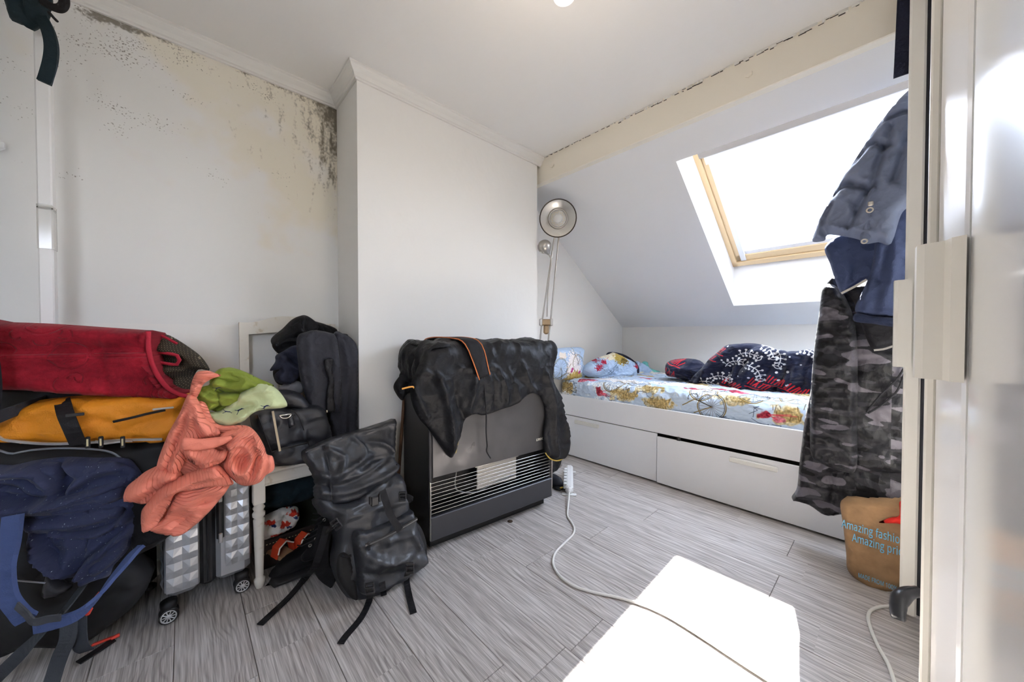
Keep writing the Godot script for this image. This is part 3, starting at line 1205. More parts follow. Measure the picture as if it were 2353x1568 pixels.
# ---------------------------------------------------------------- bed
func build_bed() -> void:
	M.bedwhite = mat(rgb(248, 248, 250), 0.38)
	M.gap = mat(rgb(30, 28, 27), 0.9)
	var b := thing("day_bed", "white day bed with two large drawers under the skylight", "bed", Vector3(2.45, 0, -1.0))
	wp("side_panel", bevelm(Vector3(0.02, 0.172, 2.07), 0.002, Vector3(2.462, 0.444, -1.015)), M.bedwhite, b)
	wp("head_panel", bevelm(Vector3(1.1, 0.53, 0.02), 0.002, Vector3(3.02, 0.267, -2.04)), M.bedwhite, b)
	wp("foot_panel", bevelm(Vector3(1.1, 0.53, 0.02), 0.002, Vector3(3.02, 0.267, 0.01)), M.bedwhite, b)
	wp("rear_panel", bevelm(Vector3(0.02, 0.53, 2.03), 0.002, Vector3(3.56, 0.267, -1.015)), M.bedwhite, b)
	wp("slat_deck", bevelm(Vector3(1.07, 0.02, 2.03), 0.002, Vector3(3.02, 0.42, -1.015)), M.bedwhite, b)
	wp("inner_carcass", boxm(Vector3(2.50, 0.005, -2.02), Vector3(2.52, 0.40, 0.0)), M.gap, b)
	for e in [[-2.028, -1.13, 0.0, 0.352, -1.836, -1.60, 0.315], [-1.122, -0.005, -0.012, 0.337, -0.668, -0.428, 0.297]]:
		var dr := wp("drawer_front", bevelm(Vector3(0.018, e[3] - 0.012, e[1] - e[0]), 0.002, Vector3(2.457 + e[2], (e[3] + 0.012) / 2, (e[0] + e[1]) / 2)), M.bedwhite, b)
		var hd := begin()
		bevel(hd, Vector3(2.436 + e[2], e[6], (e[4] + e[5]) / 2), Vector3(0.02, 0.028, e[5] - e[4]), 0.004)
		part("handle", done(hd), M.ivory, dr)
	wp("catch", lathem([[0.0, 0.0], [0.014, 0.002], [0.014, 0.01], [0.0, 0.012]], 12, Transform3D(Basis(Vector3.BACK, PI / 2), Vector3(2.45, 0.348, -0.977))), M.black, b)
	# mattress with fitted printed sheet
	var sh := printed(sheet_image(), 1.0 / 2.08, -1.0 / 1.36, 0.98, 0.02, 0.8, 0.05)
	sh.texture_repeat = false
	sh.backlight_enabled = false
	crumple(sh, 0.03, 1.6)
	var wr := []
	var rng := RandomNumberGenerator.new()
	rng.seed = 4
	for k in 30:
		var u := rng.randf_range(-1.95, -0.1)
		var v := rng.randf_range(0.08, 0.9)
		var l := rng.randf_range(0.15, 0.45)
		wr.append([rng.randf_range(-0.006, 0.009), rng.randf_range(0.008, 0.018), [u, v, u + l * 0.5, v + rng.randf_range(-0.04, 0.04), u + l, v + rng.randf_range(-0.07, 0.07)]])
	soft("mattress", "mattress in a pale blue fitted sheet printed with bicycles and buildings", "mattress", {"o": Vector3(2.489, 0, 0), "u": Vector3(0, 0, 1), "n": Vector3(-1, 0, 0), "p": [0, 0.5, -0.001, 0.508, -0.002, 0.524, -0.004, 0.549, -0.006, 0.581, -0.011, 0.608, -0.019, 0.628, -0.029, 0.641, -0.041, 0.649, -0.119, 0.654, -0.261, 0.658, -0.469, 0.66, -0.741, 0.66, -0.946, 0.66, -1.082, 0.66, -1.15, 0.66]}, [-2.025, -0.02, -1.5, -0.02, -1.0, -0.02, -0.5, -0.02, -0.005, -0.02, -0.005, 0.6, -0.005, 1.2, -1.0, 1.2, -2.025, 1.2, -2.025, 0.6], {"front": 0.015, "back": 0.13, "edge": 0.03, "cell": 0.026, "ridges": wr, "wrinkle": [0.006, 4.0, 9.0], "lumps": [0.008, 2.0], "sharp": true, "seed": 3}, sh)
	# pillows
	var p1 := crumple(printed(pillow_image(0), 1.0 / 0.52, 1.0 / 0.36, -2.20 / 0.52, 0.95 / 0.36, 0.85), 0.012, 0.8)
	soft("pillow", "square pillow printed with bicycles leaning on the gable wall", "pillow", {"o": Vector3(0, 0, -1.96), "u": Vector3(1, 0, 0), "n": Vector3(0, 0, 1), "p": [0, 0, 0, 1]}, [2.156, 0.702, 2.182, 0.873, 2.214, 0.923, 2.408, 0.94, 2.658, 0.941, 2.705, 0.916, 2.685, 0.812, 2.713, 0.657, 2.531, 0.648, 2.321, 0.674], {"front": 0.07, "back": 0.06, "edge": 0.11, "cell": 0.013, "wrinkle": [0.008, 6.0, 6.0], "seed": 12}, p1)
	var p2 := crumple(printed(pillow_image(1), 1.0 / 0.46, 1.0 / 0.30, 0.55, 0.94 / 0.30, 0.85), 0.012, 0.9)
	soft("pillow", "crumpled pillow with a brown and blue print lying on the bed", "pillow", {"o": Vector3(2.9, 0, -1.8), "u": Vector3(0.951, 0, 0.31), "n": Vector3(-0.31, 0, 0.951), "p": [0, 0, 0, 1]}, [-0.291, 0.733, -0.249, 0.786, -0.142, 0.838, 0.009, 0.875, 0.07, 0.886, 0.219, 0.828, 0.307, 0.784, 0.318, 0.737, 0.292, 0.607, 0.199, 0.604, 0.01, 0.619, -0.081, 0.644, -0.239, 0.676], {"front": 0.10, "back": 0.09, "edge": 0.12, "cell": 0.013, "wrinkle": [0.012, 5.0, 6.0], "seed": 22, "ridges": [[0.02, 0.02, [-0.081, 0.644, 0.061, 0.677, 0.167, 0.681]], [0.015, 0.015, [0.318, 0.75, 0.22, 0.72, 0.14, 0.69]]]}, p2)
	soft("cushion", "dark navy cushion tucked behind the crumpled pillow", "cushion", {"o": Vector3(2.95, 0, -1.86), "u": Vector3(0.951, 0, 0.31), "n": Vector3(-0.31, 0, 0.951), "p": [0, 0, 0, 1]}, [0.02, 0.883, 0.175, 0.875, 0.313, 0.821, 0.393, 0.749, 0.4, 0.67, 0.343, 0.642, 0.149, 0.673, 0.041, 0.782], {"front": 0.06, "back": 0.05, "edge": 0.08, "cell": 0.014, "seed": 23}, cloth(rgb(24, 26, 46)))
	var red := printed(pillow_image(1), 6.0, 6.0, 0.1, 0.2)
	soft("floral_cloth", "red flowered cloth bunched beside the navy cushion", "cloth", {"o": Vector3(2.95, 0, -1.86), "u": Vector3(0.951, 0, 0.31), "n": Vector3(-0.31, 0, 0.951), "p": [0, 0, 0, 1]}, [0.37, 0.784, 0.451, 0.773, 0.545, 0.726, 0.618, 0.651, 0.487, 0.644, 0.36, 0.654], {"front": 0.03, "back": 0.03, "edge": 0.04, "cell": 0.01, "wrinkle": [0.01, 18, 18], "seed": 24}, red)
	soft("teal_cloth", "teal cloth corner lying at the back of the bed", "cloth", {"o": Vector3(2.95, 0, -1.86), "u": Vector3(0.951, 0, 0.31), "n": Vector3(-0.31, 0, 0.951), "p": [0, 0, 0, 1]}, [0.463, 0.773, 0.527, 0.779, 0.569, 0.716, 0.778, 0.653, 0.667, 0.64, 0.534, 0.673], {"front": 0.02, "back": 0.02, "edge": 0.03, "cell": 0.01, "wrinkle": [0.008, 12, 12], "seed": 25}, cloth(rgb(120, 196, 190)))
	# fleece blanket
	var fm := printed(fleece_image(), 1.0 / 1.2, 1.0 / 0.45, 1.33 / 1.2, 1.06 / 0.45, 1.0, 0.35)
	crumple(fm, 0.015, 1.2)
	var fb := {"o": Vector3(3.02, 0, 0), "u": Vector3(0, 0, 1), "n": Vector3(-1, 0, 0), "p": [0, 0, 0, 1]}
	var fl := soft("fleece_blanket", "navy fleece blanket with white flowers and red ferns heaped on bed", "blanket", fb, [-1.317, 0.748, -1.296, 0.824, -1.209, 0.854, -1.08, 0.857, -1.014, 0.818, -0.946, 0.853, -0.886, 0.92, -0.799, 0.978, -0.702, 0.992, -0.605, 0.976, -0.511, 0.939, -0.395, 0.948, -0.286, 0.935, -0.224, 0.834, -0.252, 0.679, -0.365, 0.646, -0.437, 0.66, -0.557, 0.648, -0.659, 0.624, -0.768, 0.652, -0.883, 0.643, -1.007, 0.653, -1.105, 0.661, -1.208, 0.691, -1.295, 0.705], {"front": 0.11, "back": 0.13, "edge": 0.055, "cell": 0.012, "lumps": [0.035, 7.0], "wrinkle": [0.022, 4.5, 4.5], "seed": 5, "ridges": [
		[0.055, 0.035, [-0.991, 0.703, -0.945, 0.799, -0.856, 0.904, -0.77, 0.956]], [0.05, 0.035, [-0.796, 0.662, -0.769, 0.795, -0.688, 0.911, -0.597, 0.96]], [-0.05, 0.025, [-1.023, 0.673, -1.014, 0.76, -1.034, 0.817]], [-0.045, 0.025, [-0.854, 0.656, -0.825, 0.758, -0.769, 0.843]],
		[0.05, 0.03, [-0.582, 0.67, -0.533, 0.781, -0.547, 0.871, -0.511, 0.927]], [-0.05, 0.025, [-0.646, 0.647, -0.621, 0.759, -0.596, 0.853]], [0.05, 0.03, [-0.437, 0.686, -0.427, 0.79, -0.394, 0.908]], [-0.04, 0.02, [-0.484, 0.681, -0.473, 0.786, -0.463, 0.89]], [0.03, 0.02, [-1.262, 0.723, -1.174, 0.784, -1.072, 0.78]]]}, fm)
	wp("fold", puff(fb, [-1.072, 0.717, -0.992, 0.806, -0.946, 0.87, -0.886, 0.926, -0.827, 0.977, -0.718, 0.989, -0.644, 0.969, -0.682, 0.87, -0.769, 0.795, -0.825, 0.659, -0.944, 0.64, -1.042, 0.643, -1.098, 0.672], {"front": 0.045, "back": 0.05, "edge": 0.035, "cell": 0.013, "lift": 0.1, "wrinkle": [0.006, 6, 6], "lumps": [0.02, 9], "seed": 441, "ridges": [[0.03, 0.02, [-1.023, 0.679, -0.945, 0.799, -0.827, 0.922]], [-0.025, 0.015, [-0.913, 0.666, -0.87, 0.787, -0.742, 0.909]]]}), fm, fl)
	wp("fold", puff(fb, [-0.667, 0.962, -0.557, 0.952, -0.468, 0.937, -0.481, 0.803, -0.542, 0.699, -0.672, 0.654, -0.79, 0.656, -0.758, 0.776, -0.698, 0.863], {"front": 0.045, "back": 0.05, "edge": 0.035, "cell": 0.013, "lift": 0.12, "wrinkle": [0.006, 6, 6], "lumps": [0.02, 9], "seed": 442, "ridges": [[0.03, 0.02, [-0.713, 0.687, -0.661, 0.818, -0.584, 0.93]], [-0.025, 0.014, [-0.608, 0.698, -0.571, 0.809, -0.523, 0.917]]]}), fm, fl)
	wp("fold", puff(fb, [-0.482, 0.928, -0.417, 0.948, -0.34, 0.95, -0.306, 0.828, -0.337, 0.683, -0.376, 0.647, -0.465, 0.642, -0.527, 0.679, -0.49, 0.794], {"front": 0.045, "back": 0.05, "edge": 0.035, "cell": 0.013, "lift": 0.1, "wrinkle": [0.006, 6, 6], "lumps": [0.02, 9], "seed": 443, "ridges": [[0.03, 0.018, [-0.449, 0.685, -0.427, 0.804, -0.383, 0.923]], [-0.02, 0.012, [-0.403, 0.676, -0.382, 0.793, -0.354, 0.91]]]}), fm, fl)
	wp("fold", puff(fb, [-0.944, 0.636, -0.848, 0.69, -0.713, 0.69, -0.569, 0.681, -0.437, 0.657, -0.508, 0.639, -0.659, 0.617, -0.796, 0.633], {"front": 0.045, "back": 0.05, "edge": 0.035, "cell": 0.013, "lift": 0.12, "wrinkle": [0.006, 6, 6], "lumps": [0.02, 9], "seed": 444, "ridges": []}), fm, fl)

# ---------------------------------------------------------------- gas heater and what hangs on it
func build_heater() -> void:
	var steel := bumpy(mat(rgb(38, 38, 42), 0.5, 0.3), T.weave, 30.0, 0.15)
	var face := mat(rgb(78, 77, 78), 0.42, 0.55)
	face.roughness_texture = noise_tex(0.01, 256, false, 0, FastNoiseLite.TYPE_SIMPLEX_SMOOTH, 14, [Color(0.25, 0.25, 0.25), Color(0.75, 0.75, 0.75)])
	face.roughness = 1.0
	face.uv1_triplanar = true
	face.uv1_scale = Vector3.ONE * 1.5
	var panel := mat(rgb(52, 53, 58), 0.4, 0.2)
	var dark := mat(rgb(22, 22, 24), 0.5, 0.2)
	var chrome := mat(rgb(200, 196, 190), 0.25, 0.9)
	var o: Vector3 = Vector3(0.8721, 0, -1.5031)
	var h := thing("gas_heater", "large black free-standing gas heater with chrome grille bars", "heater", o, -deg_to_rad(5.5))
	var L := -0.018
	var R := 0.787
	var D := 0.33
	part("plinth", bevelm(Vector3(R - L - 0.04, 0.075, D - 0.05), 0.004, Vector3((L + R) / 2, 0.0375, -D / 2 - 0.015)), dark, h)
	# casing: two cheeks, back, top
	for x in [L + 0.009, R - 0.009]:
		part("side_panel", bevelm(Vector3(0.018, 0.905, D), 0.004, Vector3(x, 0.065 + 0.4525, -D / 2)), steel, h)
	part("back_panel", bevelm(Vector3(R - L - 0.04, 0.9, 0.01), 0.002, Vector3((L + R) / 2, 0.52, -D + 0.01)), steel, h)
	part("top_panel", bevelm(Vector3(R - L, 0.012, D), 0.004, Vector3((L + R) / 2, 0.966, -D / 2)), steel, h)
	part("front_panel", bevelm(Vector3(R - L - 0.04, 0.606, 0.014), 0.003, Vector3((L + R) / 2, 0.66, -0.008)), face, h, Vector3.ZERO, "smudged grey metal front panel")
	part("lower_panel", bevelm(Vector3(R - L - 0.008, 0.115, 0.02), 0.004, Vector3((L + R) / 2, 0.117, 0.004)), panel, h)
	for x in [L + 0.003, R - 0.003]:
		part("edge_trim", bevelm(Vector3(0.006, 0.285, 0.012), 0.002, Vector3(x, 0.205, 0.008)), chrome, h)
	part("firebox_back", boxm(Vector3(L + 0.02, 0.17, -0.15), Vector3(R - 0.02, 0.37, -0.14)), dark, h)
	part("firebox_floor", boxm(Vector3(L + 0.02, 0.165, -0.15), Vector3(R - 0.02, 0.173, -0.004)), dark, h)
	for k in 9:
		var y := 0.188 + k * 0.0185
		part("grille_bar", tubem([Vector3(L + 0.01, y, 0.002), Vector3(R - 0.01, y, 0.002)], 0.0017, 6), chrome, h)
	var gw := part("glow_window", bevelm(Vector3(0.27, 0.125, 0.008), 0.002, Vector3(0.42, 0.27, -0.055)), mat(rgb(170, 166, 158), 0.25, 0.2), h, Vector3.ZERO, "pale ceramic panel behind the grille")
	part("window_frame", bevelm(Vector3(0.30, 0.012, 0.012), 0.003, Vector3(0.42, 0.338, -0.052)), chrome, gw)
	part("gas_pipe", tubem(smooth_path([Vector3(0.16, 0.36, -0.05), Vector3(0.15, 0.27, -0.05), Vector3(0.18, 0.23, -0.045), Vector3(0.27, 0.205, -0.04), Vector3(0.36, 0.215, -0.045), Vector3(0.55, 0.235, -0.05)]), 0.004, 6), mat(rgb(120, 120, 120), 0.4, 0.8), h)
	var f := TextMesh.new()
	f.text = "LIROC"
	f.font = fnt("Droid Sans", 700)
	f.font_size = 32
	f.pixel_size = 0.0006
	f.depth = 0.0008
	f.horizontal_alignment = HORIZONTAL_ALIGNMENT_LEFT
	part("maker_badge", f, mat(rgb(210, 205, 190), 0.5), h, Vector3(0.665, 0.425, 0.0))
	# floor cap in front
	meta(part("floor_plug", lathem([[0.0, 0.004], [0.011, 0.0045], [0.0145, 0.003], [0.0155, 0.0], [0.0, 0.0]], 20), mat(rgb(60, 44, 30), 0.5), self, Vector3(1.338, 0, -1.456)), "small round brown plug set in the floor before heater", "plug")
	# black clothes drying on top
	var blk := cloth(rgb(18, 19, 23), 0.5, 0.05, 0.5)
	var g := thing("black_trousers", "black draped trousers with yellow cuff piping drying over the heater", "trousers", Vector3(1.25, 0.97, -1.6))
	var sg := {"o": Vector3(0.872, 0, -1.503), "u": Vector3(0.995, 0, 0.096), "n": Vector3(-0.096, 0, 0.995), "p": [0.014, 0.2, 0.014, 0.244, 0.014, 0.331, 0.014, 0.463, 0.014, 0.638, 0.013, 0.774, 0.012, 0.872, 0.011, 0.932, 0.008, 0.953, 0, 0.97, -0.014, 0.983, -0.034, 0.991, -0.061, 0.994, -0.089, 0.997, -0.12, 0.999, -0.152, 1, -0.188, 1, -0.219, 0.999, -0.247, 0.997, -0.272, 0.994, -0.293, 0.991, -0.31, 0.983, -0.322, 0.97, -0.329, 0.953, -0.332, 0.932, -0.334, 0.891, -0.336, 0.83, -0.338, 0.75, -0.339, 0.65, -0.339, 0.575, -0.34, 0.525, -0.34, 0.5]}
	wp("cloth", puff(sg, [0.79, 1.09, 0.3, 1.1, -0.015, 1.09, -0.025, 0.9, -0.04, 0.78, -0.108, 0.632, -0.106, 0.542, -0.071, 0.463, -0.024, 0.404, 0.027, 0.326, 0.088, 0.246, 0.117, 0.266, 0.146, 0.344, 0.174, 0.423, 0.233, 0.442, 0.287, 0.428, 0.394, 0.444, 0.499, 0.46, 0.563, 0.492, 0.626, 0.511, 0.69, 0.476, 0.726, 0.38, 0.708, 0.278, 0.715, 0.15, 0.759, 0.102, 0.825, 0.077, 0.894, 0.081, 0.937, 0.19, 0.893, 0.33, 0.847, 0.486, 0.795, 0.607, 0.86, 0.95], {"front": 0.022, "back": 0.004, "edge": 0.035, "cell": 0.0115, "wrinkle": [0.007, 5.0, 3.0], "lumps": [0.012, 5.0], "seed": 9, "ridges": [
		[0.03, 0.018, [0.011, 0.643, 0.056, 0.534, 0.079, 0.403, 0.088, 0.283]], [-0.016, 0.012, [0.104, 0.615, 0.127, 0.504, 0.157, 0.435]], [0.022, 0.016, [0.216, 0.628, 0.203, 0.54, 0.187, 0.453]], [0.018, 0.012, [0.366, 0.664, 0.409, 0.566, 0.424, 0.481]], [-0.012, 0.01, [0.31, 0.667, 0.337, 0.572, 0.351, 0.477]],
		[0.02, 0.014, [0.532, 0.691, 0.563, 0.602, 0.629, 0.526]], [0.028, 0.02, [0.715, 0.617, 0.769, 0.454, 0.78, 0.293, 0.795, 0.115]], [-0.014, 0.01, [0.708, 0.513, 0.722, 0.381]], [0.02, 0.012, [0.843, 0.5, 0.886, 0.359, 0.902, 0.218]], [0.012, 0.01, [-0.076, 0.69, -0.011, 0.666, 0.057, 0.629]], [0.018, 0.012, [-0.118, 0.633, -0.077, 0.549, -0.035, 0.462]], [0.012, 0.01, [0.129, 0.689, 0.23, 0.677, 0.338, 0.684]], [0.012, 0.009, [0.439, 0.66, 0.478, 0.584, 0.503, 0.496]], [-0.01, 0.008, [0.491, 0.669, 0.522, 0.581]]]}), blk, g)
	wp("left_drape", puff({"o": Vector3(0.854, 0, -1.505), "u": Vector3(-0.096, 0, 0.995), "n": Vector3(-0.995, 0, -0.096), "p": [0.012, 0.74, 0.012, 0.751, 0.012, 0.774, 0.012, 0.807, 0.012, 0.853, 0.012, 0.89, 0.011, 0.921, 0.009, 0.944, 0.007, 0.961, 0.002, 0.973, -0.008, 0.983, -0.02, 0.989, -0.036, 0.991, -0.054, 0.993, -0.075, 0.994, -0.098, 0.995, -0.122, 0.995, -0.141, 0.995, -0.154, 0.995, -0.16, 0.995]}, [-0.33, 0.10, -0.24, 0.05, -0.16, 0.085, -0.08, 0.03, 0.0, 0.0, 0.025, 0.12, 0.02, 0.26, 0.01, 0.36, -0.16, 0.38, -0.325, 0.36, -0.335, 0.22], {"front": 0.018, "back": 0.004, "edge": 0.02, "cell": 0.011, "wrinkle": [0.005, 6, 5], "lumps": [0.012, 8], "seed": 19, "ridges": [[0.016, 0.014, [-0.25, 0.08, -0.22, 0.2, -0.2, 0.3]], [-0.012, 0.01, [-0.14, 0.1, -0.13, 0.2]], [0.014, 0.012, [-0.05, 0.04, -0.06, 0.18, -0.08, 0.3]]]}), blk, g)
	wp("left_cuff", puff({"o": Vector3(0.895, 0, -1.742), "u": Vector3(0.995, 0, 0.096), "n": Vector3(-0.096, 0, 0.995), "p": [0, 0, 0, 1]}, [-0.101, 0.796, -0.09, 0.747, -0.056, 0.707, -0.03, 0.739, 0.023, 0.757, 0.066, 0.838, 0.016, 0.893, -0.043, 0.864], {"front": 0.03, "back": 0.03, "edge": 0.035, "cell": 0.01, "wrinkle": [0.006, 10, 10], "seed": 8}), blk, g)
	var band := cloth(rgb(30, 30, 33), 0.8, 0.1, 1.0)
	wp("waist_flap", puff(sg, [0.10, 1.12, 0.20, 1.12, 0.235, 1.0, 0.262, 0.80, 0.30, 0.645, 0.235, 0.622, 0.205, 0.70, 0.17, 0.78, 0.115, 0.95], {"front": 0.008, "back": 0.004, "edge": 0.01, "cell": 0.012, "lift": 0.034, "sharp": true, "seed": 2}), band, g, "narrow flap edged with multicoloured braid")
	var br := mat(rgb(196, 110, 60), 0.8)
	for e in [[0.10, 1.12, 0.115, 0.95, 0.17, 0.78, 0.205, 0.70, 0.235, 0.622], [0.20, 1.12, 0.235, 1.0, 0.262, 0.80, 0.30, 0.645]]:
		wp("braid_edge", tubem(on_surf(sg, e, 0.04), 0.003, 6), br, g)
	wp("drawstring", tubem(smooth_path(on_surf(sg, [0.267, 0.652, 0.274, 0.555, 0.282, 0.44, 0.281, 0.348, 0.287, 0.273, 0.284, 0.244, 0.309, 0.204], 0.03, 0.05), 4), 0.0032, 6), blk, g)
	var yel := mat(rgb(206, 176, 84), 0.8)
	wp("cuff_piping", tubem(on_surf(sg, [0.719, 0.144, 0.762, 0.098, 0.825, 0.074, 0.894, 0.081], 0.008), 0.004, 6), yel, g)
	wp("cuff_piping", tubem(on_surf(sg, [0.147, 0.381, 0.127, 0.325, 0.112, 0.267], 0.012), 0.003, 6), yel, g)
	wp("cuff_piping", tubem(on_surf(sg, [-0.158, 0.611, -0.108, 0.616, -0.093, 0.591], 0.02), 0.004, 6), mat(rgb(214, 150, 70), 0.8), g)
	# dark bag slumped against the right cheek
	var rb := thing("black_pouch", "limp black cloth pouch hanging down the right side of heater", "pouch", Vector3(1.78, 0.1, -1.62))
	wp("pouch_body", puff({"o": Vector3(0.872, 0, -1.503), "u": Vector3(0.995, 0, 0.096), "n": Vector3(-0.096, 0, 0.995), "p": [0, 0, 0, 1]}, [0.772, 0.424, 0.916, 0.385, 0.965, 0.291, 0.965, 0.192, 0.901, 0.142, 0.794, 0.157, 0.772, 0.276], {"front": 0.03, "back": 0.06, "edge": 0.05, "cell": 0.012, "lift": -0.10, "wrinkle": [0.006, 8, 4], "seed": 31}), blk, rb)
	# wooden stick between chimney and heater
	meta(part("wooden_stick", tubem([Vector3(0.829, 0.028, -1.82), Vector3(0.888, 0.77, -1.82)], 0.0085, 8), mat(rgb(84, 56, 34), 0.6), self), "thin brown wooden stick standing against wall left of heater", "stick")
	# shoe behind
	var sh := thing("black_shoe", "black shoe with gold pattern peeping out beside the heater", "shoe", Vector3(1.875, 0, -1.554))
	var st := begin()
	bevel(st, Vector3(0, 0.012, -0.05), Vector3(0.08, 0.024, 0.2), 0.01)
	part("sole", done(st), M.black, sh)
	part("upper", lathem([[0.0, 0.0], [0.04, 0.0], [0.042, 0.025], [0.034, 0.05], [0.02, 0.06], [0.0, 0.062]], 16, Transform3D(Basis.IDENTITY.scaled(Vector3(1, 1, 2.2)), Vector3(0, 0.018, -0.05))), mat(rgb(22, 24, 34), 0.6), sh)
	part("gold_band", tubem([Vector3(-0.03, 0.022, 0.045), Vector3(0, 0.024, 0.055), Vector3(0.03, 0.022, 0.045)], 0.006, 6), mat(rgb(170, 140, 50), 0.6), sh)

func fnt(family: String, weight := 400) -> SystemFont:
	var f := SystemFont.new()
	f.font_names = PackedStringArray([family])
	f.font_weight = weight
	return f

# ---------------------------------------------------------------- floor lamp
func build_floor_lamp() -> void:
	var steel := mat(rgb(176, 172, 166), 0.32, 0.9)
	var dull := mat(rgb(150, 128, 100), 0.35, 0.8)
	var l := thing("floor_lamp", "brushed steel twin-rod floor lamp with large dish behind heater", "lamp", Vector3(2.15, 0, -1.92))
	var w := 2.74
	var dish := [Vector3(2.136, 1.956, -1.776), Vector3(2.041, 1.187, -1.847)]
	# rods from the base up to the bracket and on to the dish
	wp("rod", tubem([Vector3(2.15, 0, -1.92) + Vector3(-0.03, 0.02, 0), Vector3(2.016, 0.901, -1.865), Vector3(2.03, 1.08, -1.855), Vector3(2.041, 1.187, -1.847), Vector3(2.115, 1.811, -1.793)], 0.0065, 8), steel, l)
	wp("rod", tubem([Vector3(2.15, 0, -1.92) + Vector3(0.03, 0.02, 0), Vector3(2.054, 0.8, -1.827), Vector3(2.077, 1.08, -1.812), Vector3(2.088, 1.187, -1.804), Vector3(2.142, 1.828, -1.768)], 0.0065, 8), steel, l)
	wp("base", lathem([[0.0, 0.0], [0.14, 0.0], [0.14, 0.012], [0.12, 0.022], [0.0, 0.03]], 28, Transform3D(Basis.IDENTITY, Vector3(2.15, 0, -1.92))), steel, l)
	var br := begin()
	var c: Vector3 = Vector3(2.06, 1.15, -1.829)
	var face := Transform3D(Basis(Vector3.UP, -deg_to_rad(42.9)), c)
	bevel(br, Vector3.ZERO, Vector3(0.10, 0.05, 0.03), 0.008, face)
	bevel(br, Vector3(0, -0.055, 0.005), Vector3(0.042, 0.075, 0.03), 0.012, face)
	wp("bracket", done(br), dull, l)
	for q in [Vector3(2.023, 1.15, -1.849), Vector3(2.082, 1.15, -1.794)]:
		wp("clamp", bevelm(Vector3(0.022, 0.055, 0.022), 0.005, q), steel, l)
	# dish: shallow spun bowl, opening towards the room
	var dc: Vector3 = Vector3(2.105, 1.943, -1.75)
	var fwd := (Vector3(0, 1.05, 0) - dc).normalized()
	var zax := (fwd + Vector3(-0.12, 0.06, 0.10)).normalized()
	var xax := Vector3.UP.cross(zax).normalized()
	var t := Transform3D(Basis(xax, zax, xax.cross(zax)), dc)
	var bowl := wp("dish", lathem([[0.0, -0.035], [0.05, -0.034], [0.10, -0.02], [0.136, 0.0], [0.139, 0.0], [0.10, -0.026], [0.0, -0.042]], 40, t), mat(rgb(205, 203, 198), 0.28, 0.85), l)
	part("rim", ring(t, 0.138, 0.0045, 40), mat(rgb(60, 52, 44), 0.4, 0.6), bowl)
	var led := part("led_board", lathem([[0.0, -0.02], [0.063, -0.02], [0.066, -0.03], [0.0, -0.032]], 30, t), mat(rgb(206, 204, 200), 0.5), bowl)
	var rim2 := part("collar", ring(t * Transform3D(Basis.IDENTITY, Vector3(0, -0.021, 0)), 0.07, 0.007, 30), steel, bowl)
	part("reflector", lathem([[0.0, -0.012], [0.03, -0.013], [0.034, -0.022], [0.0, -0.022]], 24, t), mat(rgb(228, 228, 226), 0.5), bowl)
	var chip := mat(rgb(226, 206, 150), 0.5)
	var cs := begin()
	for k in 22:
		var a := TAU * k / 22.0
		bevel(cs, Vector3(cos(a) * (0.044 + 0.007 * (k % 2)), -0.019, sin(a) * (0.044 + 0.007 * (k % 2))), Vector3(0.005, 0.002, 0.005), 0.0005, t)
	part("led_chips", done(cs), chip, bowl).set_meta("kind", "stuff")
	# little reading lamp on a stalk
	wp("stalk", tubem(smooth_path([Vector3(2.051, 1.193, -1.811), Vector3(2.057, 1.354, -1.809), Vector3(2.071, 1.521, -1.799), Vector3(2.08, 1.621, -1.793), Vector3(2.068, 1.668, -1.805), Vector3(2.059, 1.695, -1.815)]), 0.0055, 8), steel, l)
	var bc: Vector3 = Vector3(2.042, 1.732, -1.831)
	wp("reading_shade", lathem([[0.0, -0.05], [0.018, -0.049], [0.032, -0.042], [0.044, -0.031], [0.052, -0.016], [0.054, 0.0], [0.052, 0.014], [0.046, 0.027], [0.037, 0.039], [0.026, 0.049], [0.016, 0.058], [0.011, 0.068], [0.0, 0.07]], 24, Transform3D(Basis(Vector3(0, 0, 1), -2.6).rotated(Vector3.UP, -0.7), bc)), steel, l)

func ring(t: Transform3D, r: float, tr: float, n: int) -> ArrayMesh:
	var pts := []
	for k in n + 1:
		var a := TAU * k / n
		pts.append(t * Vector3(cos(a) * r, 0, sin(a) * r))
	return tubem(pts, tr, 8)

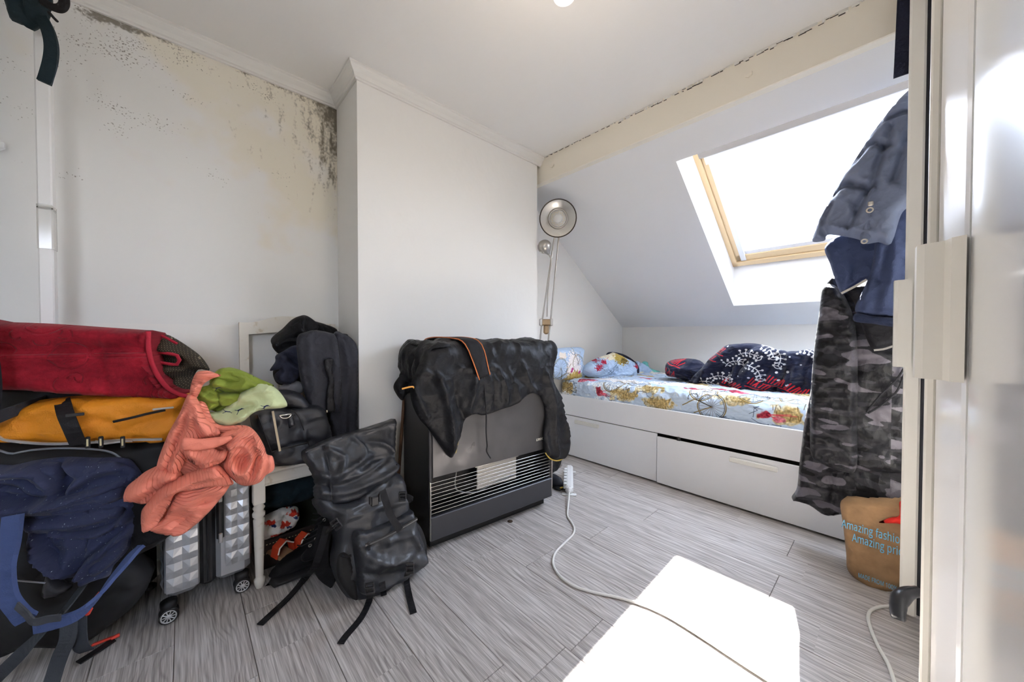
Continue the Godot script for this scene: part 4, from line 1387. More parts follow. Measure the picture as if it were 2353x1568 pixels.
# ---------------------------------------------------------------- white chair and the clothes on it
func build_chair() -> void:
	var paint := mat(rgb(226, 220, 208), 0.5)
	paint.albedo_texture = noise_tex(0.02, 256, false, 0, FastNoiseLite.TYPE_SIMPLEX_SMOOTH, 41, [rgb(222, 212, 194), rgb(250, 248, 244), Color.WHITE, Color.WHITE, Color.WHITE, Color.WHITE, Color.WHITE])
	paint.uv1_triplanar = true
	paint.uv1_scale = Vector3.ONE * 3.0
	var c := thing("wooden_chair", "white painted wooden chair with turned legs against stained wall", "chair", Vector3(0.41, 0, -1.95))
	var x0 := 0.20
	var x1 := 0.62
	# front legs: block, rings, fluted taper, foot
	for x in [x0 + 0.022, x1 - 0.022]:
		var st := begin()
		bevel(st, Vector3(x, 0.415, -1.785), Vector3(0.042, 0.125, 0.042), 0.003)
		add_lathe(st, [[0.0, 0.0], [0.013, 0.0], [0.019, 0.02], [0.020, 0.035], [0.013, 0.045], [0.014, 0.05], [0.019, 0.25], [0.020, 0.285], [0.015, 0.292], [0.022, 0.30], [0.023, 0.312], [0.016, 0.322], [0.022, 0.334], [0.016, 0.345], [0.019, 0.354], [0.0, 0.354]], 16, Transform3D(Basis.IDENTITY, Vector3(x, 0, -1.785)))
		wp("leg", done(st), paint, c)
	for x in [x0 + 0.014, x1 - 0.014]:
		var st := begin()
		hexa(st, [Vector3(x - 0.016, 0, -2.09), Vector3(x + 0.016, 0, -2.09), Vector3(x + 0.016, 0, -2.125), Vector3(x - 0.016, 0, -2.125)], [Vector3(x - 0.018, 1.075, -2.12), Vector3(x + 0.018, 1.075, -2.12), Vector3(x + 0.018, 1.075, -2.155), Vector3(x - 0.018, 1.075, -2.155)])
		wp("back_post", done(st), paint, c)
	wp("seat", bevelm(Vector3(x1 - x0 + 0.02, 0.022, 0.38), 0.008, Vector3((x0 + x1) / 2, 0.484, -1.94)), paint, c)
	var ap := begin()
	bevel(ap, Vector3((x0 + x1) / 2, 0.448, -1.772), Vector3(x1 - x0 - 0.08, 0.05, 0.016), 0.003)
	bevel(ap, Vector3((x0 + x1) / 2, 0.428, -1.766), Vector3(x1 - x0 - 0.08, 0.010, 0.012), 0.003)
	wp("apron", done(ap), paint, c)
	for x in [x0 + 0.02, x1 - 0.02]:
		wp("side_rail", bevelm(Vector3(0.016, 0.05, 0.3), 0.003, Vector3(x, 0.448, -1.95)), paint, c)
	# arched crest rail
	var top := []
	var bot := []
	for k in 25:
		var f := k / 24.0
		var x := lerpf(x0 - 0.004, x1 + 0.004, f)
		var arch := smoothstep(0.08, 0.42, f) * smoothstep(0.92, 0.58, f)
		top.append(Vector3(x, 1.112 + 0.035 * arch, -2.155))
		bot.append(Vector3(x, 1.055 + 0.012 * arch, -2.155))
	bot.reverse()
	wp("crest_rail", prismm(top + bot, Vector3(0, 0, 0.035)), paint, c)
	for x in [0.352, 0.366, 0.380, 0.44, 0.454, 0.468]:
		wp("spindle", bevelm(Vector3(0.009, 0.58, 0.012), 0.002, Vector3(x, 0.78, -2.135)), paint, c)
	wp("lower_back_rail", bevelm(Vector3(x1 - x0 - 0.04, 0.03, 0.02), 0.003, Vector3((x0 + x1) / 2, 0.56, -2.12)), paint, c)

	# clothes heaped over the chair back
	var black := cloth(rgb(15, 15, 18), 0.75, 0.1, 0.6)
	var char := cloth(rgb(42, 43, 50), 0.7, 0.2, 0.6)
	var ho := soft("black_hoodie", "black satin hooded top heaped over the chair back", "hoodie", {"o": Vector3(0, 0, -2.03), "u": Vector3(1, 0, 0), "n": Vector3(0, 0, 1), "p": [0, 0, 0, 1]}, [0.307, 1.027, 0.357, 1.084, 0.395, 1.127, 0.433, 1.148, 0.462, 1.145, 0.495, 1.124, 0.549, 1.107, 0.591, 1.08, 0.578, 1.061, 0.662, 1.052, 0.639, 0.981, 0.53, 0.893, 0.43, 0.811, 0.337, 0.811, 0.316, 0.884, 0.374, 0.923, 0.338, 0.967], {"front": 0.045, "back": 0.05, "edge": 0.025, "cell": 0.011, "wrinkle": [0.008, 7, 7], "lumps": [0.02, 8], "seed": 61, "ridges": [[0.03, 0.015, [0.433, 1.144, 0.413, 1.095, 0.432, 1.063]], [-0.02, 0.01, [0.452, 1.14, 0.436, 1.096, 0.445, 1.052]], [0.02, 0.012, [0.321, 1.01, 0.366, 1.052, 0.422, 1.063]]]}, black)
	fold(ho, {"o": Vector3(0, 0, -2.03), "u": Vector3(1, 0, 0), "n": Vector3(0, 0, 1), "p": [0, 0, 0, 1]}, [0.307, 1.014, 0.359, 1.06, 0.414, 1.037, 0.404, 0.974, 0.351, 0.958, 0.321, 0.972], 0.04, 430, [[0.012, 0.008, [0.324, 0.999, 0.366, 1.026, 0.403, 1.019]]], black, 0.014)
	fold(ho, {"o": Vector3(0, 0, -2.03), "u": Vector3(1, 0, 0), "n": Vector3(0, 0, 1), "p": [0, 0, 0, 1]}, [0.383, 1.105, 0.423, 1.146, 0.46, 1.142, 0.505, 1.095, 0.467, 1.056, 0.407, 1.047], 0.05, 431, [[0.014, 0.008, [0.432, 1.135, 0.421, 1.095, 0.436, 1.061]], [-0.014, 0.006, [0.448, 1.129, 0.44, 1.091, 0.447, 1.061]]], black, 0.014)
	fold(ho, {"o": Vector3(0, 0, -2.03), "u": Vector3(1, 0, 0), "n": Vector3(0, 0, 1), "p": [0, 0, 0, 1]}, [0.491, 1.108, 0.549, 1.102, 0.591, 1.08, 0.582, 1.056, 0.521, 1.056], 0.045, 432, [], black, 0.014)
	soft("navy_shorts", "dark navy shorts with gathered waistband bunched left of trousers", "shorts", {"o": Vector3(0, 0, -1.93), "u": Vector3(1, 0, 0), "n": Vector3(0, 0, 1), "p": [0, 0, 0, 1]}, [0.31, 0.956, 0.339, 0.975, 0.378, 1, 0.41, 0.989, 0.409, 0.885, 0.398, 0.84, 0.362, 0.818, 0.314, 0.835, 0.304, 0.868, 0.324, 0.891, 0.287, 0.889, 0.308, 0.928], {"front": 0.035, "back": 0.04, "edge": 0.02, "cell": 0.009, "wrinkle": [0.007, 10, 14], "lumps": [0.02, 10], "seed": 62, "ridges": [[0.014, 0.008, [0.311, 0.948, 0.347, 0.934, 0.384, 0.891]], [-0.012, 0.006, [0.322, 0.967, 0.359, 0.95, 0.395, 0.907]], [0.012, 0.007, [0.332, 0.975, 0.37, 0.961, 0.406, 0.923]]]}, cloth(rgb(36, 40, 56), 0.8, 0.15, 0.8))
	var tr := thing("charcoal_trousers", "charcoal trousers with a frayed zip pocket hanging over the chair", "trousers", Vector3(0.6, 0.5, -1.86))
	var sc := {"o": Vector3(0, 0, -1.86), "u": Vector3(1, 0, 0), "n": Vector3(0, 0, 1), "p": [0, 0, 0, 1]}
	wp("back_leg", puff(sc, [0.535, 1.047, 0.586, 1.056, 0.627, 1.03, 0.65, 0.985, 0.654, 0.874, 0.65, 0.628, 0.653, 0.426, 0.601, 0.361, 0.54, 0.377, 0.515, 0.48, 0.508, 0.778], {"front": 0.022, "back": 0.05, "edge": 0.015, "cell": 0.011, "wrinkle": [0.004, 8, 2], "seed": 63, "ridges": [[0.014, 0.01, [0.575, 1.009, 0.595, 0.878, 0.583, 0.661, 0.577, 0.422]], [-0.012, 0.007, [0.56, 0.88, 0.605, 0.886, 0.648, 0.896]]]}), char, tr)
	wp("front_leg", puff(sc, [0.375, 1.04, 0.413, 1.066, 0.45, 1.074, 0.506, 1.064, 0.537, 1.047, 0.549, 0.988, 0.56, 0.837, 0.554, 0.676, 0.503, 0.686, 0.48, 0.672, 0.439, 0.693, 0.418, 0.731, 0.39, 0.831, 0.377, 0.932], {"front": 0.02, "back": 0.03, "edge": 0.012, "cell": 0.01, "lift": 0.035, "wrinkle": [0.004, 8, 3], "seed": 64, "ridges": [[0.012, 0.012, [0.413, 1.042, 0.421, 0.93, 0.433, 0.786]], [0.008, 0.008, [0.516, 1.031, 0.528, 0.882, 0.533, 0.711]]]}), char, tr)
	wp("zip_pocket", puff(sc, [0.478, 0.935, 0.515, 0.938, 0.511, 0.883, 0.52, 0.83, 0.517, 0.766, 0.523, 0.696, 0.486, 0.696, 0.485, 0.78, 0.495, 0.842, 0.482, 0.885], {"front": 0.006, "back": 0.003, "edge": 0.006, "cell": 0.007, "lift": 0.066, "wrinkle": [0.004, 30, 16], "seed": 65}), cloth(rgb(28, 28, 31), 0.5, 0.1, 0.8), tr, "torn black zip placket")
	wp("zip_slider", bevelm(Vector3(0.008, 0.012, 0.006), 0.002, Vector3(0.486, 0.695, -1.79)), mat(rgb(190, 180, 160), 0.3, 0.9), tr)
	soft("plaid_shirt", "dark green checked shirt hanging at right of the chair clothes", "shirt", {"o": Vector3(0, 0, -2.03), "u": Vector3(1, 0, 0), "n": Vector3(0, 0, 1), "p": [0, 0, 0, 1]}, [0.695, 0.815, 0.742, 0.802, 0.803, 0.756, 0.821, 0.704, 0.768, 0.68, 0.772, 0.56, 0.709, 0.561, 0.677, 0.595, 0.673, 0.74], {"front": 0.03, "back": 0.04, "edge": 0.018, "cell": 0.010, "wrinkle": [0.006, 8, 6], "seed": 66, "ridges": [[0.012, 0.01, [0.73, 0.783, 0.734, 0.684, 0.738, 0.585]], [-0.012, 0.008, [0.766, 0.718, 0.753, 0.657, 0.762, 0.569]]]}, checked())
	soft("grey_top", "crumpled light grey top showing between leather bag and trousers", "top", {"o": Vector3(0, 0, -1.93), "u": Vector3(1, 0, 0), "n": Vector3(0, 0, 1), "p": [0, 0, 0, 1]}, [0.32, 0.806, 0.355, 0.827, 0.398, 0.832, 0.427, 0.8, 0.408, 0.77, 0.346, 0.779], {"front": 0.025, "back": 0.03, "edge": 0.015, "cell": 0.01, "wrinkle": [0.005, 14, 14], "seed": 67}, cloth(rgb(150, 150, 156)))

	# leather holdall on the seat
	var lea := bumpy(mat(rgb(38, 40, 46), 0.4, 0.0, 0.55), T.leather, 22.0, 0.4)
	var d := thing("leather_holdall", "black leather holdall with a silver zip lying on chair seat", "bag", Vector3(0.38, 0.5, -1.82))
	var sd := {"o": Vector3(0, 0, -1.82), "u": Vector3(1, 0, 0), "n": Vector3(0, 0, 1), "p": [0, 0, 0, 1]}
	wp("body", puff(sd, [0.2, 0.707, 0.218, 0.741, 0.254, 0.747, 0.301, 0.748, 0.334, 0.734, 0.402, 0.738, 0.474, 0.715, 0.505, 0.627, 0.514, 0.553, 0.506, 0.446, 0.462, 0.436, 0.382, 0.468, 0.299, 0.485, 0.264, 0.509, 0.237, 0.59, 0.211, 0.65], {"front": 0.07, "back": 0.16, "edge": 0.03, "cell": 0.0105, "wrinkle": [0.006, 6, 8], "lumps": [0.01, 8], "seed": 71, "ridges": [[-0.014, 0.006, [0.263, 0.569, 0.324, 0.575, 0.4, 0.579]], [0.01, 0.006, [0.354, 0.725, 0.38, 0.639, 0.4, 0.555]], [0.012, 0.012, [0.299, 0.5, 0.382, 0.51, 0.472, 0.479]], [0.010, 0.006, [0.265, 0.738, 0.272, 0.658, 0.287, 0.572]], [-0.010, 0.008, [0.401, 0.595, 0.454, 0.544, 0.5, 0.472]]]}), lea, d)
	for e in [[0.334, 0.732, 0.36, 0.701, 0.383, 0.628, 0.404, 0.551], [0.262, 0.566, 0.316, 0.573, 0.4, 0.577], [0.218, 0.726, 0.238, 0.654, 0.262, 0.566]]:
		wp("piping", tubem(on_surf(sd, e, 0.074), 0.0028, 6), M.black, d)
	wp("top_flap", puff(sd, [0.289, 0.803, 0.334, 0.809, 0.385, 0.786, 0.423, 0.732, 0.428, 0.691, 0.384, 0.707, 0.334, 0.728, 0.301, 0.748], {"front": 0.045, "back": 0.08, "edge": 0.03, "cell": 0.012, "wrinkle": [0.006, 9, 9], "seed": 72}), lea, d)
	wp("zip", ribbonm(on_surf(sd, [0.266, 0.738, 0.277, 0.657, 0.29, 0.567], 0.088, 0.03), 0.008, 0.003, Vector3(1, 0, 0), Vector3(1, 0, 0), 2), mat(rgb(168, 156, 136), 0.35, 0.8), d, "silver metal zip")
	wp("strap_tab", puff(sd, [0.314, 0.708, 0.337, 0.712, 0.346, 0.668, 0.323, 0.656], {"front": 0.006, "back": 0.002, "edge": 0.006, "cell": 0.008, "lift": 0.09, "sharp": true}), lea, d)
	var rr := []
	for k in 15:
		var a := PI * 1.05 + (PI * 0.9) * k / 14.0
		rr.append(Vector3(0.306, 0.724, -1.715) + Vector3(cos(a) * 0.021, sin(a) * 0.017, 0.012))
	rr.append(rr[0])
	wp("ring", tubem(rr, 0.0028, 6), mat(rgb(210, 205, 196), 0.25, 0.95), d, "chrome D-shaped ring")

func checked() -> StandardMaterial3D:
	var im := Image.create(64, 64, false, Image.FORMAT_RGB8)
	for y in 64:
		for x in 64:
			var a := 0.5 if (x / 16) % 2 == 0 else 0.0
			var b := 0.5 if (y / 16) % 2 == 0 else 0.0
			im.set_pixel(x, y, Color(0.04, 0.07, 0.085).lerp(Color(0.06, 0.16, 0.16), (a + b)))
	return printed(ImageTexture.create_from_image(im), 7.0, 7.0, 0, 0)

# ---------------------------------------------------------------- heap of bags on the left
func build_pile() -> void:
	var sp := {"o": Vector3(-0.409, 0, -1.855), "u": Vector3(0.959, 0, 0.283), "n": Vector3(-0.283, 0, 0.959), "p": [0, 0, 0, 1]}
	# silver cabin case
	var shell := mat(rgb(196, 198, 202), 0.28, 0.55)
	var blk := mat(rgb(24, 25, 28), 0.5)
	var c := thing("silver_suitcase", "silver hard-shell suitcase with pyramid facets standing beside chair", "suitcase", Vector3(0.07, 0, -1.98))
	var X0 := -0.062
	var X1 := 0.196
	var zf := -1.80
	var b := begin()
	bevel(b, Vector3((X0 + 0.044) / 2, 0.315, -1.985), Vector3(0.044 - X0, 0.49, 0.36), 0.022)
	var left := wp("shell_half", done(b), shell, c)
	b = begin()
	bevel(b, Vector3((0.078 + X1) / 2, 0.315, -1.985), Vector3(X1 - 0.078, 0.49, 0.36), 0.022)
	var right := wp("shell_half", done(b), shell, c)
	wp("zip_band", bevelm(Vector3(0.05, 0.48, 0.352), 0.012, Vector3(0.061, 0.315, -1.985)), blk, c)
	wp("zip_line", bevelm(Vector3(0.006, 0.45, 0.006), 0.002, Vector3(0.061, 0.315, zf - 0.006)), mat(rgb(46, 46, 50), 0.3, 0.4), c)
	facets(left, shell, X0 + 0.006, 0.032, 0.10, 0.53, zf + 0.003, Vector3.ZERO, 2, 8, -c.position)
	facets(right, shell, 0.114, X1 - 0.006, 0.13, 0.53, zf + 0.003, Vector3.ZERO, 2, 8, -c.position)
	facets(left, shell, 0.0, 0.33, 0.10, 0.53, 0.0, Vector3(X0 - 0.001, 0, -2.15), 8, 9, -c.position)
	var hd := wp("side_handle", bevelm(Vector3(0.024, 0.185, 0.02), 0.008, Vector3(0.098, 0.34, zf + 0.012)), blk, c)
	for y in [0.258, 0.418]:
		part("chrome_insert", bevelm(Vector3(0.014, 0.04, 0.006), 0.003, Vector3(0.098, y, zf + 0.024)), mat(rgb(220, 220, 222), 0.2, 0.9), hd)
	for p in [[X0 + 0.012, -1.80], [X1 - 0.03, -1.815], [X0 + 0.03, -2.12], [X1 - 0.03, -2.12]]:
		spinner(c, Vector3(p[0], 0, p[1]))

	# black soft case behind
	var nyl := bumpy(mat(rgb(21, 21, 24), 0.75), T.weave, 30.0, 0.3)
	var bc := thing("black_soft_case", "black fabric trolley case with red zip pulls at floor level", "suitcase", Vector3(-0.28, 0, -2.0))
	var bt := Transform3D(Basis(Vector3.UP, 0.856), Vector3(-0.258, 0, -1.872))
	b = begin()
	bevel(b, Vector3(0.14, 0.335, -0.06), Vector3(0.28, 0.62, 0.12), 0.025, bt)
	wp("body", done(b), nyl, bc)
	for x in [0.085, 0.10, 0.125]:
		b = begin()
		bevel(b, Vector3(x, 0.33, 0.002), Vector3(0.008, 0.56, 0.008), 0.003, bt)
		wp("piping", done(b), M.black, bc)
	b = begin()
	bevel(b, Vector3(0.215, 0.255, 0.003), Vector3(0.022, 0.05, 0.006), 0.002, bt)
	wp("card_slot", done(b), mat(rgb(90, 92, 96), 0.35, 0.3), bc)
	for x in [0.03, 0.25]:
		b = begin()
		bevel(b, Vector3(x, 0.012, -0.02), Vector3(0.03, 0.024, 0.03), 0.006, bt)
		wp("foot", done(b), M.black, bc)
	var red := mat(rgb(232, 74, 58), 0.5)
	for e in [[Vector3(-0.216, 0.219, -1.684), Vector3(-0.2, 0.236, -1.697)], [Vector3(-0.226, 0.19, -1.68), Vector3(-0.219, 0.207, -1.673)]]:
		wp("zip_pull", tubem([e[0], (e[0] + e[1]) / 2, e[1]], 0.006, 8), red, bc, "bright red zip pull")

	# slumped rucksack at floor level on the left
	var rk := thing("black_rucksack", "slumped black rucksack on floor at left below navy garment", "rucksack", Vector3(-0.3, 0, -1.85))
	wp("body", puff(sp, [-0.052, 0.474, 0.043, 0.444, 0.176, 0.346, 0.279, 0.273, 0.328, 0.197, 0.288, 0.118, 0.223, 0.066, 0.171, 0.034, 0.122, 0.032, 0.038, 0.065, -0.058, 0.09], {"front": 0.03, "back": 0.12, "edge": 0.05, "cell": 0.016, "wrinkle": [0.006, 6, 6], "lumps": [0.02, 6], "seed": 80}), nyl, rk)
	# dark bag carrying the pile
	var bg := thing("black_duffel", "big black duffel with grey braid piping under the orange bag", "bag", Vector3(-0.25, 0.3, -1.9))
	wp("body", puff(sp, [-0.04, 0.736, 0.047, 0.722, 0.18, 0.704, 0.284, 0.678, 0.398, 0.694, 0.464, 0.71, 0.444, 0.593, 0.395, 0.46, 0.379, 0.338, 0.313, 0.294, 0.226, 0.273, 0.106, 0.266, 0.023, 0.305, -0.044, 0.419], {"front": 0.045, "back": 0.20, "edge": 0.06, "cell": 0.016, "wrinkle": [0.008, 6, 6], "lumps": [0.02, 6], "seed": 81}), nyl, bg)
	var braid := mat(rgb(120, 124, 130), 0.6)
	for e in [[-0.023, 0.72, 0.012, 0.713, 0.038, 0.698, 0.049, 0.695, 0.084, 0.7, 0.151, 0.697, 0.231, 0.68, 0.268, 0.66, 0.284, 0.636, 0.297, 0.613], [-0.024, 0.667, 0.028, 0.656, 0.074, 0.657, 0.131, 0.665, 0.2, 0.652, 0.252, 0.641, 0.284, 0.618]]:
		wp("braid_piping", tubem(on_surf(sp, e, 0.052), 0.0035, 6), braid, bg)
	wp("pale_lining", puff(sp, [0.022, 0.44, 0.034, 0.442, 0.043, 0.434, 0.041, 0.421, 0.03, 0.407, 0.021, 0.399], {"front": 0.012, "back": 0.01, "edge": 0.015, "cell": 0.008, "lift": 0.055}), mat(rgb(206, 190, 150), 0.8), bg, "small cream corner of lining")
	wp("wire", tubem([Vector3(-0.38, 0.338, -1.744), Vector3(-0.346, 0.326, -1.726), Vector3(-0.311, 0.307, -1.72)], 0.0025, 6), mat(rgb(150, 150, 156), 0.4, 0.5), bg)
	wp("side_pocket", puff({"o": Vector3(-0.426, 0, -1.797), "u": Vector3(0.959, 0, 0.283), "n": Vector3(-0.283, 0, 0.959), "p": [0, 0, 0, 1]}, [0.103, 0.248, 0.108, 0.289, 0.119, 0.326, 0.131, 0.312, 0.153, 0.275, 0.172, 0.262, 0.144, 0.239, 0.116, 0.24], {"front": 0.025, "back": 0.03, "edge": 0.03, "cell": 0.01, "seed": 82}), bumpy(mat(rgb(44, 45, 50), 0.45), T.leather, 20.0, 0.3), bg)

	wp("upper_panel", puff({"o": Vector3(-0.375, 0, -1.97), "u": Vector3(0.959, 0, 0.283), "n": Vector3(-0.283, 0, 0.959), "p": [0, 0, 0, 1]}, [-0.105, 0.911, -0.012, 0.903, 0.088, 0.885, 0.162, 0.862, 0.173, 0.802, 0.086, 0.764, -0.015, 0.738, -0.108, 0.749], {"front": 0.03, "back": 0.05, "edge": 0.03, "cell": 0.014, "lift": 0.05, "seed": 86}), nyl, bg)
	# navy speckled garment
	var spk := crumple(printed(speckle_image(), 3.0, 3.0, 0, 0, 0.8, 0.15), 0.006, 0.5)
	var ng := soft("navy_garment", "navy garment with white flecks spilling over the black duffel", "garment", {"o": Vector3(-0.426, 0, -1.797), "u": Vector3(0.959, 0, 0.283), "n": Vector3(-0.283, 0, 0.959), "p": [0, 0, 0, 1]}, [0.002, 0.657, 0.052, 0.664, 0.095, 0.67, 0.159, 0.671, 0.226, 0.658, 0.286, 0.649, 0.317, 0.624, 0.337, 0.556, 0.324, 0.485, 0.327, 0.426, 0.314, 0.378, 0.292, 0.333, 0.263, 0.298, 0.25, 0.266, 0.211, 0.268, 0.163, 0.297, 0.127, 0.338, 0.1, 0.386, 0.094, 0.441, 0.075, 0.486, 0.041, 0.517, 0, 0.516], {"front": 0.03, "back": 0.03, "edge": 0.02, "cell": 0.0105, "wrinkle": [0.006, 4, 9], "lumps": [0.014, 7], "seed": 83, "ridges": [
		[0.043, 0.012, [0.035, 0.645, 0.078, 0.651, 0.122, 0.636, 0.149, 0.591, 0.139, 0.552]], [-0.041, 0.012, [0.043, 0.611, 0.086, 0.609, 0.107, 0.572]], [0.046, 0.012, [0.025, 0.562, 0.094, 0.541, 0.176, 0.545, 0.306, 0.576]], [-0.035, 0.012, [0.042, 0.578, 0.121, 0.563, 0.205, 0.573]], [-0.041, 0.012, [0.058, 0.516, 0.128, 0.473, 0.213, 0.46, 0.294, 0.484]], [0.041, 0.012, [0.102, 0.486, 0.184, 0.439, 0.263, 0.434, 0.315, 0.458]],
		[0.041, 0.012, [0.11, 0.437, 0.123, 0.386, 0.163, 0.327, 0.202, 0.316]], [-0.041, 0.012, [0.124, 0.454, 0.137, 0.41, 0.146, 0.387]], [-0.046, 0.012, [0.192, 0.305, 0.197, 0.345, 0.232, 0.378, 0.293, 0.434]], [0.041, 0.012, [0.211, 0.285, 0.216, 0.332, 0.252, 0.365, 0.304, 0.417]], [0.030, 0.012, [0.177, 0.654, 0.206, 0.615, 0.245, 0.63]], [-0.02, 0.01, [0.159, 0.657, 0.177, 0.613, 0.167, 0.588]]]}, spk)
	fold(ng, {"o": Vector3(-0.426, 0, -1.797), "u": Vector3(0.959, 0, 0.283), "n": Vector3(-0.283, 0, 0.959), "p": [0, 0, 0, 1]}, [0.026, 0.658, 0.059, 0.658, 0.093, 0.663, 0.137, 0.665, 0.169, 0.65, 0.161, 0.598, 0.135, 0.562, 0.097, 0.57, 0.068, 0.601, 0.033, 0.622], 0.02, 400, [[-0.016, 0.01, [0.077, 0.631, 0.104, 0.633, 0.121, 0.596]], [0.016, 0.01, [0.052, 0.648, 0.104, 0.65, 0.149, 0.632]]], spk, 0.014)
	fold(ng, {"o": Vector3(-0.426, 0, -1.797), "u": Vector3(0.959, 0, 0.283), "n": Vector3(-0.283, 0, 0.959), "p": [0, 0, 0, 1]}, [0.168, 0.556, 0.196, 0.617, 0.22, 0.642, 0.274, 0.646, 0.332, 0.601, 0.312, 0.565, 0.234, 0.552], 0.022, 401, [[0.016, 0.01, [0.186, 0.577, 0.23, 0.618, 0.286, 0.623]], [-0.014, 0.008, [0.2, 0.567, 0.245, 0.594, 0.306, 0.591]]], spk, 0.014)
	fold(ng, {"o": Vector3(-0.426, 0, -1.797), "u": Vector3(0.959, 0, 0.283), "n": Vector3(-0.283, 0, 0.959), "p": [0, 0, 0, 1]}, [0.017, 0.576, 0.064, 0.556, 0.125, 0.554, 0.204, 0.564, 0.296, 0.568, 0.302, 0.529, 0.233, 0.505, 0.159, 0.504, 0.09, 0.515, 0.016, 0.527], 0.034, 402, [[0.016, 0.012, [0.033, 0.554, 0.12, 0.536, 0.205, 0.541, 0.29, 0.55]], [-0.01, 0.007, [0.059, 0.536, 0.138, 0.518, 0.224, 0.524]]], spk, 0.014)
	fold(ng, {"o": Vector3(-0.426, 0, -1.797), "u": Vector3(0.959, 0, 0.283), "n": Vector3(-0.283, 0, 0.959), "p": [0, 0, 0, 1]}, [0.057, 0.518, 0.107, 0.504, 0.177, 0.503, 0.272, 0.515, 0.302, 0.504, 0.284, 0.449, 0.233, 0.44, 0.17, 0.444, 0.107, 0.459, 0.076, 0.488], 0.028, 403, [[0.014, 0.012, [0.084, 0.494, 0.156, 0.473, 0.233, 0.474, 0.289, 0.485]], [-0.01, 0.007, [0.119, 0.468, 0.184, 0.454, 0.253, 0.458]]], spk, 0.014)
	fold(ng, {"o": Vector3(-0.426, 0, -1.797), "u": Vector3(0.959, 0, 0.283), "n": Vector3(-0.283, 0, 0.959), "p": [0, 0, 0, 1]}, [0.092, 0.465, 0.159, 0.444, 0.217, 0.441, 0.234, 0.369, 0.193, 0.315, 0.171, 0.3, 0.132, 0.322, 0.109, 0.371, 0.095, 0.417], 0.018, 404, [[-0.022, 0.012, [0.123, 0.444, 0.135, 0.41, 0.144, 0.381]], [0.016, 0.012, [0.105, 0.445, 0.114, 0.389, 0.145, 0.335]], [0.014, 0.012, [0.174, 0.428, 0.178, 0.371, 0.168, 0.319]]], spk, 0.014)
	fold(ng, {"o": Vector3(-0.426, 0, -1.797), "u": Vector3(0.959, 0, 0.283), "n": Vector3(-0.283, 0, 0.959), "p": [0, 0, 0, 1]}, [0.217, 0.43, 0.271, 0.439, 0.306, 0.437, 0.303, 0.362, 0.269, 0.316, 0.238, 0.291, 0.204, 0.273, 0.194, 0.332, 0.21, 0.376], 0.024, 405, [[-0.016, 0.008, [0.209, 0.292, 0.213, 0.333, 0.247, 0.374, 0.298, 0.411]], [0.014, 0.01, [0.226, 0.309, 0.236, 0.341, 0.288, 0.377]]], spk, 0.014)
	soft("black_sleeve", "black garment cuff hanging beneath the salmon skirt", "garment", {"o": Vector3(-0.426, 0, -1.797), "u": Vector3(0.959, 0, 0.283), "n": Vector3(-0.283, 0, 0.959), "p": [0, 0, 0, 1]}, [0.301, 0.505, 0.348, 0.524, 0.391, 0.486, 0.436, 0.431, 0.44, 0.391, 0.39, 0.354, 0.345, 0.34, 0.309, 0.334, 0.303, 0.388, 0.298, 0.447], {"front": 0.02, "back": 0.03, "edge": 0.012, "cell": 0.011, "wrinkle": [0.004, 8, 5], "seed": 84}, cloth(rgb(20, 20, 23), 0.8, 0.1, 0.5))

	# orange travel bag
	var ora := crumple(bumpy(mat(rgb(226, 142, 30), 0.62, 0, 0.45), T.weave, 2.5, 0.3), 0.006, 1.2)
	var o := thing("orange_bag", "orange fabric travel bag with silver zips below the red rug", "bag", Vector3(-0.2, 0.7, -1.85))
	wp("body", puff(sp, [-0.039, 0.769, -0.005, 0.761, 0.002, 0.797, 0.022, 0.809, 0.031, 0.835, 0.077, 0.845, 0.143, 0.851, 0.233, 0.85, 0.319, 0.848, 0.399, 0.837, 0.437, 0.837, 0.444, 0.818, 0.446, 0.767, 0.427, 0.714, 0.388, 0.676, 0.317, 0.68, 0.221, 0.693, 0.103, 0.706, 0.038, 0.717, -0.005, 0.731, -0.04, 0.729], {"front": 0.07, "back": 0.22, "edge": 0.035, "cell": 0.0105, "wrinkle": [0.005, 4, 8], "lumps": [0.012, 6], "seed": 85, "ridges": [
		[0.012, 0.012, [0.027, 0.779, 0.103, 0.756, 0.171, 0.758, 0.232, 0.771]], [-0.016, 0.008, [0.012, 0.763, 0.03, 0.74, 0.084, 0.725, 0.18, 0.71, 0.285, 0.708, 0.398, 0.7]], [-0.010, 0.008, [0.227, 0.718, 0.234, 0.751, 0.243, 0.775]], [0.012, 0.015, [0.085, 0.816, 0.162, 0.826, 0.223, 0.811]], [-0.01, 0.01, [0.181, 0.782, 0.222, 0.782, 0.275, 0.766]], [0.012, 0.012, [0.286, 0.768, 0.352, 0.776, 0.422, 0.801]]]}), ora, o)
	var zipm := mat(rgb(206, 206, 204), 0.35, 0.6)
	wp("main_zip", ribbonm(on_surf(sp, [0.014, 0.78, 0.021, 0.762, 0.039, 0.743, 0.084, 0.728, 0.141, 0.716, 0.221, 0.71, 0.285, 0.708, 0.388, 0.698], 0.068, 0.03), 0.008, 0.004, Vector3(0, 1, 0.4), Vector3(0, 1, 0.4), 2), zipm, o, "silver zip")
	wp("second_zip", ribbonm(on_surf(sp, [0.232, 0.715, 0.247, 0.704, 0.285, 0.705, 0.318, 0.703], 0.076, 0.03), 0.006, 0.003, Vector3(0, 1, 0.4), Vector3(0, 1, 0.4), 2), zipm, o)
	wp("pocket_zip", ribbonm(on_surf(sp, [0.275, 0.772, 0.324, 0.782, 0.352, 0.789, 0.401, 0.798], 0.080, 0.03), 0.007, 0.004, Vector3(0, 1, 0.3), Vector3(0, 1, 0.3), 2), M.black, o)
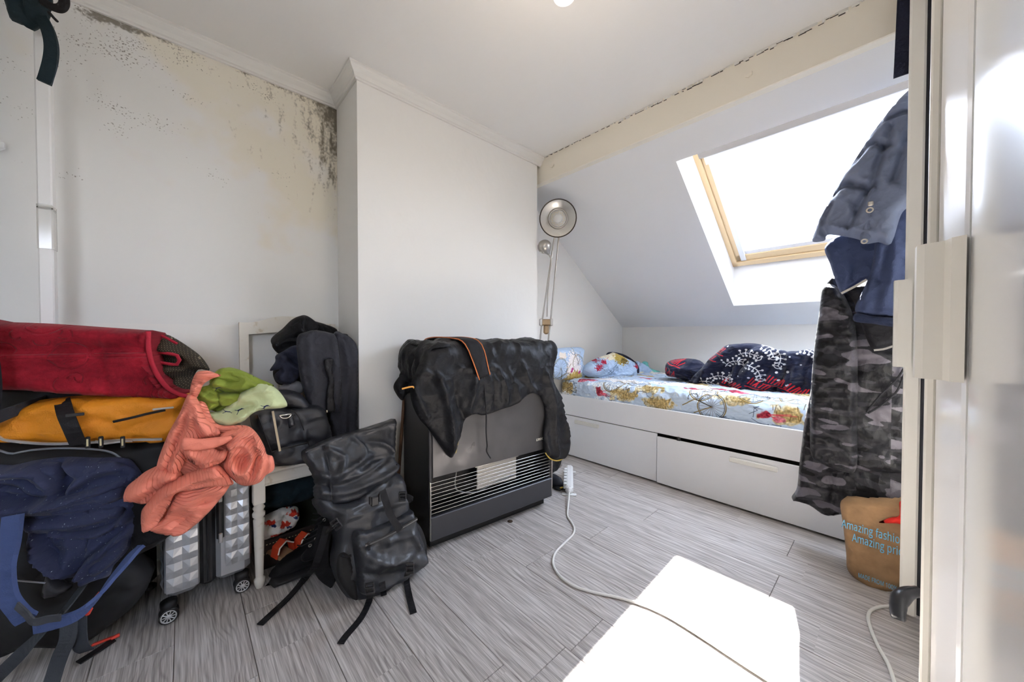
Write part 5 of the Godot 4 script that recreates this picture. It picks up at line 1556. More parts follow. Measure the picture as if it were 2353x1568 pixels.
	wp("pocket_slider", bevelm(Vector3(0.05, 0.006, 0.008), 0.002, Vector3(-0.05, 0.813, -1.604)), zipm, o)
	wp("logo_patch", bevelm(Vector3(0.036, 0.009, 0.004), 0.001, Vector3(-0.237, 0.815, -1.642)), M.black, o, "small black woven logo patch")
	wp("carry_strap", ribbonm([Vector3(-0.286, 0.845, -1.804), Vector3(-0.26, 0.817, -1.677), Vector3(-0.245, 0.775, -1.648), Vector3(-0.237, 0.718, -1.681)], 0.034, 0.004, Vector3(1, 0.1, 0.2), Vector3(1, 0.2, 0.2), 4), cloth(rgb(27, 27, 30), 0.7, 0.1, 0.6), o, "black webbing carry strap")
	wp("shoulder_strap", ribbonm([Vector3(-0.4, 0.811, -1.732), Vector3(-0.375, 0.823, -1.749), Vector3(-0.354, 0.832, -1.798), Vector3(-0.334, 0.836, -1.849), Vector3(-0.336, 0.84, -1.891)], 0.036, 0.004, Vector3(0, 1, 0.3), Vector3(0.3, 1, 0.2), 4), cloth(rgb(44, 46, 52), 0.7, 0.1, 0.6), o, "dark grey padded shoulder strap")
	for e in [[202, 1018], [232, 1014], [282, 1012]]:
		var pl := wp("zip_pull", bevelm(Vector3(0.011, 0.036, 0.004), 0.002, pixel_front(e[0], e[1])), M.black, o)
		part("pull_print", bevelm(Vector3(0.004, 0.022, 0.001), 0.0003, pixel_front(e[0], e[1]) + Vector3(-0.0006, 0, 0.0025)), mat(rgb(200, 190, 150), 0.6), pl)

	# red rug
	var rf := printed(rug_image(false), 1.6, 1.6, 0, 0, 0.95, 0.12)
	rf.rim_tint = 0.9
	rf.heightmap_enabled = true
	rf.heightmap_texture = rug_relief()
	rf.heightmap_scale = 0.55
	var rb := printed(rug_image(true), 5.0, 5.0, 0, 0, 0.95, 0.1)
	var r := thing("red_rug", "rolled deep red pile rug with dotted brown backing on top", "rug", Vector3(-0.2, 0.83, -1.85))
	wp("pile_side", puff(sp, [-0.034, 1.092, 0, 1.091, 0.108, 1.087, 0.226, 1.077, 0.331, 1.068, 0.346, 1.066, 0.349, 1.044, 0.346, 1.006, 0.352, 0.96, 0.368, 0.91, 0.394, 0.865, 0.429, 0.84, 0.443, 0.831, 0.405, 0.821, 0.33, 0.829, 0.244, 0.843, 0.133, 0.861, 0.05, 0.877, -0.003, 0.883, -0.037, 0.886], {"front": 0.055, "back": 0.18, "edge": 0.03, "cell": 0.0105, "wrinkle": [0.004, 9, 12], "lumps": [0.012, 6], "seed": 87, "sharp": false, "ridges": [
		[-0.024, 0.016, [0.007, 1.011, 0.052, 1.002, 0.135, 1.001, 0.225, 1.005, 0.327, 1.006]], [0.018, 0.02, [0.016, 0.991, 0.088, 0.989, 0.184, 0.991]], [0.012, 0.007, [0.331, 1.063, 0.331, 1.006, 0.34, 0.953, 0.356, 0.902, 0.385, 0.854, 0.405, 0.834]], [-0.008, 0.005, [0.325, 1.063, 0.326, 1.006, 0.334, 0.953, 0.349, 0.902, 0.378, 0.854]], [0.010, 0.008, [0.344, 1.06, 0.344, 0.998, 0.351, 0.948, 0.367, 0.901, 0.394, 0.858, 0.423, 0.835]], [-0.006, 0.004, [0.232, 1.073, 0.228, 1.008, 0.24, 0.956, 0.255, 0.889, 0.265, 0.841]], [0.007, 0.005, [0.178, 0.915, 0.199, 0.929, 0.219, 0.918, 0.222, 0.891, 0.203, 0.871, 0.183, 0.879, 0.175, 0.901]], [0.006, 0.004, [0.188, 0.905, 0.201, 0.91, 0.208, 0.895, 0.195, 0.884]], [0.006, 0.004, [0.224, 0.935, 0.243, 0.908, 0.223, 0.877]], [0.006, 0.004, [0.051, 0.97, 0.088, 0.982, 0.135, 0.974, 0.174, 0.951]], [0.006, 0.004, [0.061, 1.037, 0.107, 1.048, 0.165, 1.043, 0.216, 1.054]]]}), rf, r)
	wp("backing", puff({"o": Vector3(-0.375, 0, -1.97), "u": Vector3(0.959, 0, 0.283), "n": Vector3(-0.283, 0, 0.959), "p": [0, 0, 0, 1]}, [0.291, 1.055, 0.34, 1.053, 0.364, 1.041, 0.402, 1.009, 0.441, 0.97, 0.465, 0.928, 0.467, 0.91, 0.434, 0.915, 0.414, 0.865, 0.41, 0.823, 0.362, 0.835, 0.313, 0.871, 0.296, 0.954], {"front": 0.05, "back": 0.06, "edge": 0.05, "cell": 0.012, "lumps": [0.02, 9], "seed": 88, "ridges": [[0.03, 0.015, [0.312, 1.002, 0.364, 0.993, 0.415, 0.97, 0.454, 0.932]], [-0.03, 0.012, [0.314, 0.978, 0.363, 0.96, 0.408, 0.933]], [0.03, 0.016, [0.338, 0.903, 0.376, 0.926, 0.427, 0.924]], [-0.02, 0.01, [0.344, 0.878, 0.382, 0.892, 0.414, 0.896]], [0.025, 0.014, [0.35, 0.849, 0.381, 0.867, 0.411, 0.857]]]}), rb, r, "brown dotted rug backing")
	wp("bound_edge", tubem(on_surf(sp, [0.346, 1.063, 0.346, 1.006, 0.353, 0.957, 0.369, 0.91, 0.395, 0.865, 0.429, 0.84, 0.445, 0.834], 0.035), 0.007, 8), cloth(rgb(176, 44, 60), 0.9, 0.3, 0.8), r)
	wp("inner_edge", tubem(on_surf({"o": Vector3(-0.375, 0, -1.97), "u": Vector3(0.959, 0, 0.283), "n": Vector3(-0.283, 0, 0.959), "p": [0, 0, 0, 1]}, [0.31, 1.048, 0.346, 1.048, 0.389, 1.018], 0.052), 0.005, 6), cloth(rgb(160, 36, 52)), r)
	wp("inner_edge", tubem(on_surf({"o": Vector3(-0.375, 0, -1.97), "u": Vector3(0.959, 0, 0.283), "n": Vector3(-0.283, 0, 0.959), "p": [0, 0, 0, 1]}, [0.308, 0.993, 0.351, 0.988, 0.395, 0.976, 0.402, 0.959, 0.394, 0.942, 0.363, 0.948, 0.314, 0.96], 0.075), 0.006, 6), cloth(rgb(170, 42, 58)), r)
	wp("fringe", puff({"o": Vector3(-0.375, 0, -1.97), "u": Vector3(0.959, 0, 0.283), "n": Vector3(-0.283, 0, 0.959), "p": [0, 0, 0, 1]}, [0.316, 0.94, 0.363, 0.935, 0.376, 0.924, 0.344, 0.913, 0.321, 0.92], {"front": 0.02, "back": 0.02, "edge": 0.02, "cell": 0.009, "lift": 0.055}), cloth(rgb(150, 30, 48)), r)

	# salmon pleated skirt
	var sal := mat(rgb(236, 138, 116), 0.62, 0, 0.4)
	sal.rim_enabled = true
	sal.rim = 0.15
	sal.rim_tint = 0.7
	sal.heightmap_enabled = true
	sal.heightmap_texture = pleat_image()
	sal.heightmap_scale = 0.45
	sal.uv1_scale = Vector3(14.0, 1.0, 1)
	var plain_sal := cloth(rgb(236, 138, 116), 0.62, 0.1, 0.4)
	var ss := {"o": Vector3(0, 0, -1.6), "u": Vector3(0.985, 0, 0.17), "n": Vector3(-0.17, 0, 0.985), "p": [0, 0, 0, 1]}
	var sk := thing("salmon_skirt", "salmon pleated skirt tumbling from the pile onto suitcase", "skirt", Vector3(0.05, 0.4, -1.7))
	wp("pleated_cloth", puff(ss, [0.009, 0.812, 0.051, 0.822, 0.085, 0.743, 0.176, 0.719, 0.222, 0.619, 0.206, 0.551, 0.131, 0.567, 0.082, 0.478, 0.014, 0.404, -0.066, 0.424, -0.085, 0.465, -0.054, 0.542, -0.099, 0.553, -0.063, 0.615, -0.031, 0.723], {"front": 0.016, "back": 0.012, "edge": 0.010, "cell": 0.0075, "lift": 0.0, "wrinkle": [0.003, 9, 9], "lumps": [0.012, 14], "pleat": [-1.0, 1.0, 0.9, 0.6] + [0.033, 0.602], "seed": 300, "ridges": []}), sal, sk)
	wp("fold", puff(ss, [-0.09, 0.444, -0.064, 0.413, -0.007, 0.396, 0.03, 0.42, 0.075, 0.465, 0.118, 0.534, 0.058, 0.548, -0.006, 0.544, -0.03, 0.514, -0.05, 0.462, -0.075, 0.459], {"front": 0.016, "back": 0.012, "edge": 0.010, "cell": 0.0075, "lift": 0.016, "wrinkle": [0.003, 9, 9], "lumps": [0.012, 14], "pleat": [-1.0, 1.0, 1.25, 0.7] + [-0.006, 0.473], "seed": 301, "ridges": [[0.014, 0.01, [-0.029, 0.492, 0.004, 0.498, 0.048, 0.524]], [-0.012, 0.008, [-0.034, 0.436, 0.003, 0.447, 0.048, 0.487]]]}), sal, sk)
	wp("fold", puff(ss, [-0.138, 0.547, -0.131, 0.582, -0.108, 0.605, -0.084, 0.625, -0.045, 0.637, -0.013, 0.613, -0.004, 0.579, -0.038, 0.569, -0.067, 0.535, -0.093, 0.52, -0.123, 0.536], {"front": 0.016, "back": 0.012, "edge": 0.010, "cell": 0.0075, "lift": 0.024, "wrinkle": [0.003, 9, 9], "lumps": [0.012, 14], "pleat": [-1.0, 1.0, 0.2, 0.6] + [-0.078, 0.577], "seed": 302, "ridges": [[0.016, 0.012, [-0.119, 0.56, -0.079, 0.576, -0.027, 0.596]], [-0.012, 0.008, [-0.099, 0.532, -0.064, 0.555, -0.028, 0.571]], [0.012, 0.01, [-0.084, 0.605, -0.048, 0.612, -0.017, 0.602]]]}), sal, sk)
	wp("fold", puff(ss, [0.015, 0.856, 0.036, 0.844, 0.058, 0.773, 0.095, 0.722, 0.078, 0.706, 0.05, 0.703, 0.014, 0.672, -0.001, 0.625, -0.023, 0.578, -0.063, 0.586, -0.061, 0.643, -0.036, 0.729, -0.007, 0.797], {"front": 0.016, "back": 0.012, "edge": 0.010, "cell": 0.0075, "lift": 0.03, "wrinkle": [0.003, 9, 9], "lumps": [0.012, 14], "pleat": [-1.0, 1.0, 0.35, 0.5] + [0.01, 0.711], "seed": 303, "ridges": [[0.018, 0.01, [0.025, 0.839, 0.018, 0.774, 0.001, 0.704, -0.022, 0.635]], [-0.016, 0.008, [0.018, 0.818, 0.004, 0.747, -0.018, 0.678, -0.043, 0.611]], [0.016, 0.009, [0.035, 0.823, 0.042, 0.771, 0.067, 0.72]], [-0.012, 0.007, [0.029, 0.817, 0.034, 0.75, 0.045, 0.711]], [0.014, 0.009, [0.001, 0.791, -0.021, 0.721, -0.043, 0.639]]]}), sal, sk)
	wp("fold", puff(ss, [-0.097, 0.496, -0.085, 0.524, -0.045, 0.572, 0.016, 0.601, 0.081, 0.615, 0.116, 0.57, 0.127, 0.535, 0.058, 0.542, -0.014, 0.541, -0.033, 0.505, -0.064, 0.448, -0.093, 0.442], {"front": 0.016, "back": 0.012, "edge": 0.010, "cell": 0.0075, "lift": 0.038, "wrinkle": [0.003, 9, 9], "lumps": [0.012, 14], "pleat": [-1.0, 1.0, 0.25, 0.6] + [-0.006, 0.531], "seed": 304, "ridges": [[0.018, 0.011, [-0.08, 0.478, -0.044, 0.539, 0.015, 0.572, 0.107, 0.579]], [-0.014, 0.008, [-0.06, 0.465, -0.033, 0.522, 0.004, 0.545]], [0.012, 0.008, [-0.028, 0.561, 0.026, 0.578, 0.083, 0.587]]]}), sal, sk)
	wp("fold", puff(ss, [0.095, 0.709, 0.136, 0.726, 0.174, 0.726, 0.203, 0.688, 0.222, 0.626, 0.243, 0.609, 0.246, 0.563, 0.222, 0.546, 0.202, 0.524, 0.162, 0.521, 0.131, 0.546, 0.104, 0.601, 0.115, 0.657], {"front": 0.016, "back": 0.012, "edge": 0.010, "cell": 0.0075, "lift": 0.034, "wrinkle": [0.003, 9, 9], "lumps": [0.012, 14], "pleat": [-1.0, 1.0, 0.5, 1.6] + [0.172, 0.621], "seed": 305, "ridges": [[0.022, 0.01, [0.12, 0.669, 0.156, 0.675, 0.181, 0.635, 0.171, 0.585, 0.141, 0.575, 0.122, 0.607]], [-0.024, 0.009, [0.138, 0.627, 0.156, 0.619, 0.151, 0.598]], [0.018, 0.009, [0.194, 0.688, 0.213, 0.613, 0.196, 0.553]], [-0.018, 0.008, [0.182, 0.69, 0.196, 0.616, 0.18, 0.551]], [0.014, 0.008, [0.132, 0.698, 0.169, 0.7, 0.192, 0.665]], [-0.014, 0.007, [0.113, 0.624, 0.131, 0.567, 0.161, 0.54]]]}), sal, sk)
	wp("fold", puff(ss, [0.008, 0.688, 0.064, 0.684, 0.095, 0.661, 0.117, 0.666, 0.105, 0.626, 0.058, 0.61, 0.029, 0.628, 0.008, 0.659], {"front": 0.016, "back": 0.012, "edge": 0.010, "cell": 0.0075, "lift": 0.05, "wrinkle": [0.003, 9, 9], "lumps": [0.012, 14], "pleat": [-1.0, 1.0, -0.1, 0.5] + [0.059, 0.654], "seed": 306, "ridges": [[0.014, 0.008, [0.022, 0.671, 0.055, 0.638, 0.096, 0.643]], [-0.012, 0.006, [0.016, 0.654, 0.049, 0.624, 0.09, 0.628]]]}), sal, sk)
	wp("waistband", puff(ss, [0.007, 0.724, 0.05, 0.715, 0.096, 0.714, 0.137, 0.711, 0.12, 0.693, 0.095, 0.682, 0.051, 0.676, 0.008, 0.685], {"front": 0.006, "back": 0.004, "edge": 0.006, "cell": 0.008, "lift": 0.072, "seed": 92}), plain_sal, sk)
	wp("upper_end", puff(ss, [0.019, 0.879, 0.026, 0.908, 0.037, 0.928, 0.062, 0.931, 0.082, 0.922, 0.098, 0.912, 0.073, 0.902, 0.052, 0.885, 0.043, 0.86, 0.029, 0.834, 0.018, 0.854], {"front": 0.018, "back": 0.02, "edge": 0.012, "cell": 0.0075, "lift": 0.02, "pleat": [-1.0, 1.0, 1.4, 0.5] + [0.047, 0.889], "wrinkle": [0.004, 12, 12], "seed": 93, "ridges": [[-0.012, 0.006, [0.028, 0.883, 0.047, 0.901, 0.075, 0.908]], [0.012, 0.007, [0.025, 0.861, 0.041, 0.882, 0.064, 0.895]]]}), sal, sk)

	# green scarves
	var om := crumple(printed(bird_image(false), 3.4, 4.4, 0, 0, 0.75, 0.1), 0.008, 0.35)
	var osc := soft("olive_scarf", "olive green scarf with small navy birds crumpled beside the rug", "scarf", {"o": Vector3(0, 0, -1.67), "u": Vector3(0.985, 0, 0.17), "n": Vector3(-0.17, 0, 0.985), "p": [0, 0, 0, 1]}, [0.033, 0.829, 0.04, 0.859, 0.066, 0.873, 0.084, 0.903, 0.115, 0.932, 0.153, 0.923, 0.185, 0.901, 0.205, 0.883, 0.218, 0.878, 0.27, 0.84, 0.259, 0.824, 0.218, 0.811, 0.165, 0.8, 0.114, 0.774, 0.095, 0.768, 0.065, 0.787, 0.042, 0.805], {"front": 0.035, "back": 0.06, "edge": 0.02, "cell": 0.0095, "wrinkle": [0.008, 7, 7], "lumps": [0.02, 10], "seed": 95, "ridges": [[0.03, 0.014, [0.09, 0.887, 0.127, 0.868, 0.165, 0.873]], [-0.025, 0.01, [0.096, 0.859, 0.127, 0.836, 0.178, 0.84]], [0.03, 0.014, [0.054, 0.843, 0.09, 0.824, 0.139, 0.819]], [-0.024, 0.01, [0.048, 0.82, 0.089, 0.792, 0.126, 0.796]], [0.02, 0.01, [0.14, 0.91, 0.179, 0.889, 0.205, 0.862]]]}, om)
	fold(osc, {"o": Vector3(0, 0, -1.67), "u": Vector3(0.985, 0, 0.17), "n": Vector3(-0.17, 0, 0.985), "p": [0, 0, 0, 1]}, [0.102, 0.932, 0.159, 0.922, 0.214, 0.888, 0.259, 0.856, 0.183, 0.852, 0.124, 0.841, 0.088, 0.863, 0.071, 0.889], 0.026, 420, [[0.014, 0.008, [0.097, 0.902, 0.14, 0.894, 0.198, 0.868]], [-0.014, 0.007, [0.09, 0.879, 0.14, 0.869, 0.205, 0.86]]], om, 0.014)
	fold(osc, {"o": Vector3(0, 0, -1.67), "u": Vector3(0.985, 0, 0.17), "n": Vector3(-0.17, 0, 0.985), "p": [0, 0, 0, 1]}, [0.033, 0.865, 0.054, 0.872, 0.078, 0.87, 0.111, 0.822, 0.087, 0.794, 0.059, 0.785, 0.041, 0.822], 0.034, 421, [[0.014, 0.009, [0.048, 0.851, 0.072, 0.825, 0.077, 0.801]], [-0.01, 0.006, [0.064, 0.862, 0.09, 0.824]]], om, 0.014)
	fold(osc, {"o": Vector3(0, 0, -1.67), "u": Vector3(0.985, 0, 0.17), "n": Vector3(-0.17, 0, 0.985), "p": [0, 0, 0, 1]}, [0.09, 0.839, 0.127, 0.847, 0.165, 0.833, 0.149, 0.807, 0.108, 0.798], 0.04, 422, [[0.01, 0.008, [0.102, 0.818, 0.127, 0.828, 0.152, 0.823]]], om, 0.014)
	soft("pale_scarf", "pale sage scarf with navy bird print lying over the holdall", "scarf", {"o": Vector3(0, 0, -1.67), "u": Vector3(0.985, 0, 0.17), "n": Vector3(-0.17, 0, 0.985), "p": [0, 0, 0, 1]}, [0.063, 0.78, 0.102, 0.783, 0.133, 0.812, 0.159, 0.841, 0.198, 0.868, 0.235, 0.868, 0.273, 0.84, 0.301, 0.786, 0.287, 0.772, 0.231, 0.772, 0.197, 0.764, 0.164, 0.735, 0.126, 0.724, 0.095, 0.733, 0.071, 0.758], {"front": 0.026, "back": 0.03, "edge": 0.014, "cell": 0.0095, "lift": 0.035, "wrinkle": [0.007, 7, 8], "lumps": [0.012, 9], "seed": 96, "ridges": [[0.022, 0.012, [0.159, 0.833, 0.205, 0.846, 0.245, 0.851]], [-0.02, 0.01, [0.089, 0.769, 0.139, 0.779, 0.191, 0.797]], [0.016, 0.01, [0.126, 0.74, 0.191, 0.773, 0.273, 0.789]]]}, crumple(printed(bird_image(true), 3.4, 4.4, 0.3, 0.2, 0.8, 0.1), 0.008, 0.3))

	# blue padded belt and loose webbing at floor level
	var blue := cloth(rgb(70, 86, 132), 0.85, 0.2, 0.8)
	var bs := thing("blue_belt", "blue padded hip belt looping down in front of pile", "strap", Vector3(-0.3, 0.1, -1.7))
	wp("left_run", ribbonm([Vector3(-0.358, 0.541, -1.687), Vector3(-0.36, 0.469, -1.667), Vector3(-0.365, 0.407, -1.649), Vector3(-0.36, 0.335, -1.643), Vector3(-0.34, 0.28, -1.637), Vector3(-0.329, 0.255, -1.64)], 0.042, 0.012, Vector3(1, 0.1, 0.6), Vector3(0.4, 1, 0.3), 5), blue, bs)
	wp("right_run", ribbonm([Vector3(-0.312, 0.239, -1.61), Vector3(-0.271, 0.237, -1.599), Vector3(-0.23, 0.246, -1.589), Vector3(-0.194, 0.274, -1.597), Vector3(-0.163, 0.314, -1.609), Vector3(-0.124, 0.362, -1.615), Vector3(-0.105, 0.377, -1.626)], 0.034, 0.010, Vector3(0.1, 1, 0.3), Vector3(0.8, 0.5, 0.5), 5), blue, bs)
	wp("webbing", ribbonm([Vector3(-0.343, 0.309, -1.627), Vector3(-0.322, 0.289, -1.6), Vector3(-0.307, 0.268, -1.585), Vector3(-0.28, 0.271, -1.568), Vector3(-0.257, 0.268, -1.559)], 0.022, 0.004, Vector3(0.3, 1, 0.3), Vector3(0.1, 1, 0.3), 5), cloth(rgb(70, 72, 78)), bs)
	var web := cloth(rgb(58, 62, 68), 0.75, 0.1, 0.8)
	var lw := thing("loose_webbing", "grey loose backpack straps trailing over floor at bottom left", "strap", Vector3(-0.35, 0, -1.75))
	wp("strap", ribbonm([Vector3(-0.234, 0.266, -1.742), Vector3(-0.273, 0.214, -1.71), Vector3(-0.313, 0.173, -1.705), Vector3(-0.354, 0.126, -1.715), Vector3(-0.416, 0.047, -1.757)], 0.034, 0.004, Vector3(0.7, 0.7, 0.3), Vector3(0.7, 0.5, 0.5), 5), web, lw)
	wp("strap", ribbonm([Vector3(-0.263, 0.183, -1.686), Vector3(-0.264, 0.138, -1.672), Vector3(-0.28, 0.091, -1.679), Vector3(-0.295, 0.025, -1.658)], 0.036, 0.004, Vector3(1, 0.2, 0.2), Vector3(1, 0.1, 0.3), 5), web, lw)
	wp("strap", ribbonm([Vector3(-0.244, 0.188, -1.682), Vector3(-0.243, 0.135, -1.68), Vector3(-0.24, 0.093, -1.683), Vector3(-0.23, 0.068, -1.694)], 0.036, 0.004, Vector3(1, 0.1, 0.3), Vector3(1, 0.3, 0.6), 5), web, lw)
	wp("floor_strap", ribbonm([Vector3(-0.184, 0.012, -1.796), Vector3(-0.218, 0.006, -1.78), Vector3(-0.257, 0.004, -1.757)], 0.026, 0.004, Vector3(0.4, 0, 0.9), Vector3(0.4, 0, 0.9), 5), M.black, lw)
	wp("red_buckle", bevelm(Vector3(0.05, 0.008, 0.012), 0.003, Vector3(-0.211, 0.016, -1.805)), red, lw, "bright red plastic strap end")
	wp("red_tip", tubem([Vector3(-0.191, 0.018, -1.798), Vector3(-0.172, 0.018, -1.801)], 0.006, 8), red, lw)
	# black cloth hanging at the left edge
	soft("black_jacket_edge", "black jacket edge hanging at far left in front of rug", "jacket", {"o": Vector3(-0.437, 0, -1.759), "u": Vector3(0.959, 0, 0.283), "n": Vector3(-0.283, 0, 0.959), "p": [0, 0, 0, 1]}, [0.008, 1.094, 0.054, 1.091, 0.059, 1.038, 0.066, 0.95, 0.067, 0.887, 0.059, 0.812, 0.055, 0.788, 0.003, 0.788], {"front": 0.02, "back": 0.02, "edge": 0.02, "cell": 0.014, "lift": 0.02, "seed": 97}, cloth(rgb(30, 31, 36), 0.8, 0.1, 0.5))

func rug_relief() -> ImageTexture:
	# carved scrolls, medallions and border lines in the pile
	var im := Image.create(512, 512, false, Image.FORMAT_RGB8)
	im.fill(Color(0.75, 0.75, 0.75))
	var rng := RandomNumberGenerator.new()
	rng.seed = 9
	var dk := Color(0.2, 0.2, 0.2)
	for q in [Vector2(330, 330), Vector2(120, 420), Vector2(90, 120), Vector2(300, 90)]:
		for k in 3:
			arc(im, q, 14.0 + 13.0 * k, rng.randf() * 2.0, 4.0 + rng.randf() * 2.2, 5.0, dk)
		for k in 8:
			var a := TAU * k / 8.0
			arc(im, q + Vector2(cos(a), sin(a)) * 58.0, 13.0, a - 1.5, a + 1.5, 4.0, dk)
	for k in 22:
		arc(im, Vector2(rng.randf() * 380, rng.randf() * 512), rng.randf_range(10, 34), rng.randf() * TAU, rng.randf() * TAU + 2.0, 4.0, dk)
	for x in [400, 408]:
		stroke(im, Vector2(x, 0), Vector2(x, 511), 4.0, dk)
	for y in [210, 222]:
		stroke(im, Vector2(0, y), Vector2(400, y), 4.0, dk)
	var n := FastNoiseLite.new()
	n.frequency = 0.25
	for y in 512:
		for x in 512:
			var c := im.get_pixel(x, y).r + 0.10 * n.get_noise_2d(x, y)
			im.set_pixel(x, y, Color(c, c, c))
	return ImageTexture.create_from_image(im)

# a loose flap of the same cloth lying over its thing
func fold(owner_thing: Node3D, s: Dictionary, outline: Array, lift: float, sd: int, ridges: Array, m: Material, front: float) -> void:
	wp("fold", puff(s, outline, {"front": front, "back": 0.012, "edge": 0.010, "cell": 0.008, "lift": lift, "wrinkle": [0.002, 9, 9], "lumps": [0.010, 14], "seed": sd, "ridges": ridges}), m, owner_thing)

func pleat_image() -> ImageTexture:
	# eight uneven knife pleats
	var im := Image.create(256, 8, false, Image.FORMAT_RGB8)
	var rng := RandomNumberGenerator.new()
	rng.seed = 6
	for k in 8:
		var hgt := rng.randf_range(0.6, 1.0)
		for x in 32:
			var f := x / 31.0
			var v := hgt * (f if f < 0.8 else (1.0 - f) / 0.2 * 0.8)
			for y in 8:
				im.set_pixel(k * 32 + x, y, Color(v, v, v))
	return ImageTexture.create_from_image(im)

func pixel_front(x: int, y: int) -> Vector3:
	# zip pulls hang in front of the orange bag
	return {202: Vector3(-0.218, 0.721, -1.676), 232: Vector3(-0.191, 0.718, -1.672), 282: Vector3(-0.144, 0.712, -1.655)}[x]

func spinner(c: Node3D, p: Vector3) -> void:
	var blk := mat(rgb(20, 20, 22), 0.5)
	var grey := mat(rgb(200, 200, 202), 0.35, 0.4)
	var st := begin()
	add_lathe(st, [[0.0, 0.045], [0.022, 0.045], [0.024, 0.06], [0.024, 0.075], [0.0, 0.075]], 14, Transform3D(Basis.IDENTITY, p))
	bevel(st, p + Vector3(0, 0.045, -0.012), Vector3(0.02, 0.03, 0.036), 0.006)
	var h := wp("caster", done(st), blk, c)
	for k in [-1, 1]:
		var t := Transform3D(Basis(Vector3.RIGHT, PI / 2), p + Vector3(0, 0.028, 0.004 + 0.013 * k))
		var w := begin()
		add_lathe(w, [[0.0, -0.007], [0.024, -0.007], [0.028, -0.004], [0.028, 0.004], [0.024, 0.007], [0.0, 0.007]], 22, t)
		part("wheel", done(w), blk, h)
		if k == 1:
			w = begin()
			add_lathe(w, [[0.0215, 0.0072], [0.0225, 0.009], [0.0195, 0.009], [0.0185, 0.0072]], 22, t)
			add_lathe(w, [[0.008, 0.0072], [0.007, 0.0095], [0.0, 0.0095]], 12, t)
			for s in 10:
				bevel(w, Vector3(0.0125, 0.008, 0.0), Vector3(0.015, 0.002, 0.0035), 0.0006, t * Transform3D(Basis(Vector3.UP, TAU * s / 10.0), Vector3.ZERO))
			part("hub_cap", done(w), grey, h)

# low pyramids moulded into the case shell
func facets(parent: Node3D, m: Material, a0: float, a1: float, y0: float, y1: float, z: float, side: Vector3, na: int, ny: int, off: Vector3) -> void:
	var st := begin()
	st.set_smooth_group(-1)
	var da := (a1 - a0) / na
	var dy := (y1 - y0) / ny
	var put := func(a: float, y: float, h: float) -> Vector3:
		return Vector3(side.x - h, y, side.z + a) if side != Vector3.ZERO else Vector3(a, y, z + h)
	for i in na:
		for j in ny:
			var A: float = a0 + i * da
			var Y: float = y0 + j * dy
			var c: Vector3 = put.call(A + da * (0.5 if j % 2 else 0.42), Y + dy * 0.5, 0.011)
			var q := [put.call(A, Y, 0.0), put.call(A + da * 0.5, Y, 0.004), put.call(A + da, Y, 0.0), put.call(A + da, Y + dy * 0.5, 0.003), put.call(A + da, Y + dy, 0.0), put.call(A + da * 0.5, Y + dy, 0.004), put.call(A, Y + dy, 0.0), put.call(A, Y + dy * 0.5, 0.003)]
			for k in 8:
				if side == Vector3.ZERO:
					tri(st, c, q[(k + 1) % 8], q[k])
				else:
					tri(st, c, q[k], q[(k + 1) % 8])
	part("facet_panel", done(st), m, parent)

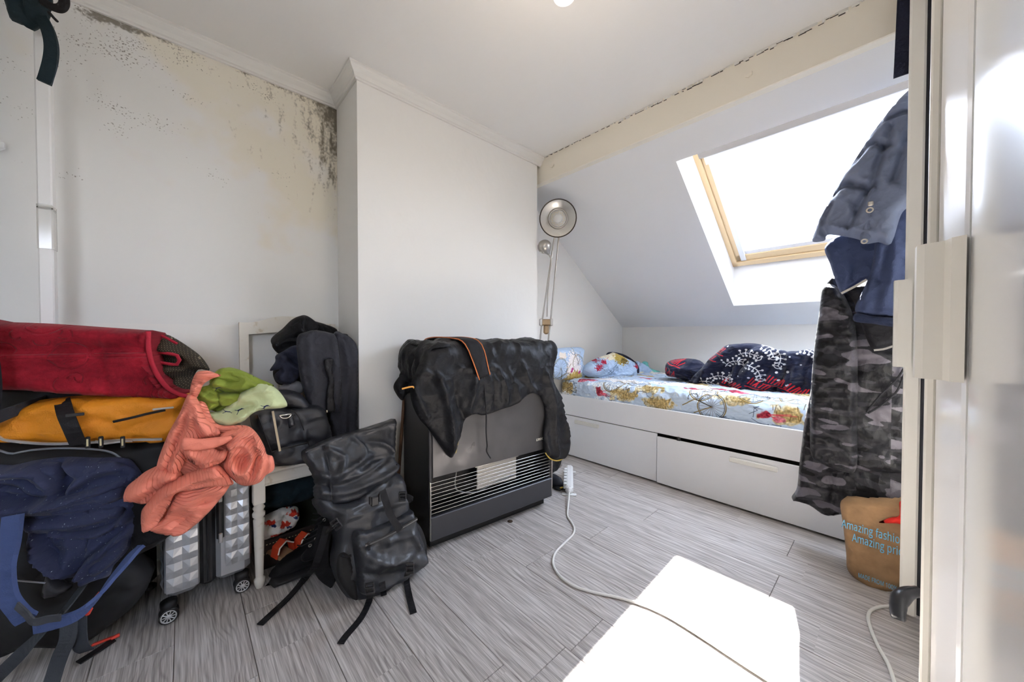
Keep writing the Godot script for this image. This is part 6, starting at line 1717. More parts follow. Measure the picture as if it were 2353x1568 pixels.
# ---------------------------------------------------------------- roll-top backpack
func build_backpack() -> void:
	var rub := mat(rgb(44, 46, 51), 0.4, 0.0, 0.5)
	crumple(bumpy(rub, T.weave, 2.5, 0.15), 0.005, 0.3)
	var web := cloth(rgb(24, 24, 27), 0.7, 0.1, 0.6)
	var mesh_m := bumpy(mat(rgb(20, 20, 22), 0.8), T.leather, 40.0, 1.2)
	var plas := mat(rgb(24, 25, 28), 0.55)
	var b := thing("rolltop_backpack", "black coated roll-top backpack leaning beside the heater", "backpack", Vector3(0.62, 0, -1.55))
	var s := {"o": Vector3(0, 0, -1.475), "u": Vector3(1, 0, 0), "n": Vector3(0, 0, 1), "p": [0, 0, -0.003, 0.013, -0.009, 0.038, -0.019, 0.075, -0.031, 0.125, -0.051, 0.191, -0.079, 0.272, -0.114, 0.369, -0.156, 0.481, -0.188, 0.566, -0.209, 0.622, -0.22, 0.65]}
	wp("main_body", puff(s, [0.377, 0.399, 0.413, 0.406, 0.51, 0.359, 0.65, 0.412, 0.726, 0.422, 0.758, 0.363, 0.761, 0.254, 0.783, 0.189, 0.808, 0.084, 0.793, 0.004, 0.65, -0.035, 0.574, -0.046, 0.489, -0.016, 0.458, 0.018, 0.431, 0.086, 0.424, 0.154, 0.441, 0.228, 0.429, 0.307, 0.399, 0.334], {"front": 0.07, "back": 0.10, "edge": 0.04, "cell": 0.0095, "wrinkle": [0.003, 6, 6], "lumps": [0.012, 8], "seed": 101, "ridges": [[0.015, 0.02, [0.47, 0.319, 0.604, 0.368, 0.726, 0.372]], [-0.018, 0.012, [0.441, 0.363, 0.564, 0.352, 0.665, 0.379]], [0.014, 0.012, [0.45, 0.292, 0.557, 0.3, 0.735, 0.291]]]}), rub, b)
	wp("roll_top", puff(s, [0.35, 0.596, 0.383, 0.611, 0.47, 0.634, 0.603, 0.648, 0.709, 0.663, 0.751, 0.667, 0.757, 0.622, 0.734, 0.511, 0.722, 0.473, 0.742, 0.438, 0.665, 0.379, 0.545, 0.349, 0.454, 0.355, 0.387, 0.393, 0.381, 0.449, 0.388, 0.456, 0.375, 0.52, 0.357, 0.556], {"front": 0.045, "back": 0.06, "edge": 0.02, "cell": 0.0088, "lift": 0.015, "wrinkle": [0.003, 5, 9], "lumps": [0.012, 8], "seed": 102, "ridges": [
		[-0.018, 0.008, [0.389, 0.461, 0.465, 0.429, 0.575, 0.441, 0.681, 0.483]], [0.022, 0.013, [0.38, 0.492, 0.452, 0.465, 0.526, 0.491, 0.605, 0.52]], [0.02, 0.012, [0.43, 0.579, 0.495, 0.536, 0.471, 0.478]], [0.02, 0.012, [0.39, 0.421, 0.479, 0.395, 0.609, 0.404, 0.715, 0.434]], [-0.016, 0.008, [0.423, 0.598, 0.432, 0.515, 0.432, 0.435, 0.436, 0.373]], [0.014, 0.008, [0.541, 0.612, 0.589, 0.543, 0.545, 0.496]], [-0.016, 0.009, [0.561, 0.473, 0.622, 0.497, 0.714, 0.495]], [0.018, 0.01, [0.613, 0.578, 0.69, 0.541, 0.725, 0.493]], [0.010, 0.005, [0.352, 0.589, 0.433, 0.611, 0.542, 0.622, 0.742, 0.64]]]}), rub, b)
	wp("top_hem", tubem(on_surf(s, [0.355, 0.588, 0.432, 0.606, 0.541, 0.62, 0.641, 0.629, 0.743, 0.644], 0.062), 0.0035, 6), rub, b)
	wp("side_seam", tubem(on_surf(s, [0.422, 0.602, 0.434, 0.532, 0.435, 0.46, 0.433, 0.382], 0.055), 0.0028, 6), M.black, b)
	wp("front_pocket", puff(s, [0.49, 0.235, 0.548, 0.232, 0.644, 0.235, 0.741, 0.251, 0.75, 0.228, 0.763, 0.129, 0.788, 0.035, 0.758, 0.009, 0.664, -0.005, 0.56, -0.003, 0.5, 0.019, 0.49, 0.077], {"front": 0.04, "back": 0.02, "edge": 0.018, "cell": 0.0088, "lift": 0.072, "wrinkle": [0.0025, 7, 7], "lumps": [0.014, 10], "seed": 103, "ridges": [[0.018, 0.016, [0.514, 0.164, 0.606, 0.089, 0.705, 0.086]], [-0.014, 0.012, [0.499, 0.106, 0.584, 0.055, 0.698, 0.034]], [0.014, 0.012, [0.615, 0.165, 0.714, 0.156, 0.748, 0.097]]]}), rub, b)
	wp("side_mesh", puff(s, [0.439, 0.18, 0.474, 0.163, 0.49, 0.077, 0.494, 0.002, 0.474, 0.007, 0.445, 0.056, 0.424, 0.121], {"front": 0.02, "back": 0.02, "edge": 0.02, "cell": 0.009, "lift": 0.055, "seed": 104}), mesh_m, b, "black mesh side pocket")
	wp("mesh_edge", tubem(on_surf(s, [0.438, 0.18, 0.456, 0.167, 0.476, 0.164], 0.075), 0.004, 6), web, b)
	wp("side_wall", puff(s, [0.753, 0.189, 0.785, 0.169, 0.807, 0.094, 0.798, 0.012, 0.769, 0.01, 0.763, 0.11], {"front": 0.02, "back": 0.03, "edge": 0.02, "cell": 0.009, "lift": 0.05, "seed": 105}), mesh_m, b)
	# pocket zip with teeth and slider
	var zp := on_surf(s, [0.517, 0.19, 0.58, 0.191, 0.659, 0.199, 0.743, 0.212], 0.126, 0.02)
	var z := wp("pocket_zip", ribbonm(zp, 0.014, 0.003, Vector3(0.3, 1, -0.2), Vector3(0.3, 1, -0.2), 2), mat(rgb(18, 18, 20), 0.6), b)
	var teeth := begin()
	var zs := smooth_path(zp, 6)
	for i in zs.size() - 1:
		bevel(teeth, zs[i] + Vector3(0, 0, 0.003), Vector3(0.0022, 0.006, 0.002), 0.0005)
	part("teeth", done(teeth), mat(rgb(130, 130, 132), 0.35, 0.8), z).set_meta("kind", "stuff")
	part("slider", bevelm(Vector3(0.012, 0.014, 0.008), 0.003, zp[0] + Vector3(0.012, 0.006, 0.004)), mat(rgb(60, 60, 62), 0.3, 0.8), z)
	part("puller", bevelm(Vector3(0.011, 0.022, 0.003), 0.001, zp[0] + Vector3(0.012, -0.012, 0.006)), web, z)
	# front strap with side-release buckle
	wp("front_strap", ribbonm(on_surf(s, [0.607, 0.367, 0.614, 0.328, 0.625, 0.269, 0.643, 0.227, 0.658, 0.196], 0.134, 0.03), 0.028, 0.003, Vector3(1, 0.2, 0), Vector3(1, 0.3, 0), 3), web, b)
	var bu := wp("buckle", bevelm(Vector3(0.030, 0.036, 0.012), 0.004, Vector3(0.532, 0.412, -1.348)), plas, b)
	part("prong", bevelm(Vector3(0.006, 0.03, 0.014), 0.002, Vector3(0.532, 0.412, -1.348) + Vector3(-0.018, 0.008, 0.001)), plas, bu)
	part("prong", bevelm(Vector3(0.006, 0.03, 0.014), 0.002, Vector3(0.532, 0.412, -1.348) + Vector3(0.018, 0.008, 0.001)), plas, bu)
	# compression straps on both flanks
	wp("flank_strap", ribbonm([Vector3(0.435, 0.335, -1.437), Vector3(0.414, 0.327, -1.442), Vector3(0.392, 0.289, -1.475)], 0.024, 0.003, Vector3(0.5, 0.8, 0), Vector3(0.5, 0.8, 0), 4), web, b)
	wp("flank_buckle", ladder(Vector3(0.418, 0.332, -1.432), 0.6), plas, b)
	wp("flank_strap", ribbonm([Vector3(0.67, 0.36, -1.437), Vector3(0.69, 0.36, -1.419), Vector3(0.71, 0.349, -1.4), Vector3(0.7, 0.337, -1.409)], 0.02, 0.003, Vector3(0, 1, 0), Vector3(0.2, 1, 0), 4), web, b)
	wp("flank_buckle", ladder(Vector3(0.678, 0.364, -1.416), 0.0), plas, b)
	# trailing straps on the floor
	wp("trailing_strap", ribbonm([Vector3(0.485, 0.135, -1.277), Vector3(0.521, 0.01, -1.382), Vector3(0.47, 0.006, -1.325), Vector3(0.403, 0.004, -1.282), Vector3(0.379, 0.004, -1.262)], 0.024, 0.0035, Vector3(0.9, 0.1, 0.3), Vector3(0.8, 0, 0.5), 5), web, b)
	wp("ladder_buckle", ladder(Vector3(0.481, 0.142, -1.267), 0.1), plas, b)
	wp("trailing_strap", ribbonm([Vector3(0.638, 0.143, -1.271), Vector3(0.681, 0.02, -1.389), Vector3(0.651, 0.006, -1.306), Vector3(0.623, 0.004, -1.215)], 0.024, 0.0035, Vector3(0.9, 0.1, 0.3), Vector3(0.95, 0, 0.2), 5), web, b)
	wp("ladder_buckle", ladder(Vector3(0.633, 0.15, -1.262), 0.0), plas, b)
	wp("pull_loop", ribbonm([Vector3(0.525, 0.14, -1.267), Vector3(0.581, 0.02, -1.392), Vector3(0.579, 0.006, -1.379)], 0.022, 0.005, Vector3(1, 0, 0.2), Vector3(1, 0, 0.2), 3), web, b)
	wp("shoulder_strap", ribbonm([Vector3(0.418, 0.278, -1.547), Vector3(0.392, 0.178, -1.555), Vector3(0.375, 0.117, -1.57), Vector3(0.362, 0.03, -1.666), Vector3(0.298, 0.01, -1.621), Vector3(0.225, 0.005, -1.569), Vector3(0.192, 0.004, -1.544)], 0.026, 0.004, Vector3(0.9, 0.3, 0.2), Vector3(0.7, 0, 0.7), 5), web, b)
	wp("shoulder_pad", ribbonm([Vector3(0.421, 0.276, -1.571), Vector3(0.405, 0.178, -1.584), Vector3(0.406, 0.095, -1.568), Vector3(0.436, 0.065, -1.512)], 0.055, 0.012, Vector3(1, 0.1, 0.3), Vector3(0.6, 0.8, 0.2), 5), cloth(rgb(18, 18, 20), 0.85, 0.1, 0.8), b)

func ladder(p: Vector3, tilt: float) -> ArrayMesh:
	var st := begin()
	var t := Transform3D(Basis(Vector3.UP, -0.6) * Basis(Vector3.BACK, tilt), p)
	for e in [[Vector3(-0.013, 0, 0), Vector3(0.005, 0.036, 0.008)], [Vector3(0.013, 0, 0), Vector3(0.005, 0.036, 0.008)], [Vector3(0, 0.016, 0), Vector3(0.03, 0.006, 0.009)], [Vector3(0, 0.003, 0.003), Vector3(0.03, 0.006, 0.009)], [Vector3(0, -0.017, 0.002), Vector3(0.03, 0.009, 0.01)]]:
		bevel(st, e[0], e[1], 0.0015, t)
	return done(st)

# ---------------------------------------------------------------- coats on the wardrobe
func build_coats() -> void:
	var camo := printed(camo_image(), 1.3, 0.75, 0, 0, 0.42, 0.1)
	crumple(camo, 0.014, 0.9)
	var quilt := crumple(bumpy(mat(rgb(100, 109, 132), 0.55, 0, 0.45), T.weave, 2.5, 0.1), 0.012, 0.35)
	var navy := cloth(rgb(52, 62, 92), 0.8, 0.25, 0.5)
	var blk := cloth(rgb(24, 24, 29), 0.75, 0.15, 0.5)
	var metal := mat(rgb(206, 200, 190), 0.3, 0.9)
	# camouflage parka, longest and furthest back
	var c := thing("camouflage_parka", "long grey and black camouflage parka hanging by the wardrobe", "coat", Vector3(2.25, 0.25, -0.15))
	var s4 := {"o": Vector3(2.28, 0, 0), "u": Vector3(0, 0, 1), "n": Vector3(-1, 0, 0), "p": [0, 0, 0, 1]}
	wp("body", puff(s4, [-0.212, 1.324, -0.151, 1.317, -0.071, 1.189, 0.012, 0.995, 0.052, 0.809, 0.06, 0.36, 0.02, 0.299, -0.046, 0.23, -0.117, 0.219, -0.208, 0.175, -0.273, 0.201, -0.342, 0.212, -0.322, 0.277, -0.313, 0.413, -0.294, 0.637, -0.269, 0.815, -0.257, 0.987, -0.237, 1.137, -0.227, 1.22], {"front": 0.035, "back": 0.035, "edge": 0.02, "cell": 0.0125, "wrinkle": [0.008, 3, 9], "lumps": [0.014, 6], "seed": 111, "ridges": [[-0.016, 0.01, [-0.326, 0.387, -0.242, 0.378, -0.119, 0.423, 0.018, 0.452]], [0.02, 0.014, [-0.334, 0.251, -0.241, 0.26, -0.117, 0.25, -0.006, 0.319]], [-0.014, 0.01, [-0.191, 0.403, -0.184, 0.3, -0.189, 0.234]]]}), camo, c)
	wp("sleeve", puff(s4, [-0.227, 1.284, -0.173, 1.268, -0.127, 1.153, -0.108, 0.991, -0.104, 0.67, -0.105, 0.447, -0.148, 0.419, -0.218, 0.433, -0.263, 0.469, -0.269, 0.641, -0.266, 0.815, -0.257, 0.987, -0.241, 1.158], {"front": 0.04, "back": 0.02, "edge": 0.03, "cell": 0.011, "lift": 0.05, "wrinkle": [0.010, 3, 11], "seed": 112, "ridges": [[0.012, 0.012, [-0.241, 1.073, -0.186, 1.052, -0.119, 1.068]], [0.014, 0.012, [-0.256, 0.923, -0.184, 0.902, -0.113, 0.931]], [0.014, 0.012, [-0.262, 0.772, -0.183, 0.75, -0.109, 0.79]], [0.014, 0.012, [-0.264, 0.621, -0.181, 0.604, -0.107, 0.645]]]}), camo, c)
	for e in [[-0.076, 0.706, -0.039, 0.779, 0.013, 0.861, 0.033, 0.91], [-0.071, 0.703, -0.025, 0.751, 0.016, 0.814, 0.036, 0.892]]:
		wp("pocket_welt", tubem(on_surf(s4, e, 0.056), 0.004, 6), blk, c)
	# black jacket
	var j := thing("black_jacket", "black jacket with a metal zip under the navy jacket", "jacket", Vector3(2.23, 0.8, 0.0))
	var s3 := {"o": Vector3(2.235, 0, 0), "u": Vector3(0, 0, 1), "n": Vector3(-1, 0, 0), "p": [0, 0, 0, 1]}
	wp("body", puff(s3, [-0.148, 1.272, -0.084, 1.275, 0.045, 1.289, 0.056, 0.997, 0.001, 1.003, -0.051, 0.986, -0.07, 1.013, -0.099, 1.11, -0.117, 1.19], {"front": 0.025, "back": 0.02, "edge": 0.03, "cell": 0.011, "lift": 0.05, "wrinkle": [0.004, 5, 5], "seed": 113}), blk, j)
	wp("zip", ribbonm(on_surf(s3, [-0.054, 0.986, -0.027, 0.991, 0.002, 1.005], 0.078, 0.03), 0.008, 0.003, Vector3(0, 1, 0), Vector3(0, 1, 0), 2), metal, j)
	# navy jacket
	var n := thing("navy_jacket", "navy cotton jacket hanging under the quilted jacket", "jacket", Vector3(2.19, 0.9, -0.05))
	var s2 := {"o": Vector3(2.19, 0, 0), "u": Vector3(0, 0, 1), "n": Vector3(-1, 0, 0), "p": [0, 0, 0, 1]}
	wp("front", puff(s2, [-0.216, 1.456, -0.154, 1.503, -0.071, 1.486, 0.006, 1.461, 0.05, 1.354, 0.051, 1.274, -0.072, 1.288, -0.123, 1.257, -0.154, 1.233, -0.172, 1.27, -0.197, 1.372], {"front": 0.022, "back": 0.02, "edge": 0.015, "cell": 0.0105, "lift": 0.03, "wrinkle": [0.005, 5, 5], "seed": 114, "ridges": [[0.014, 0.014, [-0.175, 1.428, -0.145, 1.326, -0.137, 1.257]], [-0.012, 0.01, [-0.104, 1.378, -0.124, 1.304, -0.13, 1.266]]]}), navy, n)
	wp("zip", ribbonm(on_surf(s2, [-0.157, 1.235, -0.116, 1.26, -0.078, 1.287], 0.058, 0.03), 0.009, 0.003, Vector3(0, 1, 0), Vector3(0, 1, 0), 2), metal, n)
	wp("sleeve", puff(s2, [-0.048, 1.704, 0.002, 1.796, 0.049, 1.849, 0.058, 1.53, 0.056, 1.283, 0.056, 1.114, 0.01, 1.119, -0.054, 1.13, -0.105, 1.144, -0.111, 1.175, -0.095, 1.224, -0.067, 1.316, -0.055, 1.445], {"front": 0.03, "back": 0.02, "edge": 0.02, "cell": 0.0105, "lift": 0.065, "wrinkle": [0.006, 5, 4], "seed": 115, "ridges": [[0.012, 0.012, [0.006, 1.434, -0.005, 1.29, -0.029, 1.181]], [-0.01, 0.01, [-0.019, 1.402, -0.043, 1.276]]]}), navy, n)
	wp("rib_cuff", puff(s2, [-0.108, 1.144, -0.054, 1.13, 0.01, 1.121, 0.056, 1.116, 0.056, 1.076, -0.002, 1.084, -0.054, 1.097, -0.113, 1.11], {"front": 0.014, "back": 0.02, "edge": 0.012, "cell": 0.009, "lift": 0.085, "pleat": [0.003, 90, 0.0, 0.0], "seed": 116}), cloth(rgb(30, 38, 62), 0.85, 0.2, 0.5), n)
	# quilted down jacket
	var q := thing("quilted_jacket", "slate blue quilted down jacket hanging against the skylight", "jacket", Vector3(2.14, 1.4, -0.1))
	var s1 := {"o": Vector3(2.14, 0, 0), "u": Vector3(0, 0, 1), "n": Vector3(-1, 0, 0), "p": [0, 0, 0, 1]}
	wp("body", puff(s1, [0.052, 2.026, 0.028, 2.003, -0.001, 1.974, -0.043, 1.922, -0.087, 1.849, -0.126, 1.779, -0.167, 1.707, -0.193, 1.647, -0.224, 1.587, -0.246, 1.513, -0.252, 1.474, -0.211, 1.47, -0.201, 1.493, -0.151, 1.477, -0.102, 1.453, -0.082, 1.431, -0.044, 1.431, -0.009, 1.419, 0.017, 1.528, 0.057, 1.622], {"front": 0.065, "back": 0.05, "edge": 0.05, "cell": 0.0095, "lift": 0.05, "wrinkle": [0.007, 8, 6], "seed": 117, "ridges": [
		[-0.04, 0.012, [-0.193, 1.653, -0.139, 1.68, -0.072, 1.645]], [-0.04, 0.012, [-0.12, 1.777, -0.074, 1.825, -0.023, 1.797]], [-0.035, 0.011, [-0.055, 1.9, -0.012, 1.908, 0.024, 1.91]], [-0.035, 0.010, [-0.209, 1.495, -0.206, 1.563, -0.184, 1.616]], [0.015, 0.012, [-0.167, 1.63, -0.124, 1.563, -0.116, 1.495]], [-0.03, 0.010, [-0.137, 1.48, -0.104, 1.576, -0.065, 1.658, -0.041, 1.759, -0.012, 1.873]], [0.02, 0.008, [-0.209, 1.524, -0.151, 1.497, -0.07, 1.467]], [-0.025, 0.010, [-0.003, 1.657, 0.025, 1.788, 0.042, 1.868]]]}), quilt, q)
	wp("placket", puff(s1, [-0.072, 1.632, -0.049, 1.644, -0.055, 1.564, -0.06, 1.492, -0.064, 1.446, -0.082, 1.431, -0.096, 1.44, -0.089, 1.517, -0.079, 1.588], {"front": 0.02, "back": 0.01, "edge": 0.015, "cell": 0.008, "lift": 0.10, "seed": 118}), quilt, q)
	wp("snap", ring(Transform3D(Basis(Vector3.BACK, PI / 2), Vector3(2.005, 1.427, -0.082)), 0.008, 0.003, 14), metal, q)
	wp("zip_slider", bevelm(Vector3(0.008, 0.018, 0.016), 0.003, Vector3(2.005, 1.573, -0.066)), metal, q)
	wp("zip_tag", ring(Transform3D(Basis(Vector3.BACK, PI / 2), Vector3(2.005, 1.548, -0.068)), 0.009, 0.003, 12), metal, q)
	# strap hanging above
	meta(part("hanging_strap", ribbonm([Vector3(1.975, 2.34, 0.018), Vector3(1.975, 2.199, 0.015), Vector3(1.975, 2.104, 0.013), Vector3(1.975, 2.019, 0.011)], 0.042, 0.005, Vector3(0, 0, 1), Vector3(0, -0.15, 1), 5), cloth(rgb(24, 28, 46)), self), "dark navy webbing strap hanging down at top right", "strap")

# ---------------------------------------------------------------- wardrobe
func build_wardrobe() -> void:
	var w := thing("wardrobe", "tall glossy white wardrobe with ivory handles at right edge", "wardrobe", Vector3(1.2, 0, 0.45))
	var H := 2.36
	wp("top_board", bevelm(Vector3(1.60, 0.02, 0.58), 0.002, Vector3(1.19, H, 0.45)), M.ivory, w)
	wp("bottom_board", bevelm(Vector3(1.60, 0.06, 0.58), 0.002, Vector3(1.19, 0.03, 0.45)), M.ivory, w)
	wp("back_board", bevelm(Vector3(1.60, H, 0.01), 0.002, Vector3(1.19, H / 2, 0.765)), M.ivory, w)
	wp("end_board", bevelm(Vector3(0.02, H, 0.62), 0.002, Vector3(1.995, H / 2, 0.44)), M.ivory, w)
	wp("end_board", bevelm(Vector3(0.02, H, 0.62), 0.002, Vector3(0.39, H / 2, 0.44)), M.ivory, w)
	# near door: glossy leaf, moulded stile and bow handle
	var d := wp("door", bevelm(Vector3(0.86, H - 0.03, 0.022), 0.003, Vector3(0.82, H / 2, 0.124)), M.gloss, w)
	part("groove", bevelm(Vector3(0.016, H - 0.03, 0.018), 0.002, Vector3(1.258, H / 2, 0.126)), mat(rgb(150, 148, 142), 0.5), d)
	part("stile", prismm([Vector3(1.27, 0.02, 0.132), Vector3(1.27, 0.02, 0.1125), Vector3(1.285, 0.02, 0.107), Vector3(1.40, 0.02, 0.0765), Vector3(1.43, 0.02, 0.0765), Vector3(1.43, 0.02, 0.132)], Vector3(0, H - 0.04, 0)), M.gloss, d)
	part("edge_strip", bevelm(Vector3(0.03, H - 0.04, 0.018), 0.004, Vector3(1.425, H / 2, 0.0675)), M.ivory, d)
	part("handle", prismm([Vector3(1.255, 0.945, 0.108), Vector3(1.27, 0.945, 0.088), Vector3(1.30, 0.945, 0.080), Vector3(1.31, 0.945, 0.050), Vector3(1.325, 0.945, 0.038), Vector3(1.36, 0.945, 0.036), Vector3(1.385, 0.945, 0.044), Vector3(1.40, 0.945, 0.080), Vector3(1.40, 0.945, 0.108)], Vector3(0, 0.325, 0)), M.ivory, d)
	# far door: only its thick stile and handle come out from behind
	var e := wp("door", bevelm(Vector3(0.50, H - 0.03, 0.022), 0.003, Vector3(1.70, H / 2, 0.175)), M.gloss, w)
	part("stile", bevelm(Vector3(0.05, H - 0.04, 0.042), 0.006, Vector3(1.96, H / 2, 0.0495)), M.ivory, e)
	part("brush_seal", bevelm(Vector3(0.03, H - 0.06, 0.05), 0.002, Vector3(1.957, H / 2, 0.0955)), M.seal, e)
	part("handle", prismm([Vector3(1.90, 0.935, 0.046), Vector3(1.90, 0.935, 0.012), Vector3(1.91, 0.935, 0.002), Vector3(1.945, 0.935, 0.0), Vector3(1.962, 0.935, 0.008), Vector3(1.97, 0.935, 0.046)], Vector3(0, 0.315, 0)), M.ivory, e)
	meta(part("blue_garment", puff({"o": Vector3(1.445, 0, 0), "u": Vector3(0, 0, 1), "n": Vector3(-1, 0, 0), "p": [0.0, 0.0, 0.0, 1.0]}, [0.066, 0.945, 0.075, 0.93, 0.085, 0.91, 0.085, 0.86, 0.078, 0.865, 0.065, 0.89, 0.061, 0.92], {"front": 0.012, "back": 0.01, "edge": 0.012, "cell": 0.006}), cloth(rgb(44, 60, 118)), self), "royal blue garment poking out between the wardrobe doors", "garment")

# ---------------------------------------------------------------- everything else
func build_small() -> void:
	# extension lead with its cable
	var pl := mat(rgb(232, 232, 230), 0.45)
	var e := thing("extension_socket", "white extension socket block on floor beside heater", "socket", Vector3(1.827, 0, -1.419))
	var dir := Vector3(0.79, 0, -0.61).normalized()
	var t := Transform3D(Basis(Vector3.UP.cross(-dir), Vector3.UP, -dir), Vector3(1.847, 0, -1.435))
	var st := begin()
	bevel(st, Vector3(0, 0.032, -0.20), Vector3(0.052, 0.05, 0.40), 0.012, t)
	wp("housing", done(st), pl, e)
	st = begin()
	bevel(st, Vector3(0, 0.004, 0.0), Vector3(0.095, 0.008, 0.03), 0.003, t)
	wp("foot", done(st), pl, e)
	st = begin()
	bevel(st, Vector3(0, 0.004, -0.39), Vector3(0.095, 0.008, 0.03), 0.003, t)
	wp("foot", done(st), pl, e)
	for k in 6:
		st = begin()
		bevel(st, Vector3(-0.028, 0.04, -0.05 - k * 0.052), Vector3(0.022, 0.036, 0.03), 0.003, t)
		var rib := wp("socket_cover", done(st), pl, e)
	st = begin()
	add_lathe(st, [[0.0, 0.0], [0.021, 0.0], [0.021, 0.01], [0.012, 0.012], [0.009, 0.03], [0.0, 0.03]], 16, t * Transform3D(Basis(Vector3.RIGHT, PI / 2), Vector3(0, 0.03, -0.002)))
	wp("cable_gland", done(st), pl, e)
	wp("cable", tubem(smooth_path([Vector3(1.823, 0.028, -1.416), Vector3(1.708, 0.018, -1.334), Vector3(1.619, 0.006, -1.27), Vector3(1.579, 0.006, -1.211), Vector3(1.537, 0.006, -1.159), Vector3(1.48, 0.006, -1.127), Vector3(1.386, 0.006, -1.109), Vector3(1.301, 0.006, -1.091), Vector3(1.241, 0.006, -1.057), Vector3(1.205, 0.006, -1.015), Vector3(1.182, 0.006, -0.959), Vector3(1.18, 0.006, -0.889), Vector3(1.21, 0.006, -0.813), Vector3(1.256, 0.006, -0.732), Vector3(1.293, 0.006, -0.642), Vector3(1.308, 0.006, -0.548), Vector3(1.303, 0.006, -0.441), Vector3(1.292, 0.006, -0.333), Vector3(1.283, 0.006, -0.217), Vector3(1.276, 0.006, -0.11)], 6), 0.0055, 10), mat(rgb(226, 224, 218), 0.5), e, "long white cable")
	# second cable
	meta(part("white_cable", tubem(smooth_path([Vector3(2.018, 0.006, 0.056), Vector3(1.989, 0.006, 0.011), Vector3(1.946, 0.006, -0.023), Vector3(1.894, 0.006, -0.045), Vector3(1.838, 0.006, -0.049), Vector3(1.77, 0.006, -0.039), Vector3(1.69, 0.006, -0.019), Vector3(1.622, 0.006, 0.004), Vector3(1.537, 0.006, 0.018)], 6), 0.0055, 10), mat(rgb(222, 220, 212), 0.5), self), "white cable curling on floor beside the wardrobe", "cable")
	# black caster foot of an office chair
	var cf := thing("chair_foot", "black curved plastic foot half hidden behind the wardrobe", "chair", Vector3(1.911, 0, 0.03))
	wp("leg", tubem(smooth_path([Vector3(1.696, 0.238, 0.065), Vector3(1.67, 0.233, 0.041), Vector3(1.638, 0.221, 0.025), Vector3(1.618, 0.199, 0.021), Vector3(1.604, 0.173, 0.022)], 5), [0.016, 0.016, 0.016, 0.017, 0.018, 0.019, 0.020, 0.021, 0.022, 0.022, 0.022, 0.021, 0.02, 0.02, 0.02, 0.019, 0.019, 0.018, 0.018, 0.017, 0.014], 12), mat(rgb(22, 24, 30), 0.3), cf)
	# paper carrier
	paper_bag()
	# boot, shoes and odds and ends under the chair
	under_chair()
	# taped post and the bag hung on it
	left_post()

func text(s: String, size: float, m: Material, parent: Node3D, at: Vector3, turn: float, called := "lettering") -> void:
	var f := TextMesh.new()
	f.text = s
	f.font = fnt("Droid Sans", 400)
	f.font_size = 48
	f.pixel_size = size / 48.0
	f.depth = 0.0006
	f.horizontal_alignment = HORIZONTAL_ALIGNMENT_LEFT
	var o := part(called, f, m, parent, at - parent.position)
	o.rotation.y = turn
	o.scale.x = 0.52

func paper_bag() -> void:
	var kraft := mat(rgb(158, 124, 88), 0.85)
	kraft.albedo_texture = noise_tex(0.02, 256, false, 0, FastNoiseLite.TYPE_SIMPLEX_SMOOTH, 71, [Color(0.82, 0.82, 0.82), Color.WHITE])
	bumpy(kraft, T.crease, 2.5, 0.5)
	var b := thing("paper_carrier", "brown paper carrier bag with blue lettering under the coats", "bag", Vector3(2.2, 0, 0.0))
	var s := {"o": Vector3(2.12, 0, 0), "u": Vector3(0, 0, 1), "n": Vector3(-1, 0, 0), "p": [0, 0, 0, 1]}
	wp("body", puff(s, [-0.145, 0.322, -0.069, 0.348, 0.018, 0.378, 0.098, 0.406, 0.107, 0.101, 0.092, 0.048, 0.023, 0.001, -0.039, -0.022, -0.085, -0.012, -0.122, 0.023, -0.128, 0.097, -0.138, 0.209], {"front": 0.03, "back": 0.09, "edge": 0.025, "cell": 0.012, "wrinkle": [0.003, 6, 5], "lumps": [0.008, 7], "seed": 121, "ridges": [[-0.008, 0.006, [-0.119, 0.02, -0.078, -0.012, -0.014, 0.003, 0.058, 0.037]], [0.008, 0.008, [-0.135, 0.171, -0.107, 0.126, -0.117, 0.045]]]}), kraft, b)
	var blue := mat(rgb(96, 176, 216), 0.7)
	var turn := -PI / 2
	text("Amazing fashion,", 0.048, blue, b, Vector3(2.079, 0.236, -0.141) + Vector3(0, 0, 0), turn)
	text("Amazing pric", 0.048, blue, b, Vector3(2.079, 0.189, -0.108), turn)
	text("MADE FROM 100% Ric", 0.026, blue, b, Vector3(2.079, 0.036, -0.088), turn)
	soft("red_cloth", "bright red cloth bulging out of the paper carrier", "cloth", {"o": Vector3(2.14, 0, 0), "u": Vector3(0, 0, 1), "n": Vector3(-1, 0, 0), "p": [0, 0, 0, 1]}, [-0.03, 0.281, 0.001, 0.311, 0.026, 0.33, 0.026, 0.383, 0.036, 0.392, 0.077, 0.406, 0.078, 0.279, 0.044, 0.27, 0.031, 0.296, -0.005, 0.287], {"front": 0.02, "back": 0.05, "edge": 0.02, "cell": 0.008, "lift": 0.055, "seed": 122, "wrinkle": [0.003, 10, 10]}, cloth(rgb(206, 42, 34), 0.8, 0.1, 0.4))

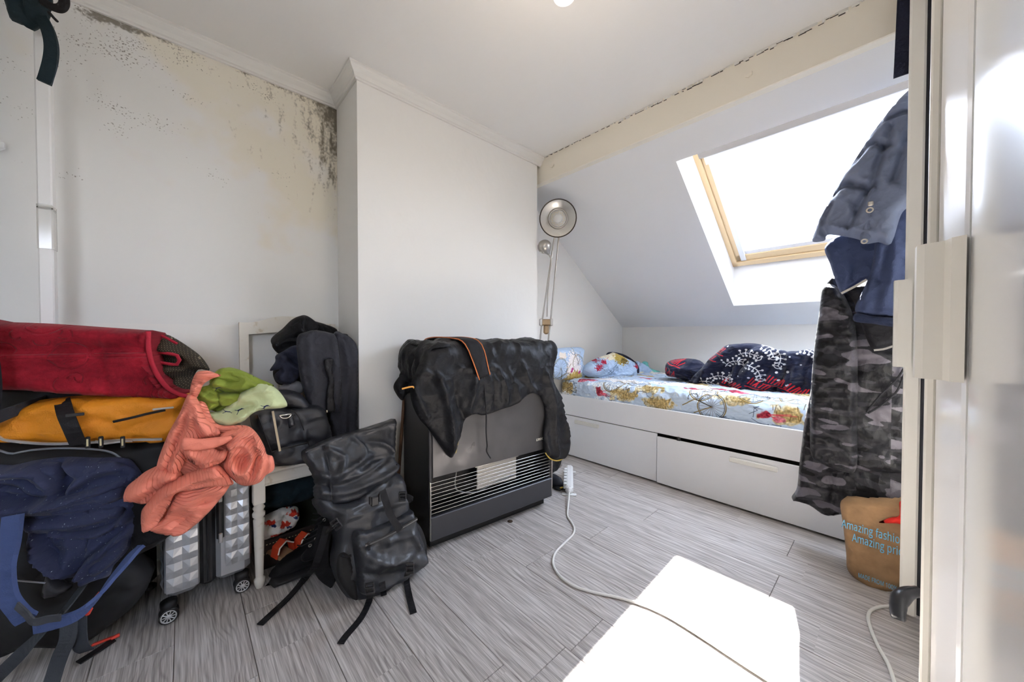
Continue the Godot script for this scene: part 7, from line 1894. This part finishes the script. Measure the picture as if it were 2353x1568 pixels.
func under_chair() -> void:
	var bk := cloth(rgb(19, 19, 21), 0.8, 0.1, 0.6)
	var s := {"o": Vector3(0, 0, -1.765), "u": Vector3(1, 0, 0), "n": Vector3(0, 0, 1), "p": [0.0, 0.0, 0.0, 1.0]}
	var b := thing("black_boot", "black canvas lace-up boot under the white chair", "boot", Vector3(0.4, 0, -1.765))
	wp("upper", puff(s, [0.272, 0.03, 0.275, 0.07, 0.31, 0.095, 0.36, 0.115, 0.40, 0.145, 0.43, 0.19, 0.445, 0.25, 0.45, 0.305, 0.475, 0.32, 0.52, 0.31, 0.56, 0.30, 0.57, 0.20, 0.575, 0.10, 0.575, 0.03], {"front": 0.048, "back": 0.048, "edge": 0.05, "cell": 0.009, "wrinkle": [0.004, 10, 10], "seed": 131}), bk, b)
	wp("sole", puff(s, [0.262, 0.0, 0.26, 0.02, 0.275, 0.034, 0.36, 0.032, 0.46, 0.032, 0.575, 0.034, 0.585, 0.02, 0.583, 0.0], {"front": 0.054, "back": 0.05, "edge": 0.02, "cell": 0.01}), mat(rgb(28, 28, 30), 0.6), b)
	var ey := mat(rgb(196, 190, 178), 0.3, 0.9)
	var spots := [[0.455, 0.297], [0.452, 0.272], [0.448, 0.25], [0.443, 0.225], [0.437, 0.203], [0.425, 0.178], [0.408, 0.152], [0.385, 0.132]]
	for p in spots:
		wp("eyelet", ring(Transform3D(Basis(Vector3.RIGHT, PI / 2), Vector3(p[0] + 0.012, p[1] - 0.004, -1.728 + 0.0)), 0.0055, 0.0022, 12), ey, b)
	for i in spots.size() - 1:
		var p = spots[i]
		var q = spots[i + 1]
		wp("lace", tubem([Vector3(p[0] + 0.012, p[1] - 0.004, -1.724), Vector3(q[0] - 0.02, q[1] + 0.006, -1.73), Vector3(q[0] - 0.03, q[1], -1.76)], 0.0026, 6), M.black, b)
	wp("toe_stitch", tubem(smooth_path([Vector3(0.385, 0.12, -1.725), Vector3(0.36, 0.10, -1.716), Vector3(0.372, 0.075, -1.712), Vector3(0.41, 0.072, -1.712)]), 0.0018, 6), M.black, b)
	# orange sandals with beaded straps
	var ored := mat(rgb(216, 72, 36), 0.6)
	for k in 2:
		var x := 0.30 + 0.085 * k
		var sh := thing("orange_sandal", ["orange strappy sandal nearest the chair leg in the clutter", "orange sandal lying against the black boot shaft"][k], "sandal", Vector3(x, 0.07, -1.88), 0.3, "orange sandals under the chair")
		part("sole", bevelm(Vector3(0.07, 0.018, 0.2), 0.008, Vector3(0, 0.009, 0)), mat(rgb(160, 130, 96), 0.7), sh)
		var st := begin()
		add_ribbon(st, [Vector3(-0.038, 0.01, 0.05), Vector3(-0.03, 0.05, 0.05), Vector3(0, 0.07, 0.05), Vector3(0.03, 0.05, 0.05), Vector3(0.038, 0.01, 0.05)], 0.05, 0.004, Vector3(0, 0, 1), Vector3(0, 0, 1))
		part("strap", done(st), ored, sh)
		part("beaded_edge", tubem([Vector3(-0.034, 0.03, 0.078), Vector3(-0.028, 0.055, 0.078), Vector3(0, 0.074, 0.078), Vector3(0.03, 0.053, 0.078)], 0.003, 6), mat(rgb(230, 226, 214), 0.5), sh)
	var im := Image.create(128, 128, false, Image.FORMAT_RGB8)
	im.fill(rgb(214, 206, 196))
	var n := FastNoiseLite.new()
	n.seed = 5
	n.frequency = 1.0
	for q in [Vector2(20, 30), Vector2(80, 60), Vector2(50, 100), Vector2(110, 20), Vector2(100, 110)]:
		blob(im, q, Vector2(20, 14), rgb(196, 52, 34), n, 1.0, 0.7)
		blob(im, q + Vector2(14, 16), Vector2(12, 8), rgb(40, 50, 90), n, 1.0, 0.7)
	soft("patterned_scarf", "white scarf with red and navy print bundled under chair", "scarf", {"o": Vector3(0, 0, -1.90), "u": Vector3(1, 0, 0), "n": Vector3(0, 0, 1), "p": [0.0, 0.0, 0.0, 1.0]}, [0.23, 0.15, 0.24, 0.23, 0.29, 0.25, 0.34, 0.255, 0.385, 0.24, 0.39, 0.19, 0.36, 0.155, 0.30, 0.14], {"front": 0.04, "back": 0.04, "edge": 0.04, "cell": 0.008, "wrinkle": [0.012, 14, 18], "lumps": [0.02, 14], "seed": 133}, printed(ImageTexture.create_from_image(im), 8, 8, 0, 0))
	soft("teal_bundle", "dark teal cloth bundle stuffed beneath the chair seat", "cloth", {"o": Vector3(0, 0, -1.98), "u": Vector3(1, 0, 0), "n": Vector3(0, 0, 1), "p": [0.0, 0.0, 0.0, 1.0]}, [0.22, 0.26, 0.22, 0.37, 0.30, 0.40, 0.42, 0.40, 0.54, 0.39, 0.56, 0.28, 0.46, 0.24, 0.32, 0.235], {"front": 0.08, "back": 0.08, "edge": 0.07, "cell": 0.012, "wrinkle": [0.01, 8, 8], "seed": 134}, cloth(rgb(26, 42, 48)))
	var bx := thing("storage_crate", "dark olive crate pushed under the white chair", "crate", Vector3(0.42, 0, -1.98))
	var ol := mat(rgb(52, 56, 44), 0.4)
	wp("base_tray", bevelm(Vector3(0.36, 0.012, 0.22), 0.004, Vector3(0.42, 0.012, -2.0)), ol, bx)
	wp("rear_wall", bevelm(Vector3(0.36, 0.40, 0.01), 0.004, Vector3(0.42, 0.21, -2.085)), ol, bx)
	wp("front_wall", bevelm(Vector3(0.36, 0.13, 0.01), 0.004, Vector3(0.42, 0.07, -1.895)), mat(rgb(46, 34, 28), 0.6), bx, "brown front edge with pale stitching")
	for y in [0.075, 0.115]:
		var st := begin()
		for k in 24:
			bevel(st, Vector3(0.25 + k * 0.0125, y + 0.0, -1.8885), Vector3(0.006, 0.0028, 0.002), 0.0005)
		wp("stitching", done(st), mat(rgb(226, 214, 170), 0.7), bx).set_meta("kind", "stuff")
	for x in [0.245, 0.595]:
		wp("end_wall", bevelm(Vector3(0.01, 0.28, 0.2), 0.004, Vector3(x, 0.15, -1.99)), ol, bx)
	wp("top_rail", bevelm(Vector3(0.36, 0.014, 0.014), 0.004, Vector3(0.42, 0.405, -2.08)), mat(rgb(74, 78, 62), 0.4), bx)

func left_post() -> void:
	var p := thing("taped_post", "cracked white wooden post wrapped in clear tape before wall", "post", Vector3(-0.36, 0, -2.04))
	var white := mat(rgb(236, 235, 232), 0.4)
	# lower and upper halves meet at the crack
	var yc: float = 1.49
	for e in [[0.0, yc - 0.003], [yc + 0.003, 2.33]]:
		wp("half", bevelm(Vector3(0.034, e[1] - e[0], 0.05), 0.004, Vector3(-0.345, (e[0] + e[1]) / 2, -2.02)), white, p)
	var tape := mat(Color(0.96, 0.95, 0.92, 0.35), 0.12)
	tape.transparency = BaseMaterial3D.TRANSPARENCY_ALPHA
	wp("tape", bevelm(Vector3(0.037, 0.16, 0.053), 0.005, Vector3(-0.345, yc - 0.065, -2.02)), tape, p, "clear sticky tape")
	wp("crack", bevelm(Vector3(0.0345, 0.005, 0.0505), 0.001, Vector3(-0.345, yc, -2.02)), M.joint, p)
	# dark green bag straps hooked over the top
	var gr := cloth(rgb(24, 38, 44), 0.85, 0.15, 0.8)
	var g := thing("green_rucksack", "dark green rucksack straps dangling from top left corner", "bag", Vector3(-0.33, 2.0, -1.95))
	var s := {"o": Vector3(-0.33, 0, -1.95), "u": Vector3(1, 0, 0), "n": Vector3(0, 0, 1), "p": [0.0, 0.0, 0.0, 1.0]}
	wp("bundle", puff({"o": Vector3(-0.33, 0, -1.93), "u": Vector3(0.959, 0, 0.283), "n": Vector3(-0.283, 0, 0.959), "p": [0, 0, 0, 1]}, [-0.074, 2.171, -0.072, 2.075, -0.05, 2.067, -0.029, 2.055, -0.009, 2.074, 0.007, 2.099, 0.017, 2.131, 0.016, 2.209], {"front": 0.04, "back": 0.04, "edge": 0.04, "cell": 0.011, "seed": 141, "ridges": [[-0.02, 0.008, [-0.035, 2.174, -0.032, 2.105, -0.027, 2.062]], [0.014, 0.01, [-0.016, 2.153, -0.007, 2.115, -0.012, 2.077]]]}), gr, g)
	wp("long_strap", ribbonm([Vector3(-0.329, 2.093, -1.913), Vector3(-0.314, 2.05, -1.898), Vector3(-0.306, 2, -1.889), Vector3(-0.309, 1.95, -1.891), Vector3(-0.324, 1.9, -1.917), Vector3(-0.328, 1.886, -1.921)], 0.03, 0.012, Vector3(1, 0.1, 0.3), Vector3(1, 0.3, 0.2), 5), gr, g)
	wp("loop", tubem(smooth_path([Vector3(-0.321, 2.133, -1.892), Vector3(-0.295, 2.115, -1.868), Vector3(-0.279, 2.115, -1.853), Vector3(-0.271, 2.133, -1.846), Vector3(-0.273, 2.168, -1.848)]), 0.012, 8), cloth(rgb(28, 27, 28)), g)
	wp("thin_cord", tubem([Vector3(-0.308, 2.101, -1.88), Vector3(-0.298, 2.084, -1.87), Vector3(-0.289, 2.071, -1.861)], 0.004, 6), M.black, g)
	meta(part("wall_hook", bevelm(Vector3(0.03, 0.04, 0.03), 0.01, Vector3(-0.473, 1.724, -2.16)), white, self), "white plastic hook on wall at the far left edge", "hook")
